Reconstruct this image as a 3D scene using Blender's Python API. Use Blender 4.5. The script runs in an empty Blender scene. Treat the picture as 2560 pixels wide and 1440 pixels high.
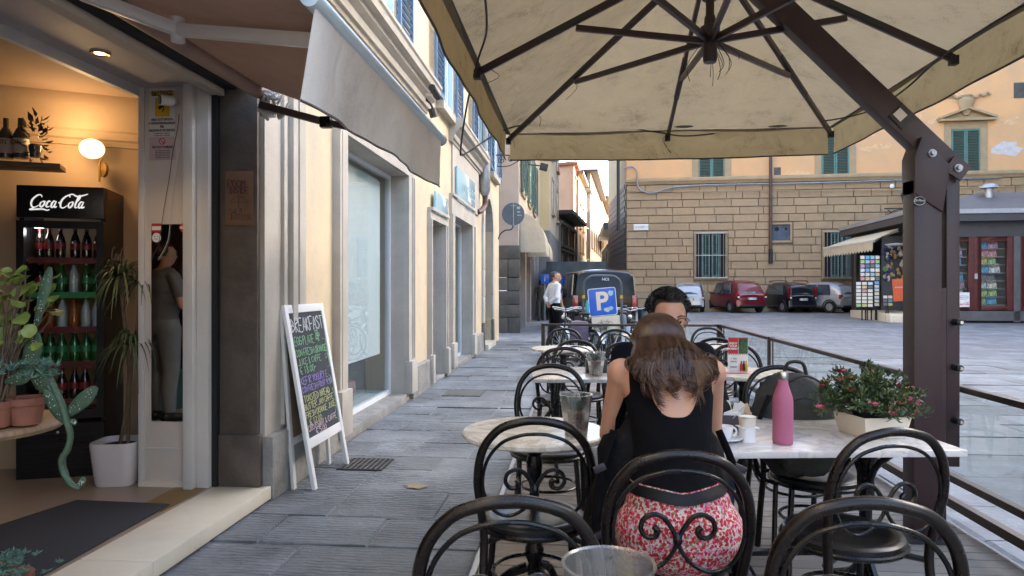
import bpy, bmesh, math, random
from mathutils import Vector, Matrix, noise
R = math.radians
random.seed(7)
S = bpy.context.scene
COL = S.collection
# ---------------------------------------------------------------- camera
CAMZ = 1.40; F = 1700.0
TH = math.atan(162 / F)
cam = bpy.data.objects.new('camera', bpy.data.cameras.new('camera')); COL.objects.link(cam)
cam.data.sensor_width = 36; cam.data.lens = F / 2560 * 36
cam.data.clip_start = 0.05; cam.data.clip_end = 2000
cam.location = (0, 0, CAMZ); cam.rotation_euler = (R(90), 0, TH)
S.camera = cam
# ---------------------------------------------------------------- world, sun, exposure
w = bpy.data.worlds.new('World'); S.world = w; w.use_nodes = True
nt = w.node_tree; nt.nodes.clear()
sky = nt.nodes.new('ShaderNodeTexSky'); sky.sky_type = 'NISHITA'; sky.sun_disc = False
SUN_EL, SUN_AZ = R(23), R(66)       # azimuth from +Y towards +X
sky.sun_elevation = SUN_EL; sky.sun_rotation = SUN_AZ
sky.dust_density = 3.0; sky.air_density = 1.0; sky.ozone_density = 1.0
bg = nt.nodes.new('ShaderNodeBackground'); bg.inputs['Strength'].default_value = 0.15
ow = nt.nodes.new('ShaderNodeOutputWorld')
nt.links.new(sky.outputs[0], bg.inputs[0]); nt.links.new(bg.outputs[0], ow.inputs[0])
sl = bpy.data.lights.new('sun', 'SUN'); sl.energy = 3.0; sl.angle = R(0.5); sl.color = (1, .93, .82)
so = bpy.data.objects.new('sun', sl); COL.objects.link(so)
sdir = Vector((math.sin(SUN_AZ) * math.cos(SUN_EL), math.cos(SUN_AZ) * math.cos(SUN_EL), math.sin(SUN_EL)))
so.rotation_euler = sdir.to_track_quat('Z', 'Y').to_euler(); so.location = (30, 10, 40)
vs = S.view_settings
vs.view_transform = 'Standard'; vs.look = 'None'; vs.gamma = 1; vs.use_curve_mapping = False
vs.exposure = 3.05
S.cycles.use_denoising = True
S.cycles.max_bounces = 8; S.cycles.sample_clamp_indirect = 6; S.cycles.caustics_reflective = False; S.cycles.caustics_refractive = False
# ---------------------------------------------------------------- pixel helpers (photo 2560x1440)
FW = Vector((-math.sin(TH), math.cos(TH), 0)); RT = Vector((math.cos(TH), math.sin(TH), 0)); UP = Vector((0, 0, 1)); EYE = Vector((0, 0, CAMZ))
def ray(px, py): return FW + RT * ((px - 1280) / F) + UP * ((720 - py) / F)
def P(px, py, d): return EYE + ray(px, py) * d
def onX(px, py, X): r = ray(px, py); return EYE + r * (X / r.x)
def onY(px, py, Y): r = ray(px, py); return EYE + r * (Y / r.y)
def onZ(px, py, Z): r = ray(px, py); return EYE + r * ((Z - CAMZ) / r.z)
def onPl(px, py, p, n): r = ray(px, py); return EYE + r * ((Vector(p) - EYE).dot(Vector(n)) / r.dot(Vector(n)))
def YX(px, X=-2.1): return onX(px, 720, X).y
# ---------------------------------------------------------------- materials
MATS = {}
def _new(name):
    m = bpy.data.materials.new(name); m.use_nodes = True; MATS[name] = m
    return m, m.node_tree, m.node_tree.nodes['Principled BSDF']
def N(t, typ, **kw):
    n = t.nodes.new(typ)
    for k, v in kw.items():
        if k.startswith('i_'): n.inputs[k[2:].replace('_', ' ')].default_value = v
        else: setattr(n, k, v)
    return n
def c4(c): return (c[0], c[1], c[2], 1)
def ramp(t, src, stops):
    r = t.nodes.new('ShaderNodeValToRGB'); e = r.color_ramp.elements
    while len(e) > 1: e.remove(e[-1])
    e[0].position = stops[0][0]; e[0].color = c4(stops[0][1])
    for p, c in stops[1:]: x = e.new(p); x.color = c4(c)
    t.links.new(src, r.inputs[0]); return r
def mat(name, col, rough=.6, metal=0, var=.12, scale=6, bump=.1, bscale=60, col2=None, spec=.5, coat=0, stretch=None, emit=None, es=1, dist=.01, rnd=0):
    """weathered surface: two scales of noise on colour and roughness, fine noise bump"""
    if name in MATS: return MATS[name]
    m, t, b = _new(name)
    b.inputs['Roughness'].default_value = rough; b.inputs['Metallic'].default_value = metal
    b.inputs['Specular IOR Level'].default_value = spec; b.inputs['Coat Weight'].default_value = coat
    tc = N(t, 'ShaderNodeTexCoord'); src = tc.outputs['Object']
    if stretch:
        mp = N(t, 'ShaderNodeMapping'); mp.inputs['Scale'].default_value = stretch; t.links.new(src, mp.inputs[0]); src = mp.outputs[0]
    n1 = N(t, 'ShaderNodeTexNoise', i_Scale=scale, i_Detail=8, i_Roughness=.65); t.links.new(src, n1.inputs['Vector'])
    lo = tuple(max(0, x * (1 - var)) for x in (col2 or col)); hi = tuple(min(1, x * (1 + var * .6)) for x in col)
    r = ramp(t, n1.outputs['Fac'], [(.32, lo), (.62, hi)])
    cs = r.outputs[0]
    if rnd:
        oi = N(t, 'ShaderNodeObjectInfo'); mr = N(t, 'ShaderNodeMapRange'); mr.inputs['To Min'].default_value = 1 - rnd; mr.inputs['To Max'].default_value = 1 + rnd
        t.links.new(oi.outputs['Random'], mr.inputs[0])
        mx = N(t, 'ShaderNodeVectorMath', operation='SCALE'); t.links.new(cs, mx.inputs[0]); t.links.new(mr.outputs[0], mx.inputs['Scale']); cs = mx.outputs[0]
    t.links.new(cs, b.inputs['Base Color'])
    mr = N(t, 'ShaderNodeMapRange'); mr.inputs['To Min'].default_value = max(0, rough - .1); mr.inputs['To Max'].default_value = min(1, rough + .12)
    t.links.new(n1.outputs['Fac'], mr.inputs[0]); t.links.new(mr.outputs[0], b.inputs['Roughness'])
    if bump:
        n2 = N(t, 'ShaderNodeTexNoise', i_Scale=bscale, i_Detail=4); t.links.new(src, n2.inputs['Vector'])
        bp = N(t, 'ShaderNodeBump', i_Strength=bump, i_Distance=dist); t.links.new(n2.outputs['Fac'], bp.inputs['Height']); t.links.new(bp.outputs[0], b.inputs['Normal'])
    if emit:
        b.inputs['Emission Color'].default_value = c4(emit); b.inputs['Emission Strength'].default_value = es
    return m
def glass(name, tint=(1, 1, 1), rough=.0, alpha_mix=.85, refl=.6):
    """thin pane: transparent with fresnel reflection"""
    if name in MATS: return MATS[name]
    m = bpy.data.materials.new(name); m.use_nodes = True; MATS[name] = m; t = m.node_tree; t.nodes.clear()
    tr = N(t, 'ShaderNodeBsdfTransparent'); tr.inputs[0].default_value = c4(tint)
    gl = N(t, 'ShaderNodeBsdfGlossy'); gl.inputs['Roughness'].default_value = rough
    fr = N(t, 'ShaderNodeFresnel'); fr.inputs[0].default_value = 1.5
    ad = N(t, 'ShaderNodeMath', operation='MULTIPLY_ADD'); ad.inputs[1].default_value = refl; ad.inputs[2].default_value = (1 - alpha_mix) * .5
    mx = N(t, 'ShaderNodeMixShader'); o = N(t, 'ShaderNodeOutputMaterial')
    t.links.new(fr.outputs[0], ad.inputs[0]); t.links.new(ad.outputs[0], mx.inputs[0]); t.links.new(tr.outputs[0], mx.inputs[1]); t.links.new(gl.outputs[0], mx.inputs[2]); t.links.new(mx.outputs[0], o.inputs[0])
    return m
# ---------------------------------------------------------------- mesh builder
class MB:
    def __init__(s): s.v = []; s.f = []
    def add(s, vs, fs):
        n = len(s.v); s.v += [tuple(x) for x in vs]; s.f += [tuple(i + n for i in f) for f in fs]; return s
    def box(s, c, sz, rot=None, piv=None):
        x, y, z = [a / 2 for a in sz]; V = [Vector((i * x, j * y, k * z)) for i in (-1, 1) for j in (-1, 1) for k in (-1, 1)]
        if rot: m = rot if isinstance(rot, Matrix) else Matrix.Rotation(rot, 3, 'Z'); V = [m @ v for v in V]
        V = [v + Vector(c) for v in V]
        return s.add(V, [(0, 1, 3, 2), (4, 6, 7, 5), (0, 4, 5, 1), (2, 3, 7, 6), (0, 2, 6, 4), (1, 5, 7, 3)])
    def bb(s, a, b):   # box between two corners
        return s.box([(a[i] + b[i]) / 2 for i in range(3)], [abs(b[i] - a[i]) for i in range(3)])
    def tube(s, pts, r, n=8, closed=False, flat=1.0, caps=True):
        pts = [Vector(p) for p in pts]; L = len(pts); rs = r if isinstance(r, (list, tuple)) else [r] * L
        V = []; fs = []; T = []
        for i in range(L):
            a = pts[(i - 1) % L] if (i or closed) else pts[0]; b = pts[(i + 1) % L] if (i < L - 1 or closed) else pts[-1]
            d = (b - a); T.append(d.normalized() if d.length > 1e-9 else Vector((0, 0, 1)))
        u = T[0].orthogonal().normalized()
        if abs(T[0].z) < .9: u = (UP - T[0] * T[0].z).normalized()
        for i in range(L):
            u = (u - T[i] * u.dot(T[i])); u = u.normalized() if u.length > 1e-6 else T[i].orthogonal().normalized()
            q = T[i].cross(u)
            for k in range(n):
                a = 2 * math.pi * (k + .5) / n; V.append(pts[i] + (u * math.cos(a) * flat + q * math.sin(a)) * rs[i])
        m = L if closed else L - 1
        for i in range(m):
            for k in range(n):
                a = i * n + k; b = i * n + (k + 1) % n; c = ((i + 1) % L) * n + (k + 1) % n; d = ((i + 1) % L) * n + k
                fs.append((a, b, c, d))
        if not closed and caps: fs.append(tuple(range(n - 1, -1, -1))); fs.append(tuple((L - 1) * n + k for k in range(n)))
        return s.add(V, fs)
    def bar(s, a, b, w, h, up=UP):   # rectangular bar
        a = Vector(a); b = Vector(b); t = (b - a).normalized(); q = t.cross(Vector(up)); q = q.normalized() if q.length > 1e-6 else t.orthogonal(); u = q.cross(t)
        V = [p + q * (i * w / 2) + u * (j * h / 2) for p in (a, b) for i, j in ((-1, -1), (1, -1), (1, 1), (-1, 1))]
        return s.add(V, [(3, 2, 1, 0), (4, 5, 6, 7), (0, 1, 5, 4), (1, 2, 6, 5), (2, 3, 7, 6), (3, 0, 4, 7)])
    def lathe(s, prof, c=(0, 0, 0), n=24, sx=1, sy=1, cap=True):
        V = []; fs = []
        for r, z in prof:
            for k in range(n):
                a = 2 * math.pi * k / n; V.append((c[0] + r * math.cos(a) * sx, c[1] + r * math.sin(a) * sy, c[2] + z))
        for i in range(len(prof) - 1):
            for k in range(n): fs.append((i * n + k, i * n + (k + 1) % n, (i + 1) * n + (k + 1) % n, (i + 1) * n + k))
        if cap:
            if prof[0][0] > 1e-4: fs.append(tuple(range(n - 1, -1, -1)))
            if prof[-1][0] > 1e-4: fs.append(tuple((len(prof) - 1) * n + k for k in range(n)))
        return s.add(V, fs)
    def prism(s, poly, f0, f1):
        """poly: list of 2D points; f0,f1 map a 2D point to 3D at either end"""
        n = len(poly); V = [f0(p) for p in poly] + [f1(p) for p in poly]
        return s.add(V, [tuple(range(n - 1, -1, -1)), tuple(range(n, 2 * n))] + [(i, (i + 1) % n, n + (i + 1) % n, n + i) for i in range(n)])
    def ext(s, prof, y0, y1):   # profile in (x,z) extruded along y
        return s.prism(prof, lambda p: (p[0], y0, p[1]), lambda p: (p[0], y1, p[1]))
    def sphere(s, c, r, n=12, m=8):
        r = r if isinstance(r, (list, tuple)) else (r, r, r)
        V = [(c[0], c[1], c[2] - r[2])]; fs = []
        for i in range(1, m):
            p = -math.pi / 2 + math.pi * i / m
            for k in range(n): a = 2 * math.pi * k / n; V.append((c[0] + r[0] * math.cos(p) * math.cos(a), c[1] + r[1] * math.cos(p) * math.sin(a), c[2] + r[2] * math.sin(p)))
        V.append((c[0], c[1], c[2] + r[2]))
        for k in range(n): fs.append((0, 1 + (k + 1) % n, 1 + k)); fs.append((len(V) - 1, 1 + (m - 2) * n + k, 1 + (m - 2) * n + (k + 1) % n))
        for i in range(m - 2):
            for k in range(n): fs.append((1 + i * n + k, 1 + i * n + (k + 1) % n, 1 + (i + 1) * n + (k + 1) % n, 1 + (i + 1) * n + k))
        return s.add(V, fs)
    def grid(s, fn, nu, nv, closeu=False):
        V = [fn(i / (nu if closeu else nu - 1), j / (nv - 1)) for i in range(nu) for j in range(nv)]
        fs = [(i * nv + j, ((i + 1) % nu) * nv + j, ((i + 1) % nu) * nv + j + 1, i * nv + j + 1) for i in range(nu if closeu else nu - 1) for j in range(nv - 1)]
        return s.add(V, fs)
    def xf(s, m): s.v = [tuple(m @ Vector(v)) for v in s.v]; return s
    def mesh(s, name, m=None, smooth=35):
        me = bpy.data.meshes.new(name); me.from_pydata(s.v, [], s.f); me.update()
        if m: me.materials.append(MATS[m] if isinstance(m, str) else m)
        if smooth:
            me.polygons.foreach_set('use_smooth', [True] * len(me.polygons)); me.set_sharp_from_angle(angle=R(smooth))
        return me
    def build(s, name, m, parent=None, bevel=0, smooth=35, **kw):
        me = s.mesh(name, m, smooth)
        if bevel:
            b = bmesh.new(); b.from_mesh(me); bmesh.ops.remove_doubles(b, verts=b.verts, dist=1e-5)
            bmesh.ops.bevel(b, geom=[e for e in b.edges if len(e.link_faces) == 2 and e.calc_face_angle(0) > .6], offset=bevel, segments=2, affect='EDGES', profile=.6, clamp_overlap=True)
            b.to_mesh(me); b.free(); me.polygons.foreach_set('use_smooth', [True] * len(me.polygons)); me.set_sharp_from_angle(angle=R(50))
        return link(name, me, parent, **kw)
def link(name, me, parent=None, label=None, kind=None):
    o = bpy.data.objects.new(name, me); COL.objects.link(o); o.parent = parent
    if label: o['label'] = label
    if kind: o['kind'] = kind
    return o
def tag(o, label, cat, group=None):
    o['label'] = label; o['category'] = cat
    if group: o['group'] = group
    return o
def thing(name, label, cat, loc=(0, 0, 0), rz=0, group=None):
    o = bpy.data.objects.new(name, None); COL.objects.link(o); o.location = loc; o.rotation_euler = (0, 0, rz); o.empty_display_size = .1
    return tag(o, label, cat, group)
def copy_tree(o, parent=None):
    c = o.copy(); COL.objects.link(c); c.parent = parent
    for ch in [x for x in KIDS.get(o.name, o.children)]: copy_tree(ch, c)
    return c
KIDS = {}
def freeze(o):
    KIDS[o.name] = list(o.children)
    for c in o.children: freeze(c)
def put(proto, loc, rz, label, used=[], group=None):
    """first call moves the prototype itself, later calls copy it with all its parts"""
    if proto.name in used: o = copy_tree(proto)
    else: used.append(proto.name); freeze(proto); o = proto
    o.location = loc; o.rotation_euler = (0, 0, rz); o['label'] = label
    if group: o['group'] = group
    return o
def struct(o): o['kind'] = 'structure'; return o
def cr(pts, n=6, closed=False):
    pts = [Vector(p) for p in pts]; L = len(pts); out = []
    for i in range(L if closed else L - 1):
        g = (lambda k: pts[k % L]) if closed else (lambda k: pts[max(0, min(L - 1, k))])
        a, b, c, d = g(i - 1), g(i), g(i + 1), g(i + 2)
        for j in range(n):
            t = j / n; out.append(.5 * ((2 * b) + (c - a) * t + (2 * a - 5 * b + 4 * c - d) * t * t + (3 * b - a - 3 * c + d) * t ** 3))
    if not closed: out.append(pts[-1])
    return out
# lettering: printed text as mesh (flat, thin), handwriting as strokes
def text(s, size, m, parent, loc, rot, name='lettering', align='CENTER', ext=.0006, shear=0, xs=1, bold=0):
    cu = bpy.data.curves.new('t', 'FONT'); cu.body = s; cu.size = size; cu.align_x = align; cu.align_y = 'CENTER'; cu.extrude = ext; cu.shear = shear; cu.resolution_u = 3; cu.offset = bold
    ob = bpy.data.objects.new('t', cu); COL.objects.link(ob)
    me = bpy.data.meshes.new_from_object(ob); bpy.data.objects.remove(ob); me.materials.clear(); me.materials.append(MATS[m])
    if xs != 1:
        for v in me.vertices: v.co.x *= xs
    o = link(name, me, parent); o.location = loc; o.rotation_euler = rot; return o
SF = {'A': '00 26 40|12 32', 'B': '00 06 25 34 23 03|23 42 31 00', 'C': '45 26 04 02 20 41', 'D': '00 06 25 43 31 00', 'E': '46 06 00 40|03 33', 'F': '46 06 00|03 33', 'G': '45 26 04 02 20 41 43 23',
      'H': '00 06|40 46|03 43', 'I': '20 26', 'J': '46 41 20 01', 'K': '00 06|46 03 40', 'L': '06 00 40', 'M': '00 06 23 46 40', 'N': '00 06 40 46', 'O': '26 04 02 20 42 44 26', 'P': '00 06 36 45 34 03',
      'R': '00 06 36 45 34 03 40', 'S': '45 26 05 14 33 42 20 01', 'T': '06 46|26 20', 'U': '06 01 20 41 46', 'V': '06 20 46', 'W': '06 10 23 30 46', 'X': '00 46|06 40', 'Y': '06 23 46|23 20', 'Z': '06 46 00 40', 'Q': '26 04 02 20 42 44 26|21 50',
      '0': '26 04 02 20 42 44 26', '1': '15 26 20', '2': '05 26 45 33 00 40', '5': '46 06 04 34 42 30 00', '8': '26 05 23 41 20 01 23 45 26', '9': '44 26 04 13 34 46 30', '&': '40 04 16 24 01 10 41', ',': '20 11', '.': '20 21', '-': '03 43', '€': '45 26 04 02 20 41|03 33|02 32', "'": '25 26', '!': '26 22|20 21'}
def strokes(mb, s, x, y, h, w=None, r=.002, jit=.12, rng=random, z=0):
    w = w or h * .55
    for ch in s:
        if ch in SF:
            for st in SF[ch].split('|'):
                pts = [Vector((x + (int(p[0]) / 4 + rng.uniform(-jit, jit) * .5) * w * .8, y + (int(p[1]) / 6 + rng.uniform(-jit, jit) * .4) * h, z)) for p in st.split()]
                mb.tube(cr(pts, 2) if len(pts) > 2 else pts, r, n=4, flat=1)
        x += w * (.55 if ch in " I,.'" else 1)
    return x
def clipmesh(verts, faces, normals, f, off=0.0):
    """keep the part of a surface where f>0, cut cleanly through its faces, lifted by off"""
    val = [f(v) for v in verts]; nv = []; idx = {}; nf = []
    def vert(i):
        if i not in idx: idx[i] = len(nv); nv.append(verts[i] + normals[i] * off)
        return idx[i]
    def cut(i, j):
        k = (min(i, j), max(i, j))
        if k not in idx:
            a, b = k; t = val[a] / (val[a] - val[b]); idx[k] = len(nv)
            nv.append((verts[a] + normals[a] * off).lerp(verts[b] + normals[b] * off, t))
        return idx[k]
    for fc in faces:
        if all(val[i] > 0 for i in fc): nf.append(tuple(vert(i) for i in fc)); continue
        if all(val[i] <= 0 for i in fc): continue
        o = []
        for k in range(len(fc)):
            i, j = fc[k], fc[(k + 1) % len(fc)]
            if val[i] > 0: o.append(vert(i))
            if (val[i] > 0) != (val[j] > 0): o.append(cut(i, j))
        if len(o) > 2: nf.append(tuple(o))
    m = MB(); m.v = [tuple(v) for v in nv]; m.f = nf; return m
def remesh(mb, voxel=.012, smooth=4):
    """union of closed shapes as one continuous smooth surface"""
    me = mb.mesh('r', None, 0); o = bpy.data.objects.new('r', me); COL.objects.link(o)
    a = o.modifiers.new('r', 'REMESH'); a.mode = 'VOXEL'; a.voxel_size = voxel
    b = o.modifiers.new('s', 'SMOOTH'); b.iterations = smooth; b.factor = .5
    bpy.context.view_layer.update()
    e = o.evaluated_get(bpy.context.evaluated_depsgraph_get()); m2 = e.to_mesh()
    V = [v.co.copy() for v in m2.vertices]; Fc = [tuple(p.vertices) for p in m2.polygons]; Nn = [v.normal.copy() for v in m2.vertices]
    e.to_mesh_clear(); bpy.data.objects.remove(o); bpy.data.meshes.remove(me)
    return V, Fc, Nn
def caps(mb, a, ra, b, rb, n=14):
    a = Vector(a); b = Vector(b); mb.sphere(a, ra, n, 10); mb.sphere(b, rb, n, 10)
    k = 4; mb.tube([a.lerp(b, i / k) for i in range(k + 1)], [ra + (rb - ra) * i / k for i in range(k + 1)], n)
# ================================================================ MATERIALS
mat('cream_plaster', (.63, .50, .32), .85, var=.17, scale=1.3, bump=.25, bscale=25, col2=(.62, .53, .40))
mat('grey_trim', (.45, .415, .36), .75, var=.14, scale=2.5, bump=.2, bscale=40)
mat('plinth', (.27, .26, .24), .85, var=.3, scale=4, bump=.5, bscale=25, dist=.02)
mat('white_paint', (.62, .59, .55), .5, var=.06, scale=3, bump=.05)
mat('door_paint', (.62, .55, .49), .45, var=.06, scale=2, bump=.05)
mat('bright_white', (.78, .78, .78), .4, var=.05, scale=4, bump=.03)
mat('blue_shutter', (.10, .19, .33), .6, var=.14, scale=5, bump=.1)
mat('green_shutter', (.045, .10, .09), .6, var=.2, scale=3, bump=.1)
mat('green_frame', (.10, .20, .17), .6, var=.2, scale=3, bump=.1)
mat('dark_pilaster', (.095, .075, .062), .55, var=.35, scale=5, bump=.25, bscale=30)
mat('black_gap', (.008, .008, .009), .7)
mat('black_metal', (.004, .004, .0045), .26, var=.3, scale=14, bump=.08, bscale=120, coat=.0, spec=.38)
mat('worn_black_metal', (.005, .004, .004), .28, spec=.38, var=.4, scale=25, bump=.04, bscale=80, col2=(.016, .009, .006))
mat('bronze_metal', (.034, .014, .016), .42, var=.25, scale=6, bump=.1, bscale=90)
mat('rail_bronze', (.05, .035, .03), .35, metal=.4, var=.25, scale=8)
mat('steel', (.5, .5, .5), .3, metal=1, var=.15, scale=10)
mat('galvanised', (.33, .34, .36), .4, metal=.7, var=.2)
mat('copper_pipe', (.11, .07, .06), .5, metal=.5, var=.3)
mat('iron', (.02, .02, .022), .5, var=.3)
mat('bin_plastic', (.05, .07, .08), .5)
mat('cardboard', (.20, .115, .065), .9, var=.15, scale=8)
mat('marker', (.09, .02, .03), .7, bump=0); mat('pencil', (.06, .045, .05), .7, bump=0)
mat('step_marble', (.74, .66, .52), .35, var=.10, scale=2.2, bump=.08, bscale=30)
mat('inside_floor', (.30, .22, .16), .3, var=.12, scale=2)
mat('brass', (.35, .22, .07), .4, metal=.8)
mat('doormat', (.035, .036, .045), .95, var=.3, scale=90, bump=.9, bscale=260, dist=.01)
mat('inside_wall', (.40, .28, .18), .8, var=.06, scale=1.5, bump=.06)
mat('inside_ceiling', (.34, .24, .17), .8, var=.05)
mat('soffit_paint', (.45, .42, .42), .6, var=.05)
mat('dark_wood', (.05, .03, .02), .5, var=.3, scale=8)
mat('fridge_black', (.010, .010, .012), .3, var=.2, spec=.4)
mat('terracotta', (.24, .085, .05), .8, var=.25, scale=8, bump=.2)
mat('soil', (.035, .02, .013), 1, var=.5, scale=60, bump=.8, bscale=90)
mat('leaf', (.17, .21, .035), .45, var=.45, scale=4, bump=.05)
mat('leaf_dark', (.045, .08, .028), .5, var=.45, scale=12)
mat('leaf_bluish', (.09, .16, .11), .6, var=.3, scale=14)
mat('dracaena_leaf', (.06, .085, .035), .45, var=.4, scale=6)
mat('cactus', (.055, .095, .05), .6, var=.35, scale=18, bump=.4, bscale=70)
mat('bark', (.13, .085, .05), .9, var=.35, scale=20, bump=.4)
mat('petal', (.62, .12, .22), .6, var=.3, scale=40); mat('petal_dry', (.42, .17, .09), .7, var=.3, scale=40)
mat('planter_white', (.70, .64, .53), .45, var=.05, scale=4)
mat('pot_white', (.62, .58, .57), .5, var=.04)
mat('tray_black', (.02, .02, .03), .35)
mat('wood_top', (.28, .17, .09), .5, var=.3, scale=9, stretch=(1, 8, 1))
mat('brown_awning', (.36, .22, .165), .85, var=.12, scale=2, bump=.15, bscale=90)
mat('white_powder', (.66, .65, .62), .35, var=.05)
mat('light_blue_bar', (.58, .70, .74), .3, var=.05)
mat('shade_tube', (.34, .22, .17), .6, var=.15)
mat('shaded_arm_dark_hem', (.10, .07, .06), .4, var=.2)  # far arm's shade put into its colour; the valance hem shares it
mat('sign_blue_glass', (.36, .56, .64), .15, var=.04, coat=.4)
mat('faint_grey', (.30, .42, .47), .5, bump=0)
mat('blind', (.84, .93, .96), .8, var=.03, bump=.03)
mat('window_inside', (.50, .58, .60), .8, var=.05)
mat('white_frame', (.74, .76, .77), .35, var=.04)
mat('mirror', (.85, .85, .85), .02, metal=1, var=0, bump=0)
MATS['mirror'].node_tree.nodes['Principled BSDF'].inputs['Roughness'].default_value = .02
for l in list(MATS['mirror'].node_tree.links):
    if l.to_socket.name == 'Roughness': MATS['mirror'].node_tree.links.remove(l)
mat('chalkboard', (.03, .036, .045), .75, var=.5, scale=7, bump=.05)
for n_, c_ in dict(chalk_white=(.75, .75, .78), chalk_green=(.30, .60, .34), chalk_purple=(.42, .33, .72), chalk_yellow=(.66, .66, .32), chalk_pink=(.72, .55, .60)).items(): mat(n_, c_, .95, bump=0, var=.2, scale=60)
mat('paper', (.66, .64, .60), .8, var=.05, bump=.02); mat('paper_pink', (.55, .42, .43), .8, bump=.02); mat('print_yellow', (.62, .40, .02), .6, bump=0); mat('print_black', (.015, .015, .015), .6, bump=0); mat('print_red', (.55, .02, .03), .5, bump=0); mat('print_white', (.8, .8, .8), .5, bump=0)
mat('logo_white', (.8, .8, .8), .4, bump=0, emit=(1, 1, 1), es=.08); mat('logo_grey', (.28, .28, .29), .5, bump=0)
mat('lamp_glow', (1, .75, .4), .5, bump=0, emit=(1, .74, .38), es=1.5); mat('spot_glow', (1, .8, .5), .5, bump=0, emit=(1, .62, .2), es=1.2)
mat('deck_wood', (.20, .185, .175), .75, var=.25, scale=3, bump=.3, bscale=30, stretch=(1, 12, 12), rnd=.16)
mat('green_glassy', (.012, .10, .02), .15, bump=0, spec=.8); mat('red_label', (.20, .012, .015), .4, bump=0); mat('cola', (.02, .008, .006), .1, bump=0, spec=.8); mat('yellow_cap', (.28, .32, .02), .4, bump=0); mat('orange_drink', (.25, .06, .01), .15, bump=0); mat('clear_plastic', (.35, .38, .4), .15, bump=0, spec=.8); mat('green_label', (.03, .22, .08), .4, bump=0)
mat('shelf_label', (.12, .012, .015), .5, bump=0)
glass('pane', (.98, .99, .985), alpha_mix=1.0); glass('fence_glass', (.93, .965, .96), alpha_mix=.985, refl=.2); glass('shop_glass', (.96, .99, .995), alpha_mix=.98, refl=.38); glass('cup_plastic', (.97, .98, .98), rough=.25, alpha_mix=.6); glass('dark_glass', (.25, .27, .30), alpha_mix=.93)

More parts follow.
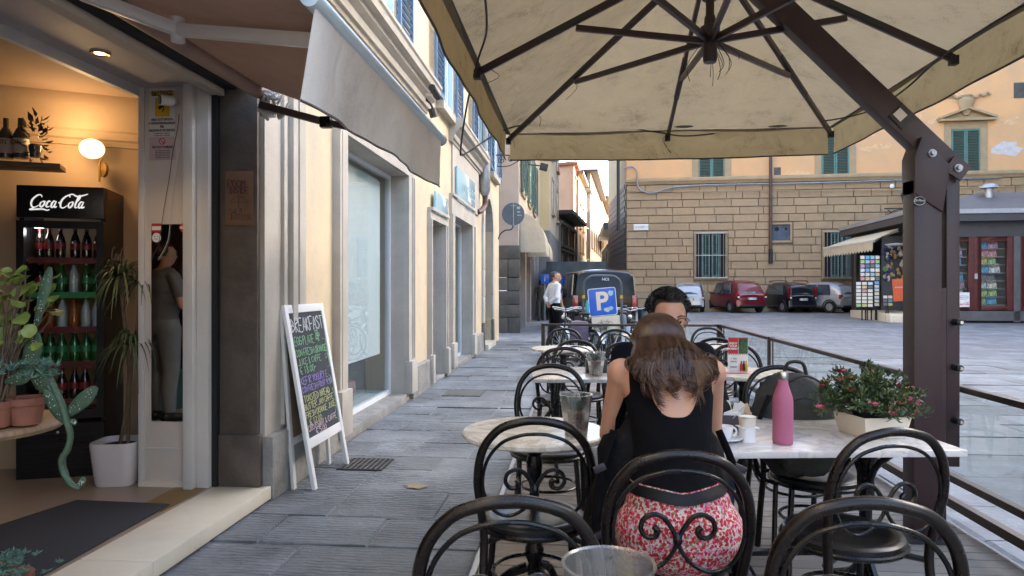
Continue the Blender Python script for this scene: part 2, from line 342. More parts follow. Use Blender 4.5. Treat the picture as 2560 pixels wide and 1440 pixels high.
def stone_mat(name, col, ribs=0, rnd=.18, lo=.55, hi=1.5, brick=False):
    m, t, b = _new(name); g = N(t, 'ShaderNodeNewGeometry'); src = g.outputs['Position']
    oi = N(t, 'ShaderNodeObjectInfo')
    n1 = N(t, 'ShaderNodeTexNoise', i_Scale=2.2, i_Detail=9, i_Roughness=.7); t.links.new(src, n1.inputs['Vector'])
    n2 = N(t, 'ShaderNodeTexNoise', i_Scale=26, i_Detail=6, i_Roughness=.7); t.links.new(src, n2.inputs['Vector'])
    cc = ramp(t, n1.outputs['Fac'], [(.28, tuple(x * lo for x in col)), (.5, col), (.72, tuple(min(1, x * hi) for x in col))])
    mr = N(t, 'ShaderNodeMapRange'); mr.inputs['To Min'].default_value = 1 - rnd; mr.inputs['To Max'].default_value = 1 + rnd; t.links.new(oi.outputs['Random'], mr.inputs[0])
    m2 = N(t, 'ShaderNodeMapRange'); m2.inputs['To Min'].default_value = .7; m2.inputs['To Max'].default_value = 1.3; t.links.new(n2.outputs['Fac'], m2.inputs[0])
    mu = N(t, 'ShaderNodeMath', operation='MULTIPLY'); t.links.new(mr.outputs[0], mu.inputs[0]); t.links.new(m2.outputs[0], mu.inputs[1])
    sc = N(t, 'ShaderNodeVectorMath', operation='SCALE'); t.links.new(cc.outputs[0], sc.inputs[0]); t.links.new(mu.outputs[0], sc.inputs['Scale'])
    out = sc.outputs[0]; hh = n2.outputs['Fac']
    if ribs:
        # chiselled grooves across the slab, broken up by noise and worn away in patches; each stone shifted by its own random value
        mp = N(t, 'ShaderNodeMapping'); mp.inputs['Scale'].default_value = (.42, 1, 0)
        t.links.new(src, mp.inputs[0]); ofs = N(t, 'ShaderNodeCombineXYZ'); t.links.new(oi.outputs['Random'], ofs.inputs[1]); t.links.new(ofs.outputs[0], mp.inputs['Location'])
        wv = N(t, 'ShaderNodeTexWave', bands_direction='Y', i_Scale=ribs, i_Distortion=7.0, i_Detail=4, i_Detail_Scale=2.2); t.links.new(mp.outputs[0], wv.inputs['Vector'])
        nw = N(t, 'ShaderNodeTexNoise', i_Scale=1.3, i_Detail=3); t.links.new(src, nw.inputs['Vector'])
        wr = ramp(t, nw.outputs['Fac'], [(.40, (.05, .05, .05)), (.62, (1, 1, 1))])
        mm = N(t, 'ShaderNodeMath', operation='MULTIPLY'); t.links.new(wv.outputs['Fac'], mm.inputs[0]); t.links.new(wr.outputs[0], mm.inputs[1])
        ad = N(t, 'ShaderNodeMath', operation='MULTIPLY_ADD'); ad.inputs[1].default_value = 1.9; t.links.new(mm.outputs[0], ad.inputs[0]); t.links.new(n2.outputs['Fac'], ad.inputs[2]); hh = ad.outputs[0]
    if brick:
        mp = N(t, 'ShaderNodeMapping'); t.links.new(src, mp.inputs[0]); mp.inputs['Rotation'].default_value = (0, 0, R(8))
        bt = N(t, 'ShaderNodeTexBrick', i_Scale=1.0); bt.inputs['Brick Width'].default_value = .95; bt.inputs['Row Height'].default_value = .5; bt.inputs['Mortar Size'].default_value = .014; bt.inputs['Mortar Smooth'].default_value = .2
        bt.inputs['Color1'].default_value = (.8, .8, .8, 1); bt.inputs['Color2'].default_value = (1.15, 1.15, 1.15, 1); bt.inputs['Mortar'].default_value = (.5, .5, .5, 1)
        t.links.new(mp.outputs[0], bt.inputs['Vector'])
        mx = N(t, 'ShaderNodeVectorMath', operation='MULTIPLY'); t.links.new(out, mx.inputs[0]); t.links.new(bt.outputs[0], mx.inputs[1]); out = mx.outputs[0]
        a2 = N(t, 'ShaderNodeMath', operation='SUBTRACT'); t.links.new(hh, a2.inputs[0]); t.links.new(bt.outputs['Fac'], a2.inputs[1]); hh = a2.outputs[0]
    t.links.new(out, b.inputs['Base Color'])
    bp = N(t, 'ShaderNodeBump', i_Strength=.95, i_Distance=.012); t.links.new(hh, bp.inputs['Height']); t.links.new(bp.outputs[0], b.inputs['Normal'])
    rr = N(t, 'ShaderNodeMapRange'); rr.inputs['To Min'].default_value = .38; rr.inputs['To Max'].default_value = .75; t.links.new(n1.outputs['Fac'], rr.inputs[0]); t.links.new(rr.outputs[0], b.inputs['Roughness'])
    return m
stone_mat('paving_ribbed', (.18, .19, .198), ribs=8.5)
stone_mat('paving_smooth', (.205, .213, .225), ribs=0)
stone_mat('paving_far', (.205, .21, .225), brick=True)
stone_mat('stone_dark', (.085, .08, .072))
stone_mat('stone_block', (.385, .265, .155), rnd=.06, lo=.84, hi=1.12); stone_mat('stone_joint', (.26, .175, .10))
mat('orange_plaster', (.72, .40, .19), .85, var=.10, scale=.5, bump=.15, col2=(.68, .42, .24))
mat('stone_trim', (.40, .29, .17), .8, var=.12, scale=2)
# marble
def marble(name, base, vein):
    m, t, b = _new(name); tc = N(t, 'ShaderNodeTexCoord')
    n = N(t, 'ShaderNodeTexNoise', i_Scale=3.2, i_Detail=10, i_Roughness=.62, i_Distortion=1.6); t.links.new(tc.outputs['Object'], n.inputs['Vector'])
    r = ramp(t, n.outputs['Fac'], [(.38, base), (.485, vein), (.52, base), (.62, tuple(x * .88 for x in base)), (.75, base)])
    t.links.new(r.outputs[0], b.inputs['Base Color']); b.inputs['Roughness'].default_value = .22
    return m
marble('white_marble', (.66, .64, .62), (.47, .46, .47)); marble('cream_marble', (.76, .73, .67), (.52, .46, .38))
# canopy cloth: dirty, slightly translucent
def cloth(name, col, trans, scale=3, dirt=.4):
    m = bpy.data.materials.new(name); m.use_nodes = True; MATS[name] = m; t = m.node_tree; t.nodes.clear()
    tc = N(t, 'ShaderNodeTexCoord'); n1 = N(t, 'ShaderNodeTexNoise', i_Scale=scale, i_Detail=12, i_Roughness=.75); t.links.new(tc.outputs['Object'], n1.inputs['Vector'])
    n2 = N(t, 'ShaderNodeTexNoise', i_Scale=140, i_Detail=3); t.links.new(tc.outputs['Object'], n2.inputs['Vector'])
    a = N(t, 'ShaderNodeMath', operation='MULTIPLY_ADD'); a.inputs[1].default_value = .35; t.links.new(n2.outputs['Fac'], a.inputs[0]); t.links.new(n1.outputs['Fac'], a.inputs[2])
    r = ramp(t, a.outputs[0], [(.42, tuple(x * (1 - dirt) for x in col)), (.62, col), (.85, tuple(min(1, x * 1.12) for x in col))])
    d = N(t, 'ShaderNodeBsdfDiffuse'); tl = N(t, 'ShaderNodeBsdfTranslucent'); mx = N(t, 'ShaderNodeMixShader'); mx.inputs[0].default_value = trans; o = N(t, 'ShaderNodeOutputMaterial')
    n3 = N(t, 'ShaderNodeTexNoise', i_Scale=4.5, i_Detail=2, i_Distortion=1.2); t.links.new(tc.outputs['Object'], n3.inputs['Vector']); b3 = N(t, 'ShaderNodeBump', i_Strength=.5, i_Distance=.03); t.links.new(n3.outputs['Fac'], b3.inputs['Height'])
    bp = N(t, 'ShaderNodeBump', i_Strength=.4, i_Distance=.004); t.links.new(a.outputs[0], bp.inputs['Height']); t.links.new(b3.outputs[0], bp.inputs['Normal'])
    for x in (d, tl): t.links.new(r.outputs[0], x.inputs[0]); t.links.new(bp.outputs[0], x.inputs['Normal'])
    t.links.new(d.outputs[0], mx.inputs[1]); t.links.new(tl.outputs[0], mx.inputs[2]); t.links.new(mx.outputs[0], o.inputs[0])
cloth('canopy_cloth', (.31, .26, .175), .36, scale=3.4, dirt=.55)
cloth('valance_cloth', (.36, .29, .165), .38, scale=4.5, dirt=.6)
cloth('grey_valance', (.92, .86, .78), .2, scale=1.6, dirt=.25)
cloth('awning_cloth', (.40, .295, .235), .25, scale=2, dirt=.15)
cloth('cream_cloth', (.70, .62, .48), .3, dirt=.15)

# ================================================================ GROUND
g = MB(); nx, ny = 46, 60
xs = [-60 + 0 * i for i in range(0)]
X_ = [-300, -60, -30, -12, -6, -3] + [i * 2.0 for i in range(-1, 20)] + [45, 60, 120, 300]
Y_ = [-200, -40, -12, -4] + [i * 2.0 for i in range(-1, 26)] + [56, 64, 80, 120, 200, 400]
def gz(x, y):
    t = max(0, min(1, (y - 15) / 19)); return .13 * t * t * (3 - 2 * t)
for x in X_:
    for y in Y_: g.v.append((x, y, gz(x, y) - .02 * (1 if y < 14 and -2.3 < x < 9 else .5)))
for i in range(len(X_) - 1):
    for j in range(len(Y_) - 1): a = i * len(Y_) + j; g.f.append((a, a + len(Y_), a + len(Y_) + 1, a + 1))
ground = struct(g.build('ground', 'paving_far', smooth=80)); ground['label'] = 'grey stone paved ground of the square'
slabm = {}
def slab_mesh(k):
    b = MB().box((0, 0, -.02), (1, 1, .04)); me = b.mesh('paving_slab', 'paving_ribbed', 0)
    bm = bmesh.new(); bm.from_mesh(me); bmesh.ops.bevel(bm, geom=[e for e in bm.edges if all(v.co.z > -.01 for v in e.verts)], offset=.008 + .003 * k, segments=1, affect='EDGES')
    for v in bm.verts: v.co.x += random.uniform(-.010, .010); v.co.y += random.uniform(-.022, .022)
    bm.to_mesh(me); bm.free(); return me
sm = [slab_mesh(k) for k in range(4)]; sm2 = []
for k in range(4): m_ = sm[k].copy(); m_.materials.clear(); m_.materials.append(MATS['paving_smooth']); sm2.append(m_)
pave = struct(thing('pavement', 'pavement of ribbed grey stone slabs along the shops', 'pavement')); del pave['category']
def slabs(x0, x1, y0, y1, wmin, wmax, rmin, rmax, ms, cut=None):
    y = y0
    while y < y1:
        h = random.uniform(rmin, rmax); x = x0 + (0 if random.random() < .5 else -random.uniform(.1, .5))
        while x < x1:
            wd = random.uniform(wmin, wmax); a = max(x, x0); b_ = min(x + wd, x1)
            if x1 - b_ < .25: b_ = x1
            if b_ - a > .12:
                me = random.choice(ms)
                o = link('slab', me, pave); o.location = ((a + b_) / 2, y + h / 2, gz(0, y) + random.uniform(-.007, .005)); o.scale = (b_ - a - .012, h - .012, 1); o.rotation_euler = (random.uniform(-.004, .004), random.uniform(-.004, .004), 0)
            x = b_ if b_ < x1 else x1
        y += h
slabs(-2.13, -.52, 1.6, 9.8, .5, .95, .38, .58, sm)
slabs(-2.13, 2.2, 10.75, 17.5, .7, 1.2, .5, .65, sm)
slabs(-2.13, -.6, 9.8, 10.75, .6, 1.0, .4, .5, sm)
slabs(2.25, 9.0, 2.2, 14.5, .75, 1.5, .55, .75, sm2)
# mortar bed seen in the joints between the slabs
struct(MB().bb((-2.14, 1.0, -.035), (9.0, 17.5, -.009)).build('mortar_bed', 'paving_smooth'))
# drain grate and patch by the chalkboard
gp = onZ(915, 1160, .004)
gr = thing('drain_grate', 'square metal drain grate in the pavement beside the chalkboard', 'drain grate', gp, 0)
m = MB()
for i in range(9): m.box((-.16 + i * .04, 0, 0), (.012, .34, .012)); m.box((0, -.16 + i * .04, 0), (.34, .012, .011))
m.build('grille', 'stone_dark', gr); MB().box((0, 0, -.003), (.36, .36, .006)).build('backing', 'black_gap', gr)
q = onZ(1040, 1216, .006)
m = MB(); m.prism([((.055 + .03 * math.sin(k * 2.3)) * math.cos(k * .45) * 1.4, (.05 + .025 * math.sin(k * 3.1)) * math.sin(k * .45)) for k in range(14)], lambda p: (p[0], p[1], 0), lambda p: (p[0] * .9, p[1] * .9, .004))
o = m.build('mortar_patch', 'stone_trim'); o.location = q; tag(o, 'small tan mortar patch set in the grey pavement', 'patch')
gp2 = onZ(1160, 983, .004)
m = MB().box((0, 0, 0), (.5, .5, .012)); m.box((0, 0, .002), (.42, .42, .014)); o = m.build('utility_cover', 'stone_dark', bevel=.004); o.location = gp2; tag(o, 'square stone utility cover set in the pavement near the shop door', 'cover')

# ================================================================ LEFT BUILDING
WX = -2.10; YE = onX(1247, 850, WX).y    # far end of the cream building
DOOR_Y = 4.25
lb = thing('cream_building', 'cream plastered building with grey window surrounds and blue shutters along the pavement', 'building', (0, 0, 0))
def dY(px, X=WX): return onX(px, 720, X).y
def dZ(px, py, X=WX): return onX(px, py, X).z
w1 = (dY(857), dY(1013)); zt = 2.78; zb = .10
d2 = (dY(1073), dY(1108)); w3 = (dY(1131), dY(1176)); a4 = (dY(1208), dY(1228))
zd2 = dZ(1090, 556); zw3 = dZ(1150, 550); za4 = dZ(1218, 520)
# wall panels between openings (each a wall part)
def wall(y0, y1, z0, z1, m_='cream_plaster', x0=-2.6, x1=WX): MB().bb((x0, y0, z0), (x1, y1, z1)).build('wall', m_, lb)
wall(4.9, w1[0], .0, 14); wall(w1[0], w1[1], zt, 14); wall(w1[1], d2[0], 0, 14)
wall(d2[0], d2[1], zd2, 14); wall(d2[1], w3[0], 0, 14); wall(w3[0], w3[1], zw3, 14); wall(w3[1], a4[0], 0, 14)
wall(a4[0], a4[1], za4 + .45, 14); wall(a4[1], YE, 0, 14)
wall(-8, .6, 0, 14); wall(.6, 4.9, 2.95, 14)
MB().bb((-9, -8, 13.9), (-1.6, YE, 14.2)).build('roof', 'stone_dark', lb)
MB().bb((-9, -8.2, 0), (-2.6, -8, 14)).build('wall', 'cream_plaster', lb); MB().bb((-9, YE - .1, 0), (-2.6, YE, 14)).build('wall', 'cream_plaster', lb); MB().bb((-9.2, -8, 0), (-9, YE, 14)).build('wall', 'cream_plaster', lb)
# plinth
def plinth(y0, y1, h, x=.05):
    MB().ext([(WX, .0), (WX + x, .0), (WX + x, h - .02), (WX + x - .025, h), (WX, h)], y0, y1).build('plinth', 'plinth', lb)
plinth(4.92, w1[0] - .12, .42, .06); plinth(w1[1] + .22, d2[0] - .10, .40); plinth(d2[1] + .10, w3[0] - .1, .40); plinth(w3[1] + .45, a4[0] - .2, .42)
# window surrounds
def surround(y0, y1, z0, z1, wd=.26, prot=.05, nm='window_frame', depth=.2, sill=True):
    for a, b_ in ((y0 - wd, y0), (y1, y1 + wd)):
        m = MB(); m.bb((WX, a, z0), (WX + prot, b_, z1 + .0)); e = .03
        inner = b_ if a < y0 - .01 else a; outer = a if a < y0 - .01 else b_
        m.bb((WX + prot, min(outer, outer + (e * 1.5 if outer < y0 else -e * 1.5)), z0 + .42), (WX + prot + .02, max(outer, outer + (e * 1.5 if outer < y0 else -e * 1.5)), z1))
        mid = (outer * .6 + inner * .4); m.bb((WX + prot, mid - .015, z0 + .42), (WX + prot + .012, mid + .015, z1))
        m.build('jamb', 'grey_trim', lb)
        m = MB().bb((WX, a - .015, z0), (WX + prot + .045, b_ + .015 * (0 if a < y0 - .01 else 1), z0 + .40)); m.build('jamb_base', 'grey_trim', lb, bevel=.008)
    MB().bb((WX, y0 - wd, z1), (WX + prot, y1 + wd, z1 + wd)).build('lintel', 'grey_trim', lb)
    MB().bb((WX, y0 - wd, z1 + wd), (WX + prot + .035, y1 + wd, z1 + wd + .045)).build('moulding', 'grey_trim', lb)
    MB().bb((WX - depth - .03, y1 - .004, z0), (WX - .001, y1 + .001, z1)).build('reveal', 'grey_trim', lb); MB().bb((WX - depth - .03, y0 - .001, z0), (WX - .001, y0 + .004, z1)).build('reveal', 'grey_trim', lb); MB().bb((WX - depth - .03, y0, z1 - .004), (WX - .001, y1, z1 + .001)).build('reveal', 'grey_trim', lb)
    if sill: MB().bb((WX - depth - .05, y0, 0), (WX + .03, y1, z0)).build('sill', 'plinth', lb, bevel=.006)
surround(w1[0], w1[1], zb, zt); surround(d2[0], d2[1], .05, zd2, .12); surround(w3[0], w3[1], .08, zw3, .3)
# shop window 1
GX = WX - .20
def framed_glass(y0, y1, z0, z1, fw=.05, blind_to=None, name='shop_window'):
    m = MB()
    for a, b_ in (((GX - .04, y0 + .005, z0), (GX + .02, y0 + fw, z1)), ((GX - .04, y1 - fw, z0), (GX + .02, y1 - .005, z1)), ((GX - .04, y0 + fw, z0), (GX + .02, y1 - fw, z0 + fw)), ((GX - .04, y0 + fw, z1 - fw), (GX + .02, y1 - fw, z1))): m.bb(a, b_)
    o = m.build(name, 'white_frame', lb)
    MB().bb((GX - .012, y0 + fw - .01, z0 + fw - .01), (GX - .006, y1 - fw + .01, z1 - fw + .01)).build('pane', 'shop_glass', o)
    if blind_to: MB().bb((GX - .035, y0 + .05, blind_to), (GX - .030, y1 - .30, z1 - .12)).build('roller_blind', 'blind', o); MB().tube([(GX - .07, y0 + .05, z1 - .12), (GX - .07, y1 - .35, z1 - .12)], .035, 10).build('blind_tube', 'white_frame', o)
framed_glass(w1[0], w1[1], zb, zt, blind_to=.62)
framed_glass(w3[0], w3[1], .08, zw3, .05)
framed_glass(d2[0], d2[1], .05, zd2, .05, name='glass_door')
hy = d2[0] + .3
MB().tube([(GX + .02, hy, .92), (GX + .07, hy, .95), (GX + .07, hy, 1.5), (GX + .02, hy, 1.53)], .016, 8).build('door_handle', 'white_frame', lb)
# pale rooms behind the glass
def room(y0, y1, z1, x1=WX - .6, m_='window_inside', name='display_niche', z0=.09):
    m = MB(); m.bb((x1 - 1.0, y0 - .3, z0 - .02), (GX - .06, y1 + .3, z0)); m.bb((x1 - 1.05, y0 - .3, 0), (x1 - 1.0, y1 + .3, z1 + .1)); m.bb((x1 - 1, y0 - .34, 0), (GX - .05, y0 - .3, z1 + .1)); m.bb((x1 - 1, y1 + .3, 0), (GX - .05, y1 + .34, z1 + .1)); m.bb((x1 - 1, y0 - .3, z1 + .1), (GX - .05, y1 + .3, z1 + .14))
    m.build(name, m_, lb)
room(w1[0], w1[1], zt, z0=.14); room(w3[0], w3[1], zw3, z0=.12); room(d2[0], d2[1], zd2, z0=.1)
# crockery in the window
mat('ceramic', (.66, .64, .64), .25, var=.04, bump=0); mat('ceramic_pink', (.45, .26, .26), .4)
bs = onX(905, 985, GX - .25); bz = .145
def bowl(y, x, r, h, name, label):
    m = MB().lathe([(r * .6, 0), (r * .9, h * .4), (r, h), (r * .93, h), (r * .82, h * .45), (0, h * .3)], (0, 0, 0), 20); o = m.build(name, 'ceramic'); o.location = (x, y, bz); tag(o, label, name.replace('_', ' ')); return o
bowl(6.9, GX - .30, .19, .12, 'ceramic_bowl', 'large white ceramic bowl on the floor of the shop window')
for i, (y, x, r) in enumerate([(6.55, GX - .22, .06), (6.4, GX - .45, .055), (7.2, GX - .2, .06), (7.45, GX - .3, .065), (7.05, GX - .55, .06), (6.7, GX - .12, .05)]):
    m = MB().lathe([(r * .8, -.05), (r, -.03), (r, .04), (r * .9, .04), (r * .8, -.02), (0, -.02)], (0, 0, 0), 16); m.xf(Matrix.Rotation(R(80), 4, 'Y') @ Matrix.Rotation(i * 1.3, 4, 'X')); o = m.build('ceramic_cup', 'ceramic'); o.location = (x, y, bz + r)
    tag(o, 'small white ceramic cup lying in the shop window display', 'cup', 'cups lying in the shop window')
m = MB().lathe([(.16, 0), (.17, .05), (.16, .14), (.1, .15), (0, .13)], (0, 0, 0), 20); o = m.build('ceramic_drum', 'ceramic_pink'); o.location = (GX - .5, 7.9, bz); tag(o, 'low pinkish ceramic dish at the back of the shop window', 'dish')
# sign panels and lettering
def sign_panel(px0, px1, pyt0, pyb0, txt=None):
    y0, y1 = dY(px0), dY(px1); z1 = dZ(px0, pyt0); z0 = dZ(px0, pyb0)
    o = MB().bb((WX + .04, y0, z0), (WX + .075, y1, z1)).build('sign_panel', 'sign_blue_glass', bevel=.004)
    if txt:
        tag(o, 'pale blue shop sign panel with the word OVERSO above the far shop window', 'sign')
        text('OVERSO', .28, 'faint_grey', o, (WX + .078, (y0 + y1) / 2 + .3, (z0 + z1) / 2), (R(90), 0, R(90)), xs=1.5)
        text('GIOIELLI', .10, 'faint_grey', o, (WX + .078, (y0 + y1) / 2 + .3, (z0 + z1) / 2 - .3), (R(90), 0, R(90)), xs=1.2)
    else: tag(o, 'plain pale blue sign panel above the narrow shop door', 'sign')
sign_panel(1077, 1109, 478, 532); sign_panel(1133, 1178, 415, 500, 1)
MB().bb((WX + .052, w1[0] + .1, zt + .42), (WX + .085, w1[1] - .6, zt + .62)).build('sign_panel', 'sign_blue_glass', None); tag(bpy.data.objects['sign_panel.002'], 'long pale blue sign strip above the big shop window behind the awning', 'sign')
# cornices over the shop windows
def cornice(y0, y1, z0, out=.26, h=.36):
    pr = [(0, 0), (.05, 0), (.06, .04), (.09, .05), (.10, .12), (.16, .17), (.17, .21), (out - .03, .23), (out - .02, .30), (out, .32), (out, h), (0, h + .03)]
    MB().ext([(WX + a, z0 + b_) for a, b_ in pr], y0, y1).build('cornice', 'grey_trim', lb, smooth=20)
cornice(w1[0] - .6, onX(1060, 250, WX).y, 3.80)
cy0, cy1 = dY(1122), dY(1196); cz = dZ(1196, 437); cornice(cy0, cy1, cz)
# frieze field under the far cornice
MB().bb((WX, cy0 + .2, zw3 + .3), (WX + .03, cy1 - .15, cz)).build('frieze', 'grey_trim', lb)
# upper windows with blue louvred shutters
def louvre(parent, y0, y1, z0, z1, x, m_, n, axis='y', nm='shutter', fr=.05, mf=None, th=.035):
    """shutter in the plane x (facing +X) with separate slats as geometry"""
    m = MB()
    for a, b_ in ((y0, y0 + fr), (y1 - fr, y1)): m.bb((x, a, z0), (x + th, b_, z1))
    for a, b_ in ((z0, z0 + fr * 1.4), (z1 - fr, z1), ((z0 + z1) / 2 - fr / 2, (z0 + z1) / 2 + fr / 2)): m.bb((x + .001, y0 + fr, a), (x + th - .001, y1 - fr, b_))
    o = m.build(nm, mf or m_, parent)
    s = MB(); st = (z1 - z0 - 2 * fr) / n
    for i in range(n):
        z = z0 + fr + (i + .5) * st; s.box((x + th * .5, (y0 + y1) / 2, z), (th * 1.15, y1 - y0 - 2 * fr, st * .35), Matrix.Rotation(R(38), 3, 'Y'))
    q = s.build('slat', m_, o, kind='stuff'); return o
def upper_win(yc, z0=4.22, z1=6.6, wd=1.05, sw=.62):
    w_ = thing('upper_window', 'x', 'window'); bpy.data.objects.remove(w_)
    m = MB()
    for a, b_ in ((yc - wd / 2 - .14, yc - wd / 2), (yc + wd / 2, yc + wd / 2 + .14)): m.bb((WX, a, z0), (WX + .05, b_, z1 + .14))
    m.bb((WX, yc - wd / 2, z1), (WX + .05, yc + wd / 2, z1 + .14)); m.bb((WX, yc - wd / 2 - .2, z0 - .12), (WX + .12, yc + wd / 2 + .2, z0)); o = m.build('window', 'grey_trim', lb)
    m = MB(); e = .05; X0 = WX + .003
    for a, b_ in ((yc - wd / 2, yc - wd / 2 + e), (yc - e / 2, yc + e / 2), (yc + wd / 2 - e, yc + wd / 2)): m.bb((X0, a, z0), (X0 + .03, b_, z1))
    for z in (z0, z0 + 1.2, z1 - e): m.bb((X0 + .001, yc - wd / 2, z), (X0 + .029, yc + wd / 2, z + e))
    m.build('sash', 'white_frame', o); MB().bb((X0, yc - wd / 2, z0), (X0 + .012, yc + wd / 2, z1)).build('pane', 'sign_blue_glass', o)
    for sgn in (-1, 1):
        a = yc + sgn * (wd / 2 + .02); b_ = a + sgn * sw
        louvre(o, min(a, b_), max(a, b_), z0 + .02, z1, WX + .07, 'blue_shutter', 26)
for yc in (3.1, 7.05, 10.75, 14.3, 17.0): upper_win(yc)
for yc in (3.1, 7.05, 10.75, 14.3, 17.0): upper_win(yc, 8.4, 10.6)
# arched doorway
m = MB(); ya, yb = a4; ym = (ya + yb) / 2; rr_ = (yb - ya) / 2
for i in range(10):
    t0, t1 = math.pi * i / 10, math.pi * (i + 1) / 10
    for (ra, rb) in ((rr_, rr_ + .28),):
        p = [(ym - ra * math.cos(t0), za4 - .5 + ra * math.sin(t0)), (ym - rb * math.cos(t0), za4 - .5 + rb * math.sin(t0)), (ym - rb * math.cos(t1), za4 - .5 + rb * math.sin(t1)), (ym - ra * math.cos(t1), za4 - .5 + ra * math.sin(t1))]
        MB().prism(p, lambda q: (WX - .3, q[0], q[1]), lambda q: (WX + .05, q[0], q[1])).build('arch_stone', 'grey_trim', lb)
for a, b_ in ((ya - .28, ya), (yb, yb + .28)):
    for z0, z1 in ((0, .62), (.63, 1.2), (1.21, 1.8), (1.81, za4 - .5)): MB().bb((WX - .3, a, z0), (WX + .05, b_, z1)).build('jamb_stone', 'stone_dark' if z1 < 1 else 'grey_trim', lb, bevel=.01)
MB().bb((WX - .32, ya - .1, 0), (WX - .25, yb + .1, za4 + .2)).build('door', 'dark_wood', lb)
MB().bb((WX - .24, ya, .0), (WX + .12, yb, .12)).build('doorstep', 'step_marble', lb)
# floodlight, camera bracket and downpipe on the wall
def fixture(px, py, X, label, name, cat):
    p = onX(px, py, X); t = thing(name, label, cat, p); return t
t = fixture(1056, 262, WX + .05, 'small black spotlight on a scrolled iron bracket under the cornice', 'wall_spotlight', 'spotlight')
MB().tube(cr([(0, 0, .22), (.08, .05, .18), (.05, .0, .08), (.12, -.02, 0), (.14, 0, -.06)], 4), .016, 6).build('bracket', 'iron', t); MB().tube([(.13, -.02, -.06), (.16, .0, -.17)], .055, 10).build('lamp_head', 'iron', t); MB().box((.02, .06, .22), (.04, .1, .04)).build('plate', 'iron', t)
t = fixture(1084, 228, WX + .28, 'small dark surveillance camera on the end of the long cornice', 'surveillance_camera', 'camera'); MB().tube([(0, -.1, .02), (.02, .16, -.03)], .045, 10).build('body', 'iron', t); MB().tube([(-.02, .0, -.04), (-.1, .0, -.04)], .02, 6).build('bracket', 'white_paint', t)
p1 = onX(1212, 395, WX + .12); p2 = onX(1214, 480, WX + .12)
t = thing('downpipe', 'grey metal downpipe with a swollen joint ending above the arched door', 'downpipe', (WX + .12, p1.y, 0))
MB().tube([(0, 0, 9), (0, 0, p2.z)], .07, 10).build('pipe', 'galvanised', t); MB().lathe([(.07, 0), (.12, .12), (.125, .75), (.07, .95)], (0, 0, p2.z - .1), 12).build('collector', 'galvanised', t)
MB().tube(cr([(0, 0, p2.z - .05), (0, 0, p2.z - .3), (-.05, -.25, p2.z - .45), (-.1, -.45, p2.z - .5)], 4), .06, 10).build('elbow', 'copper_pipe', t)

# ---------------- cafe shop front
shop = thing('cafe_shop', 'cafe shop front with dark pilaster, white door frame and open interior', 'shop front', (0, 0, 0))
SX = -2.05
# dark pilaster facing us, with base, and moulded grey return
MB().bb((-2.34, 4.27, .42), (SX - .03, 4.31, 2.95)).build('pilaster', 'dark_pilaster', shop, bevel=.01)
MB().bb((-2.34, 4.25, .10), (SX - .005, 4.30, .44)).build('pilaster_base', 'dark_pilaster', shop, bevel=.012)
m = MB(); m.bb((-2.3, 4.312, .0), (SX + .0, 4.96, 3.4)); m.bb((SX, 4.56, .45), (SX + .025, 4.61, 3.4)); m.bb((SX, 4.68, .45), (SX + .04, 4.76, 3.4)); m.bb((SX, 4.84, .45), (SX + .02, 4.95, 3.4)); m.build('moulded_jamb', 'grey_trim', shop)
MB().bb((-2.3, 4.305, .0), (SX + .06, 4.98, .42)).build('jamb_base', 'plinth', shop, bevel=.012)
MB().bb((-2.28, 4.26, 2.96), (SX + .002, 4.31, 3.4)).build('capital', 'grey_trim', shop)
# white frame with two steps, reveal panel with mirror
MB().bb((-2.375, 4.235, .10), (-2.34, 4.6, 2.95)).build('shutter_channel', 'black_gap', shop)
MB().bb((-2.46, 4.20, .10), (-2.377, 4.6, 2.72)).build('door_frame', 'white_paint', shop, bevel=.006)
MB().bb((-2.53, 4.16, .10), (-2.462, 4.6, 2.72)).build('door_frame', 'white_paint', shop, bevel=.008)
pl = onY(365, 900, 4.23); pr_ = onY(500, 900, 4.23)
panel = MB().bb((-2.87, 4.23, .10), (-2.532, 4.6, 2.72)).build('door_panel', 'door_paint', shop, bevel=.004)
MB().bb((-2.87, 4.215, .10), (-2.83, 4.232, 2.72)).build('panel_stile', 'white_paint', shop, bevel=.003)
MB().bb((-2.83, 4.222, .34), (-2.535, 4.232, .352)).build('panel_rail', 'white_paint', shop)
a = onY(378, 1053, 4.222); b_ = onY(473, 560, 4.222)
MB().bb((a.x, 4.224, a.z), (b_.x, 4.2295, b_.z)).build('mirror_pane', 'mirror', shop)
MB().bb((-2.86, 4.2, .10), (-2.54, 4.23, .125)).build('panel_foot', 'step_marble', shop)
# head of the opening
MB().bb((-2.9, .6, 2.72), (-2.375, 4.6, 2.86)).build('soffit', 'soffit_paint', shop)
MB().bb((-2.90, .6, 2.66), (-2.86, 4.6, 2.72)).build('soffit_edge', 'white_paint', shop)
MB().bb((-2.375, .6, 2.66), (-2.30, 4.26, 2.95)).build('track', 'grey_trim', shop); MB().bb((-2.295, .6, 2.70), (-2.22, 4.26, 2.95)).build('track', 'black_gap', shop); MB().bb((-2.215, .6, 2.72), (-2.12, 4.26, 2.95)).build('fascia', 'grey_trim', shop)
MB().bb((-2.9, .3, .10), (-2.05, .6, 2.95)).build('pilaster', 'dark_pilaster', shop)
# threshold step in three marble slabs
for y0, y1 in ((.6, 1.75), (1.755, 3.05), (3.055, 4.30)): MB().bb((-2.375, y0, .015), (-2.0, y1, .10)).build('threshold_slab', 'step_marble', shop, bevel=.006)
MB().bb((-2.36, .6, -.02), (-2.03, 4.30, .014)).build('threshold_bed', 'plinth', shop)
MB().bb((-2.60, 3.75, .095), (-2.40, 4.22, .1025)).build('brass_strip', 'brass', shop)
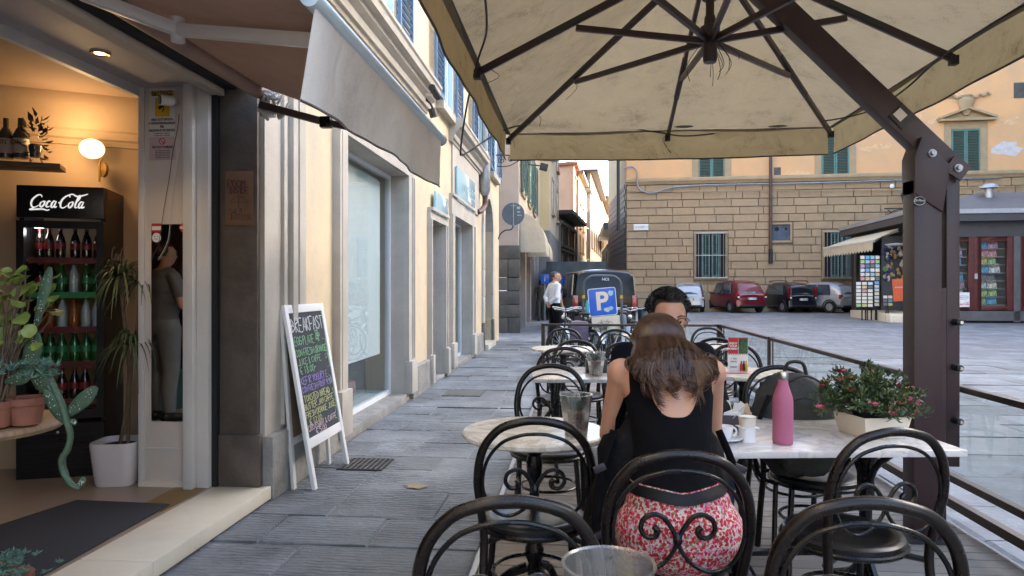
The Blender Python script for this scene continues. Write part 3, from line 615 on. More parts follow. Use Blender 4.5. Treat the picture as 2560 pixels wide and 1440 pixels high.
# interior
room_ = thing('cafe_interior', 'warm lit cafe interior with beige walls and cornice', 'room', (0, 0, 0))
struct(room_); del room_['category']
MB().bb((-8, -2, .06), (-2.376, 6.5, .099)).build('floor', 'inside_floor', room_)
MB().bb((-8, -2, 2.80), (-2.6, 6.5, 2.94)).build('ceiling', 'inside_ceiling', room_)
W0 = P(-120, 720, 4.75); W1 = P(420, 720, 5.30); wd_ = (W1 - W0).normalized(); wn = Vector((wd_.y, -wd_.x, 0))
a = W0 - wd_ * 3; c_ = W1 + wd_ * 1
m = MB().prism([(a.x, a.y), (c_.x, c_.y), (c_.x - wn.x * .1, c_.y - wn.y * .1), (a.x - wn.x * .1, a.y - wn.y * .1)], lambda p: (p[0], p[1], .1), lambda p: (p[0], p[1], 2.8)); m.build('back_wall', 'inside_wall', room_)
def along(prof, name, mt):
    m = MB(); n = len(prof); V = [q0 + wn * p[0] + UP * p[1] for q0 in (Vector((a.x, a.y, 0)), Vector((c_.x, c_.y, 0))) for p in prof]
    m.add(V, [tuple(range(n)), tuple(range(2 * n - 1, n - 1, -1))] + [(i, i + n, (i + 1) % n + n, (i + 1) % n) for i in range(n)]); return m.build(name, mt, room_)
along([(0, 2.46), (.03, 2.46), (.03, 2.5), (.06, 2.51), (.07, 2.56), (.10, 2.57), (.12, 2.65), (.20, 2.72), (.22, 2.80), (0, 2.80)], 'cornice', 'inside_wall')
MB().bb((-8.1, -2, .1), (-8, 6.5, 2.8)).build('side_wall', 'inside_wall', room_); MB().bb((-8, -2.1, .1), (-2.6, -2, 2.8)).build('side_wall', 'inside_wall', room_)
# mat
c4s = [onZ(-60, 1335, .103), onZ(192, 1253, .103), onZ(424, 1263, .103), onZ(90, 1450, .103)]
m = MB().prism([(p.x, p.y) for p in c4s][::-1], lambda p: (p[0], p[1], .1035), lambda p: (p[0], p[1], .112)); o = m.build('doormat', 'doormat'); tag(o, 'dark grey ribbed doormat inside the cafe threshold', 'doormat')
# ceiling spot
sp = onZ(250, 133, 2.718)
t = thing('ceiling_spotlight', 'small lit brass recessed spotlight in the door head', 'spotlight', sp); MB().lathe([(.028, -.001), (.05, -.008), (.052, .0)], (0, 0, 0), 20).build('ring', 'brass', t); MB().lathe([(0, -.003), (.029, -.003), (.029, .0)], (0, 0, 0), 20).build('bulb', 'spot_glow', t)
l = bpy.data.lights.new('spot_lamp', 'SPOT'); l.energy = 2; l.color = (1, .68, .35); l.spot_size = R(100); l.spot_blend = .6; l.shadow_soft_size = .03; lo_ = bpy.data.objects.new('spot_lamp', l); COL.objects.link(lo_); lo_.location = sp - Vector((0, 0, .02)); lo_.parent = None
# globe sconce
gc = P(230, 372, 4.95)
t = thing('globe_wall_lamp', 'lit frosted globe wall lamp on a round brass plate', 'lamp', gc)
o = MB().sphere((0, 0, 0), (.082, .082, .072), 24, 16).build('globe', 'lamp_glow', t)
cp = P(262, 425, 5.02) - gc
MB().tube([(.055, .03, -.06), cp + Vector((-.02, -.03, .04)), cp + Vector((-.02, -.03, -.09))], .008, 6).build('arm', 'brass', t); m = MB().lathe([(.0, 0), (.055, .0), (.055, .02), (0, .03)], (0, 0, 0), 20); m.xf(Matrix.Translation(cp) @ Matrix.Rotation(R(90), 4, 'X') @ Matrix.Rotation(R(-25), 4, 'Y')); m.build('wall_plate', 'brass', t)
l = bpy.data.lights.new('globe_lamp', 'POINT'); l.energy = 1.7; l.color = (1, .64, .30); l.shadow_soft_size = .1; lo_ = bpy.data.objects.new('globe_lamp', l); COL.objects.link(lo_); lo_.location = gc + FW * -.14 + UP * .0
MATS['lamp_glow'].node_tree.nodes['Principled BSDF'].inputs['Emission Strength'].default_value = .30
# fridge
fz = .10; f0 = P(40, 1200, 4.60); f0.z = fz; rot = R(20); FWD, FDP, FH = .53, .62, 2.0
fr = thing('drinks_fridge', 'tall black glass door drinks fridge with white Coca-Cola logo', 'fridge', (f0.x, f0.y, fz), rot)
m = MB(); m.bb((0, .05, .0), (.03, FDP, FH)); m.bb((FWD - .03, .05, 0), (FWD, FDP, FH)); m.bb((.03, FDP - .03, 0), (FWD - .03, FDP, FH)); m.bb((.03, .05, FH - .03), (FWD - .03, FDP - .03, FH)); m.bb((.03, .05, 0), (FWD - .03, FDP - .03, .36)); m.build('cabinet', 'fridge_black', fr)
MB().bb((0, 0, FH - .22), (FWD, .048, FH)).build('header', 'fridge_black', fr, bevel=.008)
m = MB(); m.bb((0, 0, .40), (.045, .045, 1.76)); m.bb((FWD - .045, 0, .40), (FWD, .045, 1.76)); m.bb((.045, 0, .40), (FWD - .045, .045, .46)); m.bb((.045, 0, 1.71), (FWD - .045, .045, 1.76)); dr = m.build('door', 'fridge_black', fr)
MB().bb((.045, .018, .46), (FWD - .045, .024, 1.71)).build('pane', 'pane', dr)
o = MB().bb((0, 0, 0), (FWD, .045, .37)).build('grille', 'fridge_black', fr); m = MB(); [m.bb((.04, -.006, .04 + i * .035), (FWD - .04, .0, .058 + i * .035)) for i in range(8)]; m.build('vent', 'fridge_black', o)
MB().sphere((.25, -.006, .31), .011, 10, 6).build('lock', 'steel', o)
def coca(parent, M4, h, mt, name='logo'):
    m = MB(); r = h * .055
    S_ = [[(1.15, 1.45), (1.0, 1.75), (.6, 1.75), (.1, 1.2), (0, .6), (.2, .1), (.6, .0), (1.0, .3)], [(.75, .1), (.0, -.35), (.6, -.3), (1.6, -.25), (2.2, -.4), (2.5, -.3)],
          [(1.5, .9), (1.2, .7), (1.15, .3), (1.35, .05), (1.6, .3), (1.65, .7), (1.5, .9), (1.8, .85)], [(2.35, .8), (2.2, .95), (2.0, .7), (1.95, .3), (2.1, .05), (2.4, .2)],
          [(3.0, .85), (2.8, .95), (2.6, .6), (2.6, .15), (2.8, .05), (3.0, .5)], [(3.1, .95), (2.98, .3), (3.1, .05), (3.3, .2)], [(3.4, .7), (3.6, .75)],
          [(4.7, 1.5), (4.6, 1.8), (4.2, 1.7), (3.8, 1.2), (3.7, .6), (3.85, .1), (4.2, .0), (4.6, .35)], [(4.2, 1.75), (4.9, 2.0), (5.6, 1.7), (6.4, 1.9), (6.9, 2.1)],
          [(5.1, .9), (4.8, .7), (4.75, .3), (4.95, .05), (5.2, .3), (5.25, .7), (5.1, .9), (5.35, .85)], [(5.5, .6), (5.9, 1.2), (6.0, 1.7), (5.85, 1.8), (5.7, 1.2), (5.6, .3), (5.75, .05), (5.95, .2)],
          [(6.5, .85), (6.3, .95), (6.1, .6), (6.1, .15), (6.3, .05), (6.5, .5)], [(6.6, .95), (6.48, .3), (6.6, .05), (6.85, .25)]]
    for i, s in enumerate(S_):
        pts = cr([((p[0] + .22 * p[1]) * h * .5, p[1] * h * .5, 0) for p in s], 5); L = len(pts)
        m.tube(pts, [r * (.55 + .9 * math.sin(math.pi * (k + .4) / (L))) for k in range(L)], 4, flat=.3)
    m.xf(M4); return m.build(name, mt, parent)
coca(fr, Matrix.Translation((.085, -.004, FH - .15)) @ Matrix.Rotation(R(90), 4, 'X'), .095, 'logo_white')
coca(fr, Matrix.Translation((FWD + .004, .16, 1.50)) @ Matrix.Rotation(R(90), 4, 'Z') @ Matrix.Rotation(R(90), 4, 'X'), .11, 'logo_grey')
MB().bb((FWD, .08, FH - .07), (FWD + .002, .3, FH - .02)).build('sticker', 'cardboard', fr)
shelfz = [.52, .78, 1.02, 1.26, 1.5]
for i, z in enumerate(shelfz):
    s_ = MB().bb((.035, .06, z - .012), (FWD - .035, FDP - .05, z)).build('shelf', 'galvanised', fr); MB().bb((.05, .05, z - .03), (FWD - .05, .06, z + .012)).build('price_strip', 'shelf_label' if i != 3 else 'green_label', s_)
def bottle_proto(name, body, cap, lab):
    t = thing(name, '', 'bottle'); MB().lathe([(.001, 0), (.028, 0), (.031, .01), (.031, .055), (.029, .07), (.031, .09), (.031, .125), (.022, .16), (.012, .185), (.011, .205)], (0, 0, 0), 12).build('body', body, t)
    MB().lathe([(.013, .2), (.013, .22), (0, .22)], (0, 0, 0), 10).build('cap', cap, t); MB().lathe([(.0317, .07), (.0317, .115)], (0, 0, 0), 12, cap=False).build('bottle_label', lab, t); return t
kinds = [bottle_proto('cola_bottle', 'cola', 'red_label', 'red_label'), bottle_proto('green_bottle', 'green_glassy', 'yellow_cap', 'green_label'), bottle_proto('orange_bottle', 'orange_drink', 'red_label', 'orange_drink'), bottle_proto('clear_bottle', 'clear_plastic', 'green_label', 'clear_plastic')]
F4 = Matrix.Translation((f0.x, f0.y, fz)) @ Matrix.Rotation(rot, 4, 'Z')
rows = [[0] * 6, [1] * 6, [2, 2, 3, 2, 3, 3], [0, 0, 1, 3, 1, 1], [0] * 6]; words_ = ['bottom', 'second lowest', 'middle', 'second highest', 'top']; kn = ['dark cola bottle with red cap', 'green soft drink bottle with yellow cap', 'orange drink bottle with red cap', 'clear bottle with green cap']
for i, z in enumerate(shelfz):
    for j, k in enumerate(rows[i]):
        p = F4 @ Vector((.085 + j * .073 + random.uniform(-.006, .006), .11 + random.uniform(0, .05), z)); put(kinds[k], p, 0, f'{kn[k]} on the {words_[i]} fridge shelf', group=f'{kn[k]}s on the {words_[i]} fridge shelf')
l = bpy.data.lights.new('fridge_lamp', 'POINT'); l.energy = .10; l.color = (.95, .95, 1); l.shadow_soft_size = .03; lo_ = bpy.data.objects.new('fridge_lamp', l); COL.objects.link(lo_); lo_.location = F4 @ Vector((.1, .1, 1.69))
# shelf with gin bottles and dried plant
sh0 = P(-40, 405, 4.6); sh1 = P(160, 420, 4.75)
o = MB().bar(P(-60, 410, 4.55), P(158, 421, 4.75), .2, .035).build('wall_shelf', 'dark_wood', None, bevel=.004); tag(o, 'dark wooden wall shelf carrying bottles above the fridge', 'shelf')
mat('gin_glass', (.04, .045, .04), .15, bump=0); mat('gin_label', (.35, .31, .26), .7)
for i, (px, lb_) in enumerate(((15, 'dark bottle with cream GIN label at the left end of the shelf'), (52, 'dark bottle with cream GIN label next to the dried leaves'))):
    p = P(px, 396, 4.6); t = thing('gin_bottle', lb_, 'bottle', p, R(10)); MB().lathe([(.0, 0), (.045, 0), (.047, .02), (.047, .15), (.03, .19), (.017, .21), (.017, .27), (0, .27)], (0, 0, 0), 16).build('body', 'gin_glass', t); MB().lathe([(.048, .03), (.048, .13)], (0, 0, 0), 16, cap=False).build('bottle_label', 'gin_label', t)
    text('GIN', .05, 'print_black', t, (0, -.051, .10), (R(90), 0, 0), xs=.8)
def leafy(mb, c, r, n, size, rng, up=.2, thin=.45, shell=.3, fold=.25):
    for _ in range(n):
        d = Vector((rng.gauss(0, 1), rng.gauss(0, 1), rng.gauss(0, 1))).normalized(); k = rng.uniform(shell, 1) ** .6; p = Vector(c) + Vector((d.x * r[0], d.y * r[1], d.z * r[2])) * k
        s = size * rng.uniform(.6, 1.3); t = (d + Vector((rng.uniform(-.6, .6), rng.uniform(-.6, .6), rng.uniform(-.3, .6) + up))).normalized(); q = t.cross(Vector((rng.uniform(-1, 1), rng.uniform(-1, 1), 1))).normalized(); nn = t.cross(q)
        mb.add([p, p + t * s * .5 + q * s * thin * .5 + nn * s * fold * .3, p + t * s - nn * s * .1, p + t * s * .5 - q * s * thin * .5 + nn * s * fold * .3, p + t * s * .5 - nn * s * .05], [(0, 1, 4), (1, 2, 4), (2, 3, 4), (3, 0, 4)])
dp = P(88, 394, 4.6); t = thing('dried_plant', 'bunch of dark dried leaves standing on the wall shelf', 'plant', dp); m = MB(); leafy(m, (0, 0, .14), (.09, .06, .16), 90, .06, random.Random(3)); m.build('leaves', 'dark_wood', t); MB().lathe([(.03, 0), (.04, .08), (.03, .09)], (0, 0, 0), 12).build('vase', 'gin_glass', t)
# notices, camera and stickers on the reveal panel
def onp(px, py, dy=0): return onY(px, py, 4.229 - dy)
def sheet(name, x0, y0, x1, y1, m_, label, cat, dy=.001, par=None):
    a = onp(x0, y1, dy); b_ = onp(x1, y0, dy); o = MB().bb((a.x, 4.229 - dy - .001, a.z), (b_.x, 4.229 - dy, b_.z)).build(name, m_, par)
    if cat: tag(o, label, cat)
    return o
def ln(s, px, py, hpx, mt, par, dy=.004, xs=1, bold=0):
    p = onp(px, py, dy); return text(s, hpx * 4.46 / 1700 * 1.35, mt, par, (p.x, p.y, p.z), (R(90), 0, 0), xs=xs, bold=bold)
nt_ = sheet('warning_notice', 374, 221, 437, 342, 'paper', 'white ATTENZIONE video surveillance notice with yellow square', 'notice', .002)
sheet('black_band', 379, 226, 433, 240, 'print_black', '', None, .0032, nt_); ln('ATTENZIONE!', 406, 233, 9, 'print_yellow', nt_, .0045, .85, .0008)
sheet('yellow_square', 388, 243, 424, 292, 'print_yellow', '', None, .0032, nt_)
m = MB(); q_ = onp(404, 266, .005); m.box((q_.x, q_.y, q_.z), (.05, .001, .02), Matrix.Rotation(R(-30), 3, 'Y')); m.box((q_.x + .01, q_.y, q_.z - .022), (.006, .001, .03), Matrix.Rotation(R(20), 3, 'Y')); m.build('camera_symbol', 'print_black', nt_)
for i, s in enumerate(['AREA SOTTOPOSTA', 'A VIDEOSORVEGLIANZA', 'PER', 'RAGIONI DI SICUREZZA']): ln(s, 405, 299 + i * 9, 6, 'print_black', nt_, .0045, .78, .0006)
for i in range(2): ln('La registrazione e effettuata', 405, 334 + i * 5 - 1, 3, 'print_black', nt_, .0045, .9)
n2_ = sheet('no_smoking_notice', 374, 343, 438, 401, 'paper_pink', 'pinkish VIETATO FUMARE no smoking notice below the surveillance notice', 'notice', .0015)
ln('VIETATO FUMARE', 406, 368, 6, 'print_black', n2_, .004, .85, .0004)
for i in range(5): ln('legge sul divieto di fumo nei locali', 406, 376 + i * 4.5, 2.4, 'pencil', n2_, .004, .85)
c0 = onp(405, 353, .004); m = MB(); m.tube([(c0.x + .02 * math.cos(a_ * .4), c0.y, c0.z + .02 * math.sin(a_ * .4)) for a_ in range(16)], .0025, 4, closed=True); m.bar((c0.x - .014, c0.y, c0.z + .014), (c0.x + .014, c0.y, c0.z - .014), .001, .004); m.build('no_smoking_symbol', 'print_red', n2_)
cp = onp(452, 262); t = thing('security_camera', 'white round security camera with black face on the door panel', 'camera', cp)
MB().tube([(0, -.03, 0), (.02, -.10, .005)], .008, 6).build('arm', 'white_paint', t); ax = Vector((-.055, -.07, -.008)); c1 = Vector((.0, -.07, .004))
MB().tube([c1, c1 + ax * .2, c1 + ax], [.024, .033, .033], 16).build('body', 'white_powder', t); MB().tube([c1 + ax, c1 + ax * 1.06], [.031, .026], 16).build('lens_face', 'print_black', t); MB().lathe([(.022, 0), (.022, .012)], (0, 0, 0), 14).xf(Matrix.Translation((.06, 0, .02)) @ Matrix.Rotation(R(90), 4, 'X')).build('mount', 'white_paint', t)
for i, (pts, lb_) in enumerate((([(448, 285), (444, 320), (432, 380), (424, 440), (410, 520), (398, 600), (378, 650)], 'thin black camera cable hanging down the door panel and mirror'), ([(455, 300), (452, 360), (440, 440), (428, 520), (420, 600), (395, 650)], 'thin pale cable hanging beside the black camera cable'))):
    o = MB().tube(cr([onp(x_, y_, .012) for x_, y_ in pts], 5), .0018, 5).build('camera_cable', 'print_black' if i == 0 else 'white_paint'); tag(o, lb_, 'cable')
for i, (px, py, lb_) in enumerate(((391, 570, 'small red and white square sticker on the mirror corner'), (460, 569, 'round red and white sticker on the right corner of the mirror'), (391, 594, 'small round white face sticker on the mirror'))):
    p = onp(px, py, .0075); m = MB()
    if i == 0: m.bb((p.x - .032, p.y, p.z - .03), (p.x + .032, p.y + .001, p.z + .03)); o = m.build('sticker', 'print_red'); MB().bb((p.x - .032, p.y - .001, p.z - .014), (p.x + .032, p.y - .0002, p.z + .012)).build('stripe', 'print_white', o)
    else:
        m.lathe([(0, 0), (.031, 0), (.031, .001)], (0, 0, 0), 20).xf(Matrix.Translation(p) @ Matrix.Rotation(R(90), 4, 'X')); o = m.build('sticker', 'print_red' if i == 1 else 'print_white')
        if i == 1: MB().bb((p.x - .027, p.y - .0025, p.z - .008), (p.x + .027, p.y - .0015, p.z + .008)).build('stripe', 'print_white', o)
        else:
            s_ = MB()
            for dx in (-.01, .01): s_.box((p.x + dx, p.y - .002, p.z + .008), (.008, .001, .004))
            s_.box((p.x, p.y - .002, p.z - .01), (.022, .001, .003)); s_.build('face_mark', 'print_black', o)
    tag(o, lb_, 'sticker')
# cardboard sign on the dark pilaster
a = onY(563, 563, 4.262); b_ = onY(632, 427, 4.262)
cs = MB().bb((a.x, 4.262, a.z), (b_.x, 4.266, b_.z)).build('cardboard_sign', 'cardboard', bevel=.001); tag(cs, 'brown cardboard sign saying ROOM INSIDE SALA INTERNA on dark pilaster', 'sign')
m = MB(); s_ = b_.x - a.x; rg = random.Random(4)
for k, (tx, zz, xx, hh) in enumerate((('ROOM', .70, .1, .062), ('INSIDE', .58, .14, .055))): strokes(m, tx, xx * s_, zz * (b_.z - a.z), hh * .75, hh * .5, .0022, .1, rg)
m.xf(Matrix.Translation((a.x, 4.260, a.z)) @ Matrix.Rotation(R(90), 4, 'X')); m.build('writing', 'marker', cs)
m = MB()
for k, (tx, zz, xx, hh) in enumerate((('SALA', .2, .16, .045), ('INTERNA', .09, .18, .045))): strokes(m, tx, xx * s_, zz * (b_.z - a.z), hh * .8, hh * .5, .0014, .1, rg)
cx, cz_ = .5 * s_, .42 * (b_.z - a.z); m.tube(cr([(cx - .06, cz_, 0), (cx - .03, cz_ + .03, 0), (cx, cz_ + .04, 0), (cx + .03, cz_ + .03, 0), (cx + .06, cz_, 0)], 3), .0014, 4); m.tube([(cx - .06, cz_, 0), (cx + .06, cz_, 0)], .0014, 4); m.tube(cr([(cx, cz_ + .05, 0), (cx, cz_ - .04, 0), (cx + .012, cz_ - .05, 0), (cx + .02, cz_ - .035, 0)], 3), .0014, 4)
m.xf(Matrix.Translation((a.x, 4.260, a.z)) @ Matrix.Rotation(R(90), 4, 'X')); m.build('umbrella_drawing', 'pencil', cs)

# ================================================================ AWNING
aw = thing('cafe_awning', 'brown retractable cafe awning with hanging grey valance', 'awning', (0, 0, 0))
A0, A1 = 1.95, 4.05; RX, RZ, BX, BZ = -2.0, 2.64, -.83, 2.31
MB().tube([(RX, .4, RZ), (RX, 4.12, RZ)], .045, 16).build('roller_tube', 'shade_tube', aw)
MB().tube([(RX, 4.12, RZ), (RX, 4.2, RZ)], [.035, .03], 10).build('tube_end', 'white_powder', aw)
def awn(u, v): # u along X, v along Y
    x = RX + (BX - RX) * u; y = 1.7 + (A1 + .03 - 1.7) * v; z = RZ + .03 + (BZ - RZ - .0) * u - .035 * math.sin(math.pi * u); return (x, y, z)
m = MB().grid(awn, 14, 12); V_ = list(m.v); n_ = len(V_); m.add([(x, y, z + .004) for x, y, z in V_], [tuple(i for i in f[::-1]) for f in m.f[:13 * 11]]); m.build('fabric', 'awning_cloth', aw, smooth=80)
MB().tube([(BX, A0 + .1, BZ), (BX, A1 + .06, BZ)], .032, 14).build('front_bar', 'light_blue_bar', aw); MB().tube([(BX, A1 + .06, BZ), (BX, A1 + .075, BZ)], .036, 14).build('end_cap', 'galvanised', aw)
def val(u, v):
    y = A0 + .12 + (A1 - A0 - .12) * u; h = .27 + .03 * math.exp(-((u - 0) / .12) ** 2); x = BX + .012 - .05 * v * (1 - .5 * u) + .018 * v * math.sin(u * 13 + 1) + .004 * v * math.sin(u * 41); return (x, y - .03 * v * (1 - u), BZ - .028 - h * v)
m = MB().grid(val, 90, 12); n_ = len(m.v); k_ = len(m.f); m.add([(x - .003, y, z) for x, y, z in m.v], [f[::-1] for f in m.f[:k_]]); m.build('valance', 'grey_valance', aw, smooth=80)
MB().tube([val(i / 60, 1) for i in range(61)], .005, 5).build('hem', 'shaded_arm_dark_hem', aw)
# folding arms
pn = (-(BZ - RZ) / (BX - RX), 0, 1); pp = (RX, 0, RZ - .06)
def ap(px, py): return onPl(px, py, pp, pn)
e = ap(445, 75); s0 = Vector((RX + .03, ap(230, -10).y - .3, RZ - .05)); h0 = ap(200, -18); h1 = Vector((BX - .02, ap(780, 112).y, BZ - .02))
MB().bar(h0, e, .045, .05).build('arm', 'white_powder', aw, bevel=.006); MB().bar(e, h1, .045, .05).build('arm', 'white_powder', aw, bevel=.006)
MB().tube([e + Vector((0, 0, -.05)), e + Vector((0, 0, .05))], .028, 14).build('elbow_joint', 'white_powder', aw)
b0 = Vector((RX + .02, 4.10, RZ - .09)); e2 = P(815, 306, 4.25); h2 = Vector((BX - .02, 4.02, BZ - .03))
e2 = onY(815, 306, 4.10); h2 = onY(1000, 345, 4.05)
MB().bar(b0, e2, .04, .045).build('arm', 'shaded_arm_dark_hem', aw, bevel=.006); MB().bar(e2, h2, .035, .04).build('arm', 'shaded_arm_dark_hem', aw, bevel=.006); MB().box(e2, (.07, .05, .07)).build('elbow_joint', 'black_metal', aw, bevel=.008)  # far arm coloured dark for the shade it hangs in
m = MB(); rg = random.Random(8); bc = Vector((RX + .04, 4.17, RZ - .05))
m.box(bc, (.09, .06, .2)); m.build('bracket', 'galvanised', aw, bevel=.01)
m = MB()
for i in range(26):
    q = bc + Vector((rg.uniform(-.05, .1), -.05, rg.uniform(-.09, .1))); m.tube(cr([q, q + Vector((rg.uniform(.0, .09), -.01, rg.uniform(-.06, .05))), q + Vector((rg.uniform(-.02, .12), 0, rg.uniform(-.08, .03)))], 3), rg.uniform(.006, .014), 6)
m.build('plastic_wrap', 'white_powder', aw, smooth=80)
# ================================================================ CHALKBOARD (A-board leaning to the wall)
FL = Vector((-1.80, 4.55, .0)); FR_ = Vector((-1.82, 5.28, .0)); TOP = Vector((-2.0, 0, 1.28))
lean = math.atan2(.22, 1.27)
ab = thing('chalkboard_sign', 'white framed A-board with breakfast menu chalked on black, beside the cafe', 'chalkboard', (-1.80, 4.55, 0), R(90))
# local: x along wall (+Y world), y = towards wall (-X world), z up. front panel leans back
Lm = Matrix.Rotation(-lean, 4, 'X'); BW, BH = .72, 1.30
def fb(a, b_, name, mt, par=ab, mtx=Lm, bev=.003): return MB().bb(a, b_).xf(mtx).build(name, mt, par, bevel=bev)
for n_, (a, b_) in dict(leg1=((0, 0, 0), (.05, .025, BH)), leg2=((BW - .05, 0, 0), (BW, .025, BH))).items(): fb(a, b_, 'leg', 'bright_white')
fb((.05, .001, BH - .06), (BW - .05, .024, BH), 'rail', 'bright_white'); fb((.05, .001, .28), (BW - .05, .024, .35), 'rail', 'bright_white')
bd = fb((.05, .008, .35), (BW - .05, .016, BH - .06), 'board', 'chalkboard', bev=0)
L2 = Matrix.Translation((0, .31, 0)) @ Matrix.Rotation(R(3.0), 4, 'X')
for a, b_ in (((0, 0, 0), (.045, .022, 1.26)), ((BW - .045, 0, 0), (BW, .022, 1.26)), ((.045, .001, 1.2), (BW - .045, .021, 1.26)), ((.045, .001, .3), (BW - .045, .021, .35))): MB().bb(a, b_).xf(Matrix.Translation((0, .15, 0)) @ Matrix.Rotation(-lean * .42, 4, 'X')).build('back_leg', 'white_powder', ab, bevel=.003)
MB().bb((.045, .006, .35), (BW - .045, .014, 1.2)).xf(Matrix.Translation((0, .15, 0)) @ Matrix.Rotation(-lean * .42, 4, 'X')).build('back_board', 'wood_top', ab)
lines = [('BREAKFAST', .07, 1.10, .10, .066, 'chalk_white', .0040), ('EGG PLATE', .08, 1.005, .06, .042, 'chalk_green', .0026), ('CON FRESH ORANGE', .07, .925, .05, .039, 'chalk_green', .0024), ('JUICE & CAFFE', .085, .862, .045, .037, 'chalk_green', .0022), ('€ 18,00-', .10, .80, .05, .042, 'chalk_green', .0024),
         ('KEFIR YOGURT E', .085, .725, .05, .040, 'chalk_purple', .0024), ('CON FRESH FRUIT 9,90', .075, .668, .042, .0325, 'chalk_purple', .0022), ('TOASTED BREAD', .08, .60, .046, .040, 'chalk_yellow', .0024), ('BUTTER JAM CAFFE', .075, .545, .043, .037, 'chalk_yellow', .0022), ('FRESH ORANGE JUICE', .075, .488, .042, .0345, 'chalk_yellow', .0022), ('€ 12,00', .12, .435, .042, .037, 'chalk_yellow', .0022),
         ]
lines += [('CROISSANT & CAFFE', .075, .395, .040, .0355, 'chalk_pink', .0023), ('€ 5,00', .2, .355, .036, .04, 'chalk_pink', .0026)]
rg = random.Random(12); sc_ = 1.0
for tx, x, z, h, w_, mt, r in lines:
    m = MB(); strokes(m, tx, x, z, h, w_, r, .12, rg); m.xf(Lm @ Matrix.Translation((0, .007, 0)) @ Matrix.Rotation(R(90), 4, 'X')); m.build('chalk_writing', mt, bd)
m = MB(); fx, fz_ = .51, 1.06
m.tube([((fx + (.032 + .012 * math.cos(5 * a_)) * math.cos(a_)), fz_ + (.04 + .014 * math.cos(5 * a_)) * math.sin(a_), 0) for a_ in [k * .21 for k in range(30)]], .003, 4, closed=True); m.tube([(fx + .012 * math.cos(a_), fz_ + .014 * math.sin(a_), 0) for a_ in [k * .6 for k in range(10)]], .004, 4, closed=True)
m.tube([(.60, 1.02, 0), (.66, 1.02, 0), (.66, .80, 0), (.62, .80, 0)], .0022, 4); m.tube(cr([(.60, .74, 0), (.655, .70, 0), (.60, .66, 0)], 4), .0018, 4); m.tube(cr([(.63, .63, 0), (.655, .58, 0), (.66, .5, 0), (.62, .43, 0)], 4), .002, 4); m.tube([(.655, .42, 0), (.655, .36, 0)], .002, 4)
m.tube(cr([(.60, .90, 0), (.605, .87, 0), (.63, .87, 0), (.645, .9, 0), (.60, .9, 0)], 3), .0018, 4)
m.xf(Lm @ Matrix.Translation((0, .007, 0)) @ Matrix.Rotation(R(90), 4, 'X')); m.build('chalk_drawing', 'chalk_green', bd)
# ================================================================ DECK
DZ = .06; DX0, DX1, DY0, DY1 = -.47, 2.12, .55, 10.55
deck = struct(thing('deck', 'slatted grey brown wooden terrace deck', 'deck')); del deck['category']
y = DY0; i = 0
bmz = MB().box((0, 0, 0), (1, 1, 1)); me_b = bmz.mesh('deck_board', 'deck_wood', 0)
bm = bmesh.new(); bm.from_mesh(me_b); bmesh.ops.bevel(bm, geom=[e for e in bm.edges if all(v.co.z > 0 for v in e.verts) and abs(e.verts[0].co.y - e.verts[1].co.y) < .1], offset=.06, segments=1, affect='EDGES'); bm.to_mesh(me_b); bm.free()
while y < DY1:
    o = link('board', me_b, deck); o.location = ((DX0 + DX1) / 2 + random.uniform(-.003, .003), y + .045, DZ - .012 + random.uniform(-.001, .001)); o.scale = (DX1 - DX0, .088, .024); y += .094
MB().bb((DX0 + .02, DY0, -.008), (DX1 - .02, DY1, DZ - .03)).build('deck_joists', 'black_gap', deck)
MB().bb((DX0 - .03, DY0, -.005), (DX0 - .002, DY1, DZ + .002)).build('edge_trim', 'galvanised', deck)

# ================================================================ GLASS FENCE
def fence_run(p0, p1, label, posts, zt=.83, z0=.30, z1=.155):
    p0 = Vector(p0); p1 = Vector(p1); d = p1 - p0; t = thing('glass_fence', label, 'fence', p0); L = d.length; u = d / L
    for s in posts:
        q = u * s; MB().bar(q + UP * -.02, q + UP * (zt + .01), .055, .055, up=u).build('post', 'rail_bronze', t); MB().box(q + UP * (zt + .014), (.075, .075, .012)).build('post_cap', 'rail_bronze', t)
    for a, b_ in zip(posts[:-1], posts[1:]):
        A, B = u * (a + .03), u * (b_ - .03)
        MB().bar(A + UP * zt, B + UP * zt, .05, .035).build('top_rail', 'rail_bronze', t, bevel=.004)
        MB().bar(A + UP * z0, B + UP * z0, .045, .04).build('middle_rail', 'rail_bronze', t); MB().bar(A + UP * z1, B + UP * z1, .045, .05).build('bottom_rail', 'rail_bronze', t)
        MB().bar(A + UP * (z0 + .02), A + UP * (zt - .017), .012, .03, up=u).build('glazing_bead', 'steel', t)
        MB().bar(A + UP * (zt + z0) / 2, B + UP * (zt + z0) / 2, .008, zt - z0 - .05).build('pane', 'fence_glass', t)
    return t
FX = 2.17
fence_run((FX, 10.45, 0), (FX, .3, 0), 'long bronze framed glass fence along the square side of the terrace', [0, 2.55, 5.1, 7.65, 10.1])
fence_run((DX0 - .05, 10.55, 0), (FX - .06, 10.55, 0), 'bronze framed glass fence closing the far end of the terrace', [0, 2.66])

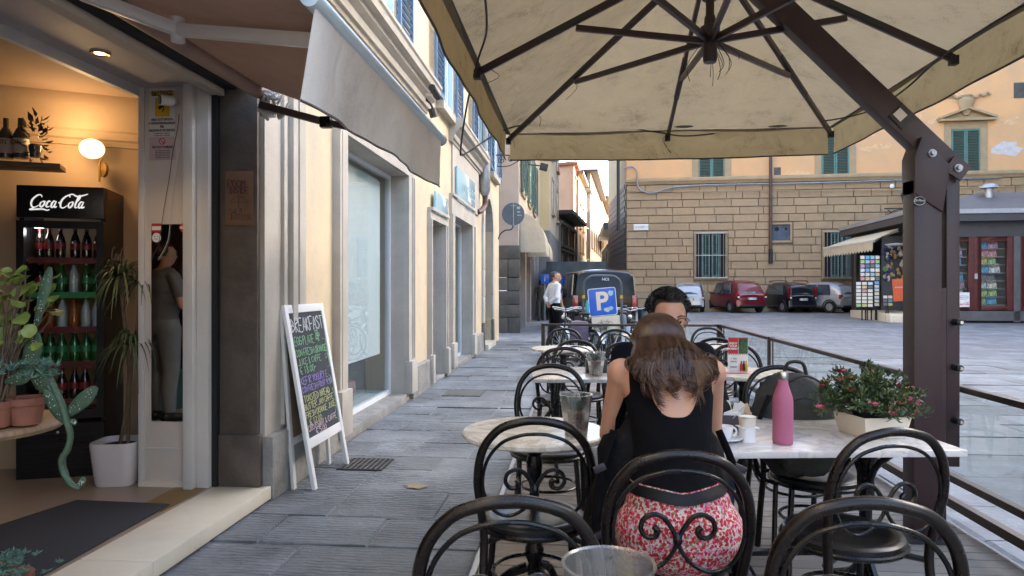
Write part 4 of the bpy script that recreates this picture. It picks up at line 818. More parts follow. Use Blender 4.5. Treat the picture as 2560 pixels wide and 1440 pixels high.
# ================================================================ CHAIR PROTOTYPE (origin at floor under the seat centre, faces +Y)
def make_chair():
    t = thing('bistro_chair', '', 'chair')
    SZ = .46
    # perforated seat: real rim and dish; the small holes are in the material
    MB().lathe([(0, -.006), (.10, -.006), (.145, .0), (.165, .012), (.195, .012), (.205, .004), (.205, -.016), (.195, -.02), (.0, -.02)], (0, 0, SZ), 40).build('seat', 'seat_metal', t, smooth=50)
    o = MB().tube([(.207 * math.cos(a), .207 * math.sin(a), SZ - .022) for a in [k * 2 * math.pi / 40 for k in range(40)]], .011, 8, closed=True).build('seat_ring', 'black_metal', t)
    W = .205; yb = -.215
    half = [(.195, -.27, 0), (.19, -.235, .22), (.183, -.205, .44), (.197, -.225, .58), (.205, -.245, .68), (.185, -.265, .79), (.13, -.28, .865), (.06, -.287, .893)]
    pts = [(-x, y, z) for x, y, z in half] + [(0, -.289, .9)] + half[::-1]
    MB().tube(cr(pts, 5), .0155, 12).build('back_frame', 'worn_black_metal', t)
    ins = [(.03, -.236, .555), (.09, -.238, .535), (.155, -.240, .56), (.185, -.25, .65), (.168, -.262, .75), (.11, -.272, .825), (.045, -.279, .85)]
    pts = [(-x, y, z) for x, y, z in ins] + [(0, -.28, .855)] + ins[::-1]
    for s in (-1, 1):
        # lower loop sweeps from the side to the middle knot then rises into the scroll
        lp = [(s * x, y, z) for x, y, z in [(.0, -.238, .635), (.012, -.237, .60), (.045, -.236, .56), (.10, -.237, .54), (.155, -.242, .57), (.186, -.25, .65), (.172, -.262, .745), (.12, -.271, .815), (.05, -.279, .845), (0, -.28, .85)]]
        MB().tube(cr(lp, 5), .0065, 8).build('loop', 'black_metal', t)
        sc = [(s * x, -.240, z) for x, z in [(.0, .635), (.015, .665), (.04, .70), (.07, .71), (.098, .695), (.105, .665), (.088, .643), (.065, .645), (.058, .662), (.068, .674)]]
        MB().tube(cr(sc, 5), [.0075] * 35 + [.0095] * 11, 8).build('scroll', 'black_metal', t); 
    MB().lathe([(.006, -.02), (.013, -.01), (.014, 0), (.013, .01), (.006, .02)], (0, -.238, .635), 10).build('knot', 'black_metal', t)
    for s in (-1, 1):
        MB().tube(cr([(s * .15, .12, SZ - .02), (s * .165, .14, .25), (s * .185, .18, 0)], 5), .0135, 10).build('leg', 'black_metal', t)
        MB().tube([(s * .19, -.2, SZ - .035), (s * .12, -.15, SZ - .03)], .011, 8).build('bracket', 'black_metal', t)
    MB().tube([(.155 * math.cos(a), .155 * math.sin(a) - .02, .25) for a in [k * 2 * math.pi / 32 for k in range(32)]], .008, 8, closed=True).build('stretcher_ring', 'black_metal', t)
    return t
m_, t_, b_m = _new('seat_metal'); b_m.inputs['Roughness'].default_value = .27; b_m.inputs['Coat Weight'].default_value = .0; b_m.inputs['Specular IOR Level'].default_value = .4
tc = N(t_, 'ShaderNodeTexCoord'); vr = N(t_, 'ShaderNodeTexVoronoi', i_Scale=46, i_Randomness=0.0); t_.links.new(tc.outputs['Object'], vr.inputs['Vector'])
mp = N(t_, 'ShaderNodeMapping'); mp.inputs['Scale'].default_value = (1, 1, 0); t_.links.new(tc.outputs['Object'], mp.inputs[0]); t_.links.new(mp.outputs[0], vr.inputs['Vector'])
lt = N(t_, 'ShaderNodeMath', operation='LESS_THAN'); lt.inputs[1].default_value = .26; t_.links.new(vr.outputs['Distance'], lt.inputs[0])
ln_ = N(t_, 'ShaderNodeVectorMath', operation='LENGTH'); t_.links.new(mp.outputs[0], ln_.inputs[0])
l2 = N(t_, 'ShaderNodeMath', operation='LESS_THAN'); l2.inputs[1].default_value = .185; t_.links.new(ln_.outputs['Value'], l2.inputs[0])
mu = N(t_, 'ShaderNodeMath', operation='MULTIPLY'); t_.links.new(lt.outputs[0], mu.inputs[0]); t_.links.new(l2.outputs[0], mu.inputs[1])
bp = N(t_, 'ShaderNodeBump', i_Strength=1, i_Distance=.004); bp.invert = True; t_.links.new(mu.outputs[0], bp.inputs['Height']); t_.links.new(bp.outputs[0], b_m.inputs['Normal'])
nz = N(t_, 'ShaderNodeTexNoise', i_Scale=16, i_Detail=5); t_.links.new(tc.outputs['Object'], nz.inputs['Vector']); rr = ramp(t_, nz.outputs['Fac'], [(.3, (.005, .005, .0055)), (.68, (.016, .016, .017))])
mx = N(t_, 'ShaderNodeMixRGB'); mx.inputs[2].default_value = (.001, .001, .001, 1); t_.links.new(mu.outputs[0], mx.inputs[0]); t_.links.new(rr.outputs[0], mx.inputs[1]); t_.links.new(mx.outputs[0], b_m.inputs['Base Color'])
rr2 = N(t_, 'ShaderNodeMapRange'); rr2.inputs['To Min'].default_value = .18; rr2.inputs['To Max'].default_value = .5; t_.links.new(nz.outputs['Fac'], rr2.inputs[0]); t_.links.new(rr2.outputs[0], b_m.inputs['Roughness'])
chair = make_chair()
def chair_at(px, dback, rz, label, back=True, z=DZ):
    """px,dback: where the centre of the chair's back stands; rz: facing, 0 = away from the camera"""
    p = P(px, 720, dback); a = TH + rz; f = Vector((-math.sin(a), math.cos(a), 0)); c = p + f * .27
    o = put(chair, (c.x, c.y, z), a, label, group='black bentwood style metal bistro chairs'); o.scale = (1, 1, .972); return o
chair_at(1700, 1.92, R(-2), 'black metal bistro chair on which the woman sits')
chair_at(1274, 1.50, R(3), 'black metal bistro chair nearest the camera, left of the nearest cup')
chair_at(2172, 1.49, R(-6), 'black metal bistro chair nearest the camera, right of the seated woman')
chair_at(1338, 2.40, R(0), 'empty black bistro chair in front of the near round marble table')
chair_at(2230, 2.22, R(7), 'empty black bistro chair with worn arch before the planter end of the marble table')
chair_at(1378, 4.05, R(180 - 6), 'black bistro chair on the far side of the near round marble table')
chair_at(1408, 5.25, R(0), 'black bistro chair behind the small rectangular table with the cup of soil')
chair_at(1440, 5.95, R(180), 'black bistro chair on the near side of the far round table')
chair_at(1562, 5.7, R(184), 'black bistro chair just left of the dark clothed man')
chair_at(1411, 7.7, R(182), 'leftmost black bistro chair before the glass end fence')
chair_at(1540, 7.5, R(178), 'black bistro chair before the end fence between the far round table and the man')
chair_at(1948, 3.98, R(178), 'black bistro chair behind the grey backpack, turned to the table with the pink bottle')
chair_at(1838, 5.55, R(176), 'black bistro chair behind the red table card')
chair_at(1790, 6.2, R(150), 'black bistro chair beyond the red table card by the glass fence')
chair_at(1770, 7.9, R(184), 'black bistro chair in the far right corner of the terrace')
bag_chair = chair_at(1990, 3.52, R(176), 'black bistro chair carrying the grey backpack')
chair_at(1668, 3.45, R(180), 'black bistro chair on which the man sits')

# ================================================================ TABLES
def table_base(t, r, h, big=False):
    MB().lathe([(.0, .0), (.045, 0), (.05, .04), (.03, .08), (.026, .14), (.04, .17), (.04, .2), (.024, .24), (.02, .45), (.032, .5), (.034, .56), (.022, .6), (.024, h - .08), (.05, h - .04), (.05, h)], (0, 0, .04), 16).build('pedestal', 'black_metal', t)
    for k in range(3):
        a = R(90 + 120 * k); c, s = math.cos(a), math.sin(a)
        MB().tube(cr([(c * .03, s * .03, .16), (c * .12, s * .12, .12), (c * r * .8, s * r * .8, .04), (c * r, s * r, .015)], 5), [.02] * 5 + [.017] * 5 + [.014] * 6, 8).build('foot', 'black_metal', t)
    for k in range(2): a = R(45 + 90 * k); c, s = math.cos(a), math.sin(a); MB().bar((-c * r * .9, -s * r * .9, h + .028), (c * r * .9, s * r * .9, h + .028), .03, .012).build('top_brace', 'black_metal', t)
def round_table(px, d, D, label, m_='cream_marble'):
    p = P(px, 720, d); t = thing('round_table', label, 'table', (p.x, p.y, DZ + .02), random.uniform(0, 6), 'round marble bistro tables'); R_ = D / 2
    MB().lathe([(0, .705), (R_ - .006, .705), (R_, .711), (R_, .724), (R_ - .006, .73), (0, .73)], (0, 0, 0), 64).build('tabletop', m_, t, smooth=30); table_base(t, R_ * .75, .66); return t
round_table(1336, 2.83, .60, 'round cream marble table nearest the camera, left of the seated woman')
round_table(1408, 6.7, .62, 'round marble table furthest left, near the glass end fence')
round_table(1858, 4.78, .66, 'round marble table carrying the red table card')
round_table(1790, 7.0, .62, 'round marble table in the far right corner of the terrace')
round_table(1555, .86, .62, 'round marble table under the camera carrying the nearest plastic cup')
def rect_table(px, d, w_, dp, rz, label, m_='white_marble', legs=True):
    p = P(px, 720, d); t = thing('rectangular_table', label, 'table', (p.x, p.y, DZ), rz)
    MB().box((0, 0, .718), (w_, dp, .026)).build('tabletop', m_, t, bevel=.005)
    for s in (-1, 1):
        x = s * w_ * .33
        MB().tube(cr([(x, .0, .70), (x, 0, .55), (x, 0, .35), (x, 0, .12)], 4), [.05] * 3 + [.035] * 4 + [.026] * 4 + [.03] * 2, 10).build('pedestal', 'black_metal', t)
        for q in (-1, 1):
            MB().tube(cr([(x, q * .02, .2), (x, q * .1, .1), (x, q * dp * .38, .02)], 4), .018, 8).build('foot', 'black_metal', t); MB().tube(cr([(x, q * .02, .5), (x, q * .08, .6), (x, q * dp * .32, .70)], 4), .014, 8).build('arm', 'black_metal', t)
        MB().bar((x, -dp * .4, .698), (x, dp * .4, .698), .03, .014).build('bearer', 'black_metal', t)
    MB().bar((-w_ * .33, 0, .22), (w_ * .33, 0, .22), .03, .02).build('stretcher', 'black_metal', t)
    return t
TP = P(1965, 720, 2.885)
rect_table(1944, 2.885, 1.15, .70, R(7.2), 'long white marble table with the pink bottle and the flower planter')
rect_table(1500, 4.9, .98, .72, R(5), 'rectangular cream topped table with a cup of soil and napkin holder')
TZ = DZ + .731   # table surface

# ================================================================ THINGS ON TABLES
def cup(px, d, z, h, rt, label, fill=True):
    p = P(px, 720, d); t = thing('plastic_cup', label, 'plant cup', (p.x, p.y, z)); rb = rt * .66
    MB().lathe([(rb, 0), (rb * 1.02, .004), (rt * .86, h * .62), (rt * .9, h * .63), (rt, h - .003), (rt + .003, h), (rt - .002, h), (rt * .88, h * .62), (rb * .95, .006), (0, .006)], (0, 0, 0), 28, cap=False).build('cup_wall', 'cup_plastic', t)
    MB().lathe([(0, .008), (rb * .96, .008), (rt * .82, h * .55), (rt * .82, h * .62), (rt * .4, h * .66), (0, h * .64)], (0, 0, 0), 24).build('soil', 'gravel_soil', t)
    m = MB(); rg = random.Random(int(px))
    if not fill: return t
    for k in range(26):
        a = rg.uniform(0, 6.28); q = rg.uniform(.1, .5) * rt; b_ = Vector((math.cos(a) * q * .5, math.sin(a) * q * .5, h * .62)); e = b_ + Vector((math.cos(a) * q, math.sin(a) * q, h * rg.uniform(.15, .4))); m.tube([b_, b_.lerp(e, .5) + Vector((0, 0, .01)), e], [.004, .005, .001], 4)
    m.build('succulent', 'leaf_bluish', t); return t
mat('gravel_soil', (.36, .26, .20), .9, var=.75, scale=110, bump=1.0, bscale=140, dist=.01)
cup(1440, 2.72, TZ, .185, .064, 'clear plastic cup with pebbly soil and a spiky plant on the near round table')
cup(1490, 4.72, TZ, .165, .066, 'clear plastic cup of soil with a small plant on the rectangular far table')
cup(1522, .90, TZ, .245, .060, 'clear plastic cup nearest the camera, only its wide rim in view', False)
nh = P(1490, 0, 4.9)
t = thing('napkin_holder', 'dark square napkin holder behind the cup of soil on the far rectangular table', 'napkin holder', (nh.x, nh.y, TZ), .1); MB().box((0, 0, .05), (.15, .09, .1)).build('body', 'tray_black', t, bevel=.006); MB().box((0, 0, .104), (.12, .06, .01)).build('napkins', 'paper', t)
# red card
rp = P(1845, 720, 4.72); t = thing('table_card', 'red and white upright menu card with a green photo on a red foot', 'table card', (rp.x, rp.y, TZ), R(2))
MB().box((0, 0, .01), (.165, .09, .02)).build('foot', 'print_red', t, bevel=.005); cd = MB().box((0, 0, .14), (.135, .006, .24)).build('card', 'print_white', t)
mat('photo_green', (.05, .12, .04), .6, var=.7, scale=30); MB().box((-.034, -.0045, .205), (.067, .001, .105)).build('red_panel', 'print_red', cd); MB().box((.034, -.0045, .205), (.063, .001, .105)).build('photo_panel', 'photo_green', cd); MB().box((0, -.0047, .262), (.135, .001, .008)).build('red_band', 'print_red', cd)
for k, (s_, z_) in enumerate((('ENJOY', .225), ('YOUR', .206), ('MOMENT', .187))): text(s_, .019, 'print_white', cd, (-.034, -.0056, z_), (R(90), 0, 0), bold=.0006)
for k, (s_, z_) in enumerate((('1 TEA', .118), ('MENU', .098), ('FRESH', .06))): text(s_, .017, 'print_black', cd, (-.03, -.004, z_), (R(90), 0, 0))
for k, mt in enumerate(('print_red', 'cola', 'print_yellow')): MB().lathe([(.009, 0), (.010, .04), (.004, .055), (.004, .07)], (.02 + k * .017, -.012, .035), 8, sy=.3).build('bottle_picture', mt, cd)
m = MB(); 
for k in range(9): m.box((-.06 + k * .015, -.0045, .147), (.006, .001, .006), Matrix.Rotation(R(30), 3, 'Y'))
m.build('dotted_band', 'print_red', cd)
# bottle
bp_ = P(1957, 720, 2.66); t = thing('pink_bottle', 'matte pink metal drinking bottle with steel cap on the marble table', 'bottle', (bp_.x, bp_.y, TZ))
mat('pink_matte', (.40, .115, .20), .6, var=.06, scale=12, bump=.15, bscale=300)
MB().lathe([(0, 0), (.034, 0), (.0375, .004), (.0385, .02), (.0385, .165), (.036, .185), (.027, .212), (.0205, .232), (.0195, .25), (0, .25)], (0, 0, 0), 40).build('body', 'pink_matte', t, smooth=60)
MB().lathe([(.0195, .25), (.0205, .252), (.0205, .276), (.0185, .281), (0, .281)], (0, 0, 0), 32).build('cap', 'steel', t)
MB().lathe([(.0387, .018), (.0392, .019), (.0392, .0215), (.0387, .0225)], (0, 0, 0), 40, cap=False).build('base_ring', 'pink_matte', t)
# small white cups and saucers, sugar, napkins
s1 = P(1868, 720, 2.70); t = thing('cream_pot', 'stack of two small square white plastic cream pots beside the pink bottle', 'cream pot', (s1.x, s1.y, TZ), .2)
def sqcup(z, a, h, mt, nm):
    def fn(u, v):
        th = u * 2 * math.pi; k = .9 + .1 * v; e = .6; c, s = math.cos(th), math.sin(th); r = a * k / ((abs(c) ** 4 + abs(s) ** 4) ** .25)
        return (r * c, r * s, z + h * v)
    m = MB().grid(fn, 24, 5, closeu=True); m.f.append(tuple(k * 5 for k in range(23, -1, -1))); m.build(nm, mt, t, smooth=60)
sqcup(0, .030, .058, 'bright_white', 'lower_pot'); MB().box((0, 0, .058), (.072, .066, .003)).build('lid_flange', 'bright_white', t, bevel=.001); sqcup(.060, .030, .036, 'planter_white', 'upper_pot'); MB().lathe([(.0, .0), (.03, .002), (.034, .006)], (0, 0, .094), 20).build('rim', 'bright_white', t)
s2 = P(1812, 720, 2.70); t = thing('espresso_cup', 'white espresso cup with round handle on its saucer by her elbow', 'cup', (s2.x, s2.y, TZ), 0)
MB().lathe([(0, .004), (.03, .004), (.055, .010), (.068, .016), (.066, .018), (.03, .010), (0, .010)], (0, 0, 0), 30).build('saucer', 'bright_white', t); MB().lathe([(.018, .01), (.026, .02), (.032, .05), (.033, .062), (.030, .062), (.024, .025), (0, .02)], (0, 0, 0), 26).build('bowl', 'bright_white', t); MB().tube([(.031 + .014 * math.sin(a), 0, .040 + .016 * math.cos(a)) for a in [k * math.pi / 10 for k in range(11)]], .004, 8).build('handle', 'bright_white', t)
mat('tray_dark', (.055, .045, .055), .5)
s3 = P(1828, 720, 2.92); t = thing('sugar_tray', 'dark napkin and sugar holder with white napkins and paper sachets', 'sugar holder', (s3.x, s3.y, TZ), -.1)
MB().box((0, 0, .035), (.14, .10, .07)).build('box', 'tray_dark', t, bevel=.004); MB().box((-.02, 0, .075), (.11, .09, .012)).build('napkins', 'bright_white', t)
for k, (dx, dz, mt, a_) in enumerate(((.03, .09, 'paper', .2), (.055, .085, 'cardboard_light', -.3), (.045, .088, 'step_marble', .6), (-.02, .095, 'paper', -.15))): MATS.get(mt) or mat(mt, (.55, .38, .22), .8)
for k, (dx, dz, mt, a_) in enumerate(((.03, .09, 'paper', .2), (.055, .085, 'cardboard_light', -.3), (.045, .088, 'step_marble', .6), (-.02, .095, 'paper', -.15))): MB().box((dx, .01 * k, dz), (.045, .004, .05), Matrix.Rotation(a_, 3, 'Y')).build('sachet', mt, t)
MB().tube([(.0, -.06, .06), (.05, -.01, .1)], .002, 5).build('spoon', 'steel', t)
# planter with azalea
pp_ = P(2178, 720, 2.83); t = thing('azalea_planter', 'cream square planter with a pink flowering azalea on the marble table', 'planter', (pp_.x, pp_.y, TZ), R(14))
def taper(b0, b1, h, th=.006, z=0):
    m = MB(); o = [(-1, -1), (1, -1), (1, 1), (-1, 1)]
    V = [(x * b0[0], y * b0[1], z) for x, y in o] + [(x * b1[0], y * b1[1], z + h) for x, y in o] + [(x * (b1[0] - th), y * (b1[1] - th), z + h) for x, y in o] + [(x * (b0[0] - th), y * (b0[1] - th), z + .01) for x, y in o]
    f = [(3, 2, 1, 0), (15, 12, 13, 14)] + [(i, (i + 1) % 4, 4 + (i + 1) % 4, 4 + i) for i in range(4)] + [(4 + i, 4 + (i + 1) % 4, 8 + (i + 1) % 4, 8 + i) for i in range(4)] + [(8 + i, 8 + (i + 1) % 4, 12 + (i + 1) % 4, 12 + i) for i in range(4)]
    f[1] = (12, 13, 14, 15); m.add(V, f); return m
taper((.088, .088), (.105, .105), .088).build('box', 'planter_white', t, bevel=.003)
MB().lathe([(.06, .02), (.075, .10), (.079, .10), (.079, .106), (.07, .106), (.068, .098), (0, .096)], (0, 0, 0), 28).build('nursery_pot', 'tray_black', t)
MB().lathe([(0, .10), (.07, .10)], (0, 0, 0), 20, cap=False).build('soil', 'soil', t)
rg = random.Random(21); m = MB(); fol = MB(); fl = MB(); fl2 = MB(); yl = MB()
tips = []
for k in range(64):
    a = rg.uniform(0, 6.283); el = rg.uniform(.1, 1.4); L = rg.uniform(.13, .21) ; d = Vector((math.cos(a) * math.cos(el) * 1.05, math.sin(a) * math.cos(el), math.sin(el) * .85)); b0 = Vector((math.cos(a) * .02, math.sin(a) * .02, .10)); e = b0 + d * L + Vector((0, 0, -.02 * math.cos(el)))
    m.tube([b0, b0.lerp(e, .5) + Vector((0, 0, .015)), e], [.003, .002, .001], 4); tips.append(e)
    for s in (.45, .62, .78, .92, 1.0): leafy(fol, b0.lerp(e, s) + Vector((0, 0, .01)), (.024, .024, .018), 11, .024, rg, .3, .5, .2)
    if k % 2 == 0: leafy(yl, e, (.012, .012, .01), 5, .02, rg, .8, .4, .2)
m.build('twigs', 'bark', t); fol.build('leaves', 'leaf_dark', t, smooth=0); yl.build('young_leaves', 'leaf', t, smooth=0)
for k, e in enumerate(rg.sample([q_ for q_ in tips if q_.y < .08 or q_.z > .17], 26)):
    tgt = fl if k % 3 else fl2
    for q in range(13):
        a = q * .7; dd = Vector((math.cos(a), math.sin(a), .6 + .3 * (q % 2))).normalized(); s_ = rg.uniform(.018, .030); si = Vector((-math.sin(a), math.cos(a), 0)) * s_ * .45; c_ = e + Vector((0, 0, .01)); tgt.add([c_, c_ + dd * s_ * .6 + si, c_ + dd * s_, c_ + dd * s_ * .6 - si], [(0, 1, 2, 3)])
fl.build('flowers', 'petal', t, smooth=0, kind='stuff'); fl2.build('faded_flowers', 'petal_dry', t, smooth=0, kind='stuff')
# small flowers on a hidden far table, seen over the man's shoulder
sf = P(1608, 826, 8.6); t = thing('small_flower_pot', 'small pot of pale pink flowers seen past the man on the end fence side', 'flower pot', (sf.x, sf.y, TZ - .0)); MB().lathe([(.04, -.02), (.055, .06)], (0, 0, 0), 14).build('pot', 'planter_white', t); m = MB(); leafy(m, (0, 0, .11), (.08, .08, .05), 150, .03, random.Random(5)); m.build('flowers', 'petal_pale', t, smooth=0) if 'petal_pale' in MATS or mat('petal_pale', (.68, .42, .36), .7, var=.3, scale=30) else 0
round_table(1612, 8.6, .6, 'round marble table mostly hidden behind the man near the end fence')

# ================================================================ UMBRELLA
UC = P(1775, 720, 3.86); UCX, UCY = UC.x, UC.y
um = thing('cantilever_umbrella', 'large square beige cantilever umbrella with dark bronze frame over the tables', 'umbrella', (UCX, UCY, 0))
XL, XR, YN, YF = -.60 - UCX, 2.08 - UCX, -1.88, 1.84
ZE, ZA = 2.72, 3.42
def cz_fn(x, y):
    """pyramid cloth with slightly sagging panels"""
    fx = x / (XR if x > 0 else XL) if x else 0; fy = y / (YF if y > 0 else YN) if y else 0; r = max(abs(fx), abs(fy)); s = min(abs(fx), abs(fy)) / (r + 1e-6)
    return ZA - (ZA - ZE) * r - .03 * math.sin(math.pi * s) * r * 1.0 - .03 * math.sin(math.pi * min(1, r)) 
n_ = 40; m = MB()
for i in range(n_ + 1):
    for j in range(n_ + 1):
        x = XL + (XR - XL) * i / n_; y = YN + (YF - YN) * j / n_; m.v.append((x, y, cz_fn(x, y)))
for i in range(n_):
    for j in range(n_): a = i * (n_ + 1) + j; m.f.append((a, a + n_ + 1, a + n_ + 2, a + 1))
m.build('canopy', 'canopy_cloth', um, smooth=80)
def uval(p0, p1, out, name, seed):
    rg = random.Random(seed); p0 = Vector(p0); p1 = Vector(p1); out = Vector(out); L = (p1 - p0).length
    def fn(u, v):
        b = p0.lerp(p1, u); w_ = math.sin(u * 19 + seed) * .008 + math.sin(u * 43 + seed) * .004; return tuple(b + out * (.012 * math.sin(v * 2) + w_ * v - .015 * v) + Vector((0, 0, -.225 * v - .018 * math.sin(math.pi * u) * v - .012 * (1 - v) * 0)))
    mm = MB().grid(fn, 60, 7); o = mm.build(name, 'valance_cloth', um, smooth=80)
    MB().tube([fn(k / 50, 1.0) for k in range(51)], .006, 5).build('hem', 'dark_hem', um)
mat('dark_hem', (.06, .055, .04), .9)
g_ = .03
uval((XL + g_, YF, ZE), (XR - g_, YF, ZE), (0, 1, 0), 'valance', 1); uval((XL, YN, ZE), (XL, YF - g_, ZE), (-1, 0, 0), 'valance', 2); uval((XR, YN, ZE), (XR, YF - g_, ZE), (1, 0, 0), 'valance', 3); uval((XL, YN, ZE), (XR, YN, ZE), (0, -1, 0), 'valance', 4)
m = MB()  # sewn grey hem band along inner edge
for a, b_ in (((XL, YF), (XR, YF)), ((XL, YN), (XL, YF)), ((XR, YN), (XR, YF))):
    m.bar((a[0] * .985, a[1] * .985, ZE - .012), (b_[0] * .985, b_[1] * .985, ZE - .012), .035, .004)
m.build('edge_band', 'grey_band', um) if 'grey_band' in MATS or mat('grey_band', (.13, .12, .10), .9) else 0
HZ = 2.85
hub = MB().lathe([(0, -.17), (.035, -.17), (.04, -.15), (.04, -.06), (.055, -.05), (.055, .03), (.035, .04), (.03, .09), (.0, .1)], (0, 0, HZ), 16).build('hub', 'bronze_metal', um)
MB().tube([(0, 0, HZ + .05), (0, 0, ZA - .02)], .024, 14).build('mast', 'bronze_metal', um); MB().lathe([(.035, 0), (.045, .01), (.045, .04), (.035, .05)], (0, 0, HZ + .18), 14).build('mast_collar', 'bronze_metal', um)
ends = [(XL, YF), (0, YF), (XR, YF), (XR, 0), (XR, YN), (0, YN), (XL, YN), (XL, 0)]
for ex, ey in ends:
    a = Vector((ex * .02, ey * .02, ZA - .115)); b_ = Vector((ex * .985, ey * .985, ZE - .06)); k = a.lerp(b_, .56)
    o = MB().bar(a, b_, .024, .042).build('rib', 'bronze_metal', um, bevel=.003); MB().bar(a.lerp(b_, .48), a.lerp(b_, .72), .034, .03, UP).build('rib_sleeve', 'dark_sleeve', o) if 'dark_sleeve' in MATS or mat('dark_sleeve', (.02, .022, .02), .5) else 0
    MB().box(b_ + Vector((0, 0, -.01)), (.04, .04, .05)).build('rib_end', 'iron', o)
    u_ = Vector((ex, ey, 0)).normalized(); MB().bar(u_ * .04 + UP * (HZ - .045), k - UP * .04, .026, .034).build('strut', 'bronze_metal', um, bevel=.003)
# cable ties
m = MB(); rg = random.Random(31)
for k in range(9):
    a = rg.uniform(0, 6.28); b_ = Vector((math.cos(a) * .05, math.sin(a) * .05, HZ - .06)); e = b_ + Vector((math.cos(a) * rg.uniform(.03, .12), math.sin(a) * rg.uniform(.03, .12), -rg.uniform(.08, .22))); m.tube(cr([b_, b_.lerp(e, .5) + Vector((math.cos(a) * .05, math.sin(a) * .05, -.02)), e], 4), .0022, 4)
for (ex, ey), f_ in ((ends[0], .6), (ends[0], .8), (ends[1], .97), (ends[2], .72), (ends[7], .95), (ends[0], .97), (ends[1], .99)):
    b_ = Vector((ex * f_, ey * f_, ZA + (ZE - ZA) * f_ - .06)); m.tube(cr([b_, b_ + Vector((rg.uniform(-.05, .08), rg.uniform(-.04, .04), -.05)), b_ + Vector((rg.uniform(-.05, .08), 0, -rg.uniform(.09, .16)))], 4), .0022, 4)
m.build('cable_ties', 'print_black', um, kind='stuff')
m = MB()
for (x, y) in ((.12, YF * .93), (.86, YF * .93)): m.lathe([(0, -.035), (.075, -.036)], (x, y, cz_fn(x, y)), 20, sy=.6, cap=False)
q_ = m; q_.build('cloth_patch', 'grey_band', um, kind='stuff')
# post: main box, second member, gusset, bolts, sloping arm
PX, PY = P(2312, 720, 3.66).xy; PX -= UCX; PY -= UCY
m = MB(); m.v = []; w0, w1_ = .115, .10
m.bb((PX - .085, PY - .065, 0), (PX + .055, PY + .065, 1.98)); m.build('post', 'bronze_metal', um, bevel=.006)
MB().prism([(PX - .085, 1.90), (PX + .055, 1.80), (PX + .09, 2.02), (PX + .09, 2.05), (PX - .05, 2.20), (PX - .085, 2.10)], lambda p: (p[0], PY - .075, p[1]), lambda p: (p[0], PY + .075, p[1])).build('gusset', 'bronze_metal', um, bevel=.004)
MB().bb((PX + .09, PY - .04, .45), (PX + .158, PY + .04, 2.02)).build('second_post', 'bronze_metal', um, bevel=.006)
MB().bb((PX + .06, PY - .05, .0), (PX + .084, PY + .05, 1.4)).build('slide_plate', 'bronze_metal', um)
for z in (1.22, .98, .70): MB().tube([(PX + .13, PY - .045, z), (PX + .13, PY - .10, z)], [.019, .017], 14).build('clamp_knob', 'iron', um); MB().tube([(PX + .13, PY - .10, z), (PX + .13, PY - .112, z)], .009, 8).build('bolt', 'steel', um)
A_ = Vector((PX + .13, PY, 2.03)); B_ = Vector((.04, .0, ZA - .10))
dirn = (B_ - A_).normalized(); MB().bar(A_ - dirn * .02, B_, .10, .125).build('arm', 'bronze_metal', um, bevel=.006)
for q in ((PX + .13, 2.03), (PX - .0, 2.11)): MB().tube([(q[0], PY - .08, q[1]), (q[0], PY - .10, q[1])], .013, 8).build('bolt', 'galvanised', um); MB().tube([(q[0], PY - .075, q[1]), (q[0], PY - .082, q[1])], .021, 16).build('washer', 'galvanised', um)
MB().box((PX + .13, PY - .068, 2.03), (.10, .012, .09), Matrix.Rotation(R(35), 3, 'Y')).build('plate', 'bronze_metal', um)
lab = A_.lerp(B_, .22); rotm = Matrix.Rotation(-math.atan2(dirn.z, dirn.x) , 3, 'Y'); pl_ = MB().box(lab + Vector((0, -.056, 0)), (.10, .008, .085), rotm).build('label_plate', 'dark_sleeve', um); MB().box(lab + Vector((-.01, -.062, .012)), (.055, .002, .05), rotm).build('sticker', 'planter_white', um)
m = MB().lathe([(.0, 0), (.032, 0), (.032, .001)], (0, 0, 0), 24, sy=.8).xf(Matrix.Translation((PX - .062, PY - .0715, 1.86)) @ Matrix.Rotation(R(90), 4, 'X')); o = m.build('badge', 'print_black', um); text('Di Pirro', .016, 'print_white', o, (PX - .062, PY - .0745, 1.862), (R(90), 0, R(0)), shear=.3)
MB().tube([(PX - .062 + .028 * math.cos(a), PY - .0745, 1.86 + .022 * math.sin(a)) for a in [k * .262 for k in range(24)]], .001, 4, closed=True).build('badge_ring', 'print_white', o)
MB().bb((PX - .15, PY - .12, .0), (PX + .12, PY + .12, .012)).build('base_plate', 'iron', um).location.z = DZ + .001
# electric cable looping round the eaves
def uw(px, py, d): p = P(px, py, d); return p - Vector((UCX, UCY, 0))
cab = [uw(1212, -20, 3.0), uw(1216, 80, 3.6), uw(1195, 150, 3.85), uw(1168, 260, 4.1), uw(1152, 372, 4.5), uw(1160, 386, 4.7), uw(1215, 350, 5.2), uw(1268, 322, 5.62), uw(1350, 308, 5.66), uw(1500, 311, 5.68), uw(1640, 330, 5.66), uw(1720, 340, 5.62), uw(1850, 325, 5.7), uw(2000, 308, 5.68), uw(2090, 298, 5.3), uw(2180, 275, 4.7), uw(2260, 225, 4.2), uw(2350, 145, 3.75), uw(2480, 60, 3.2), uw(2600, -10, 2.9)]
o = MB().tube(cr(cab, 8), .006, 6).build('electric_cable', 'print_black'); o.location = (UCX, UCY, 0); tag(o, 'long black electric cable tied round the umbrella eaves and hanging in a loop', 'cable')
mat('valance_window', (.7, .68, .6), .4)
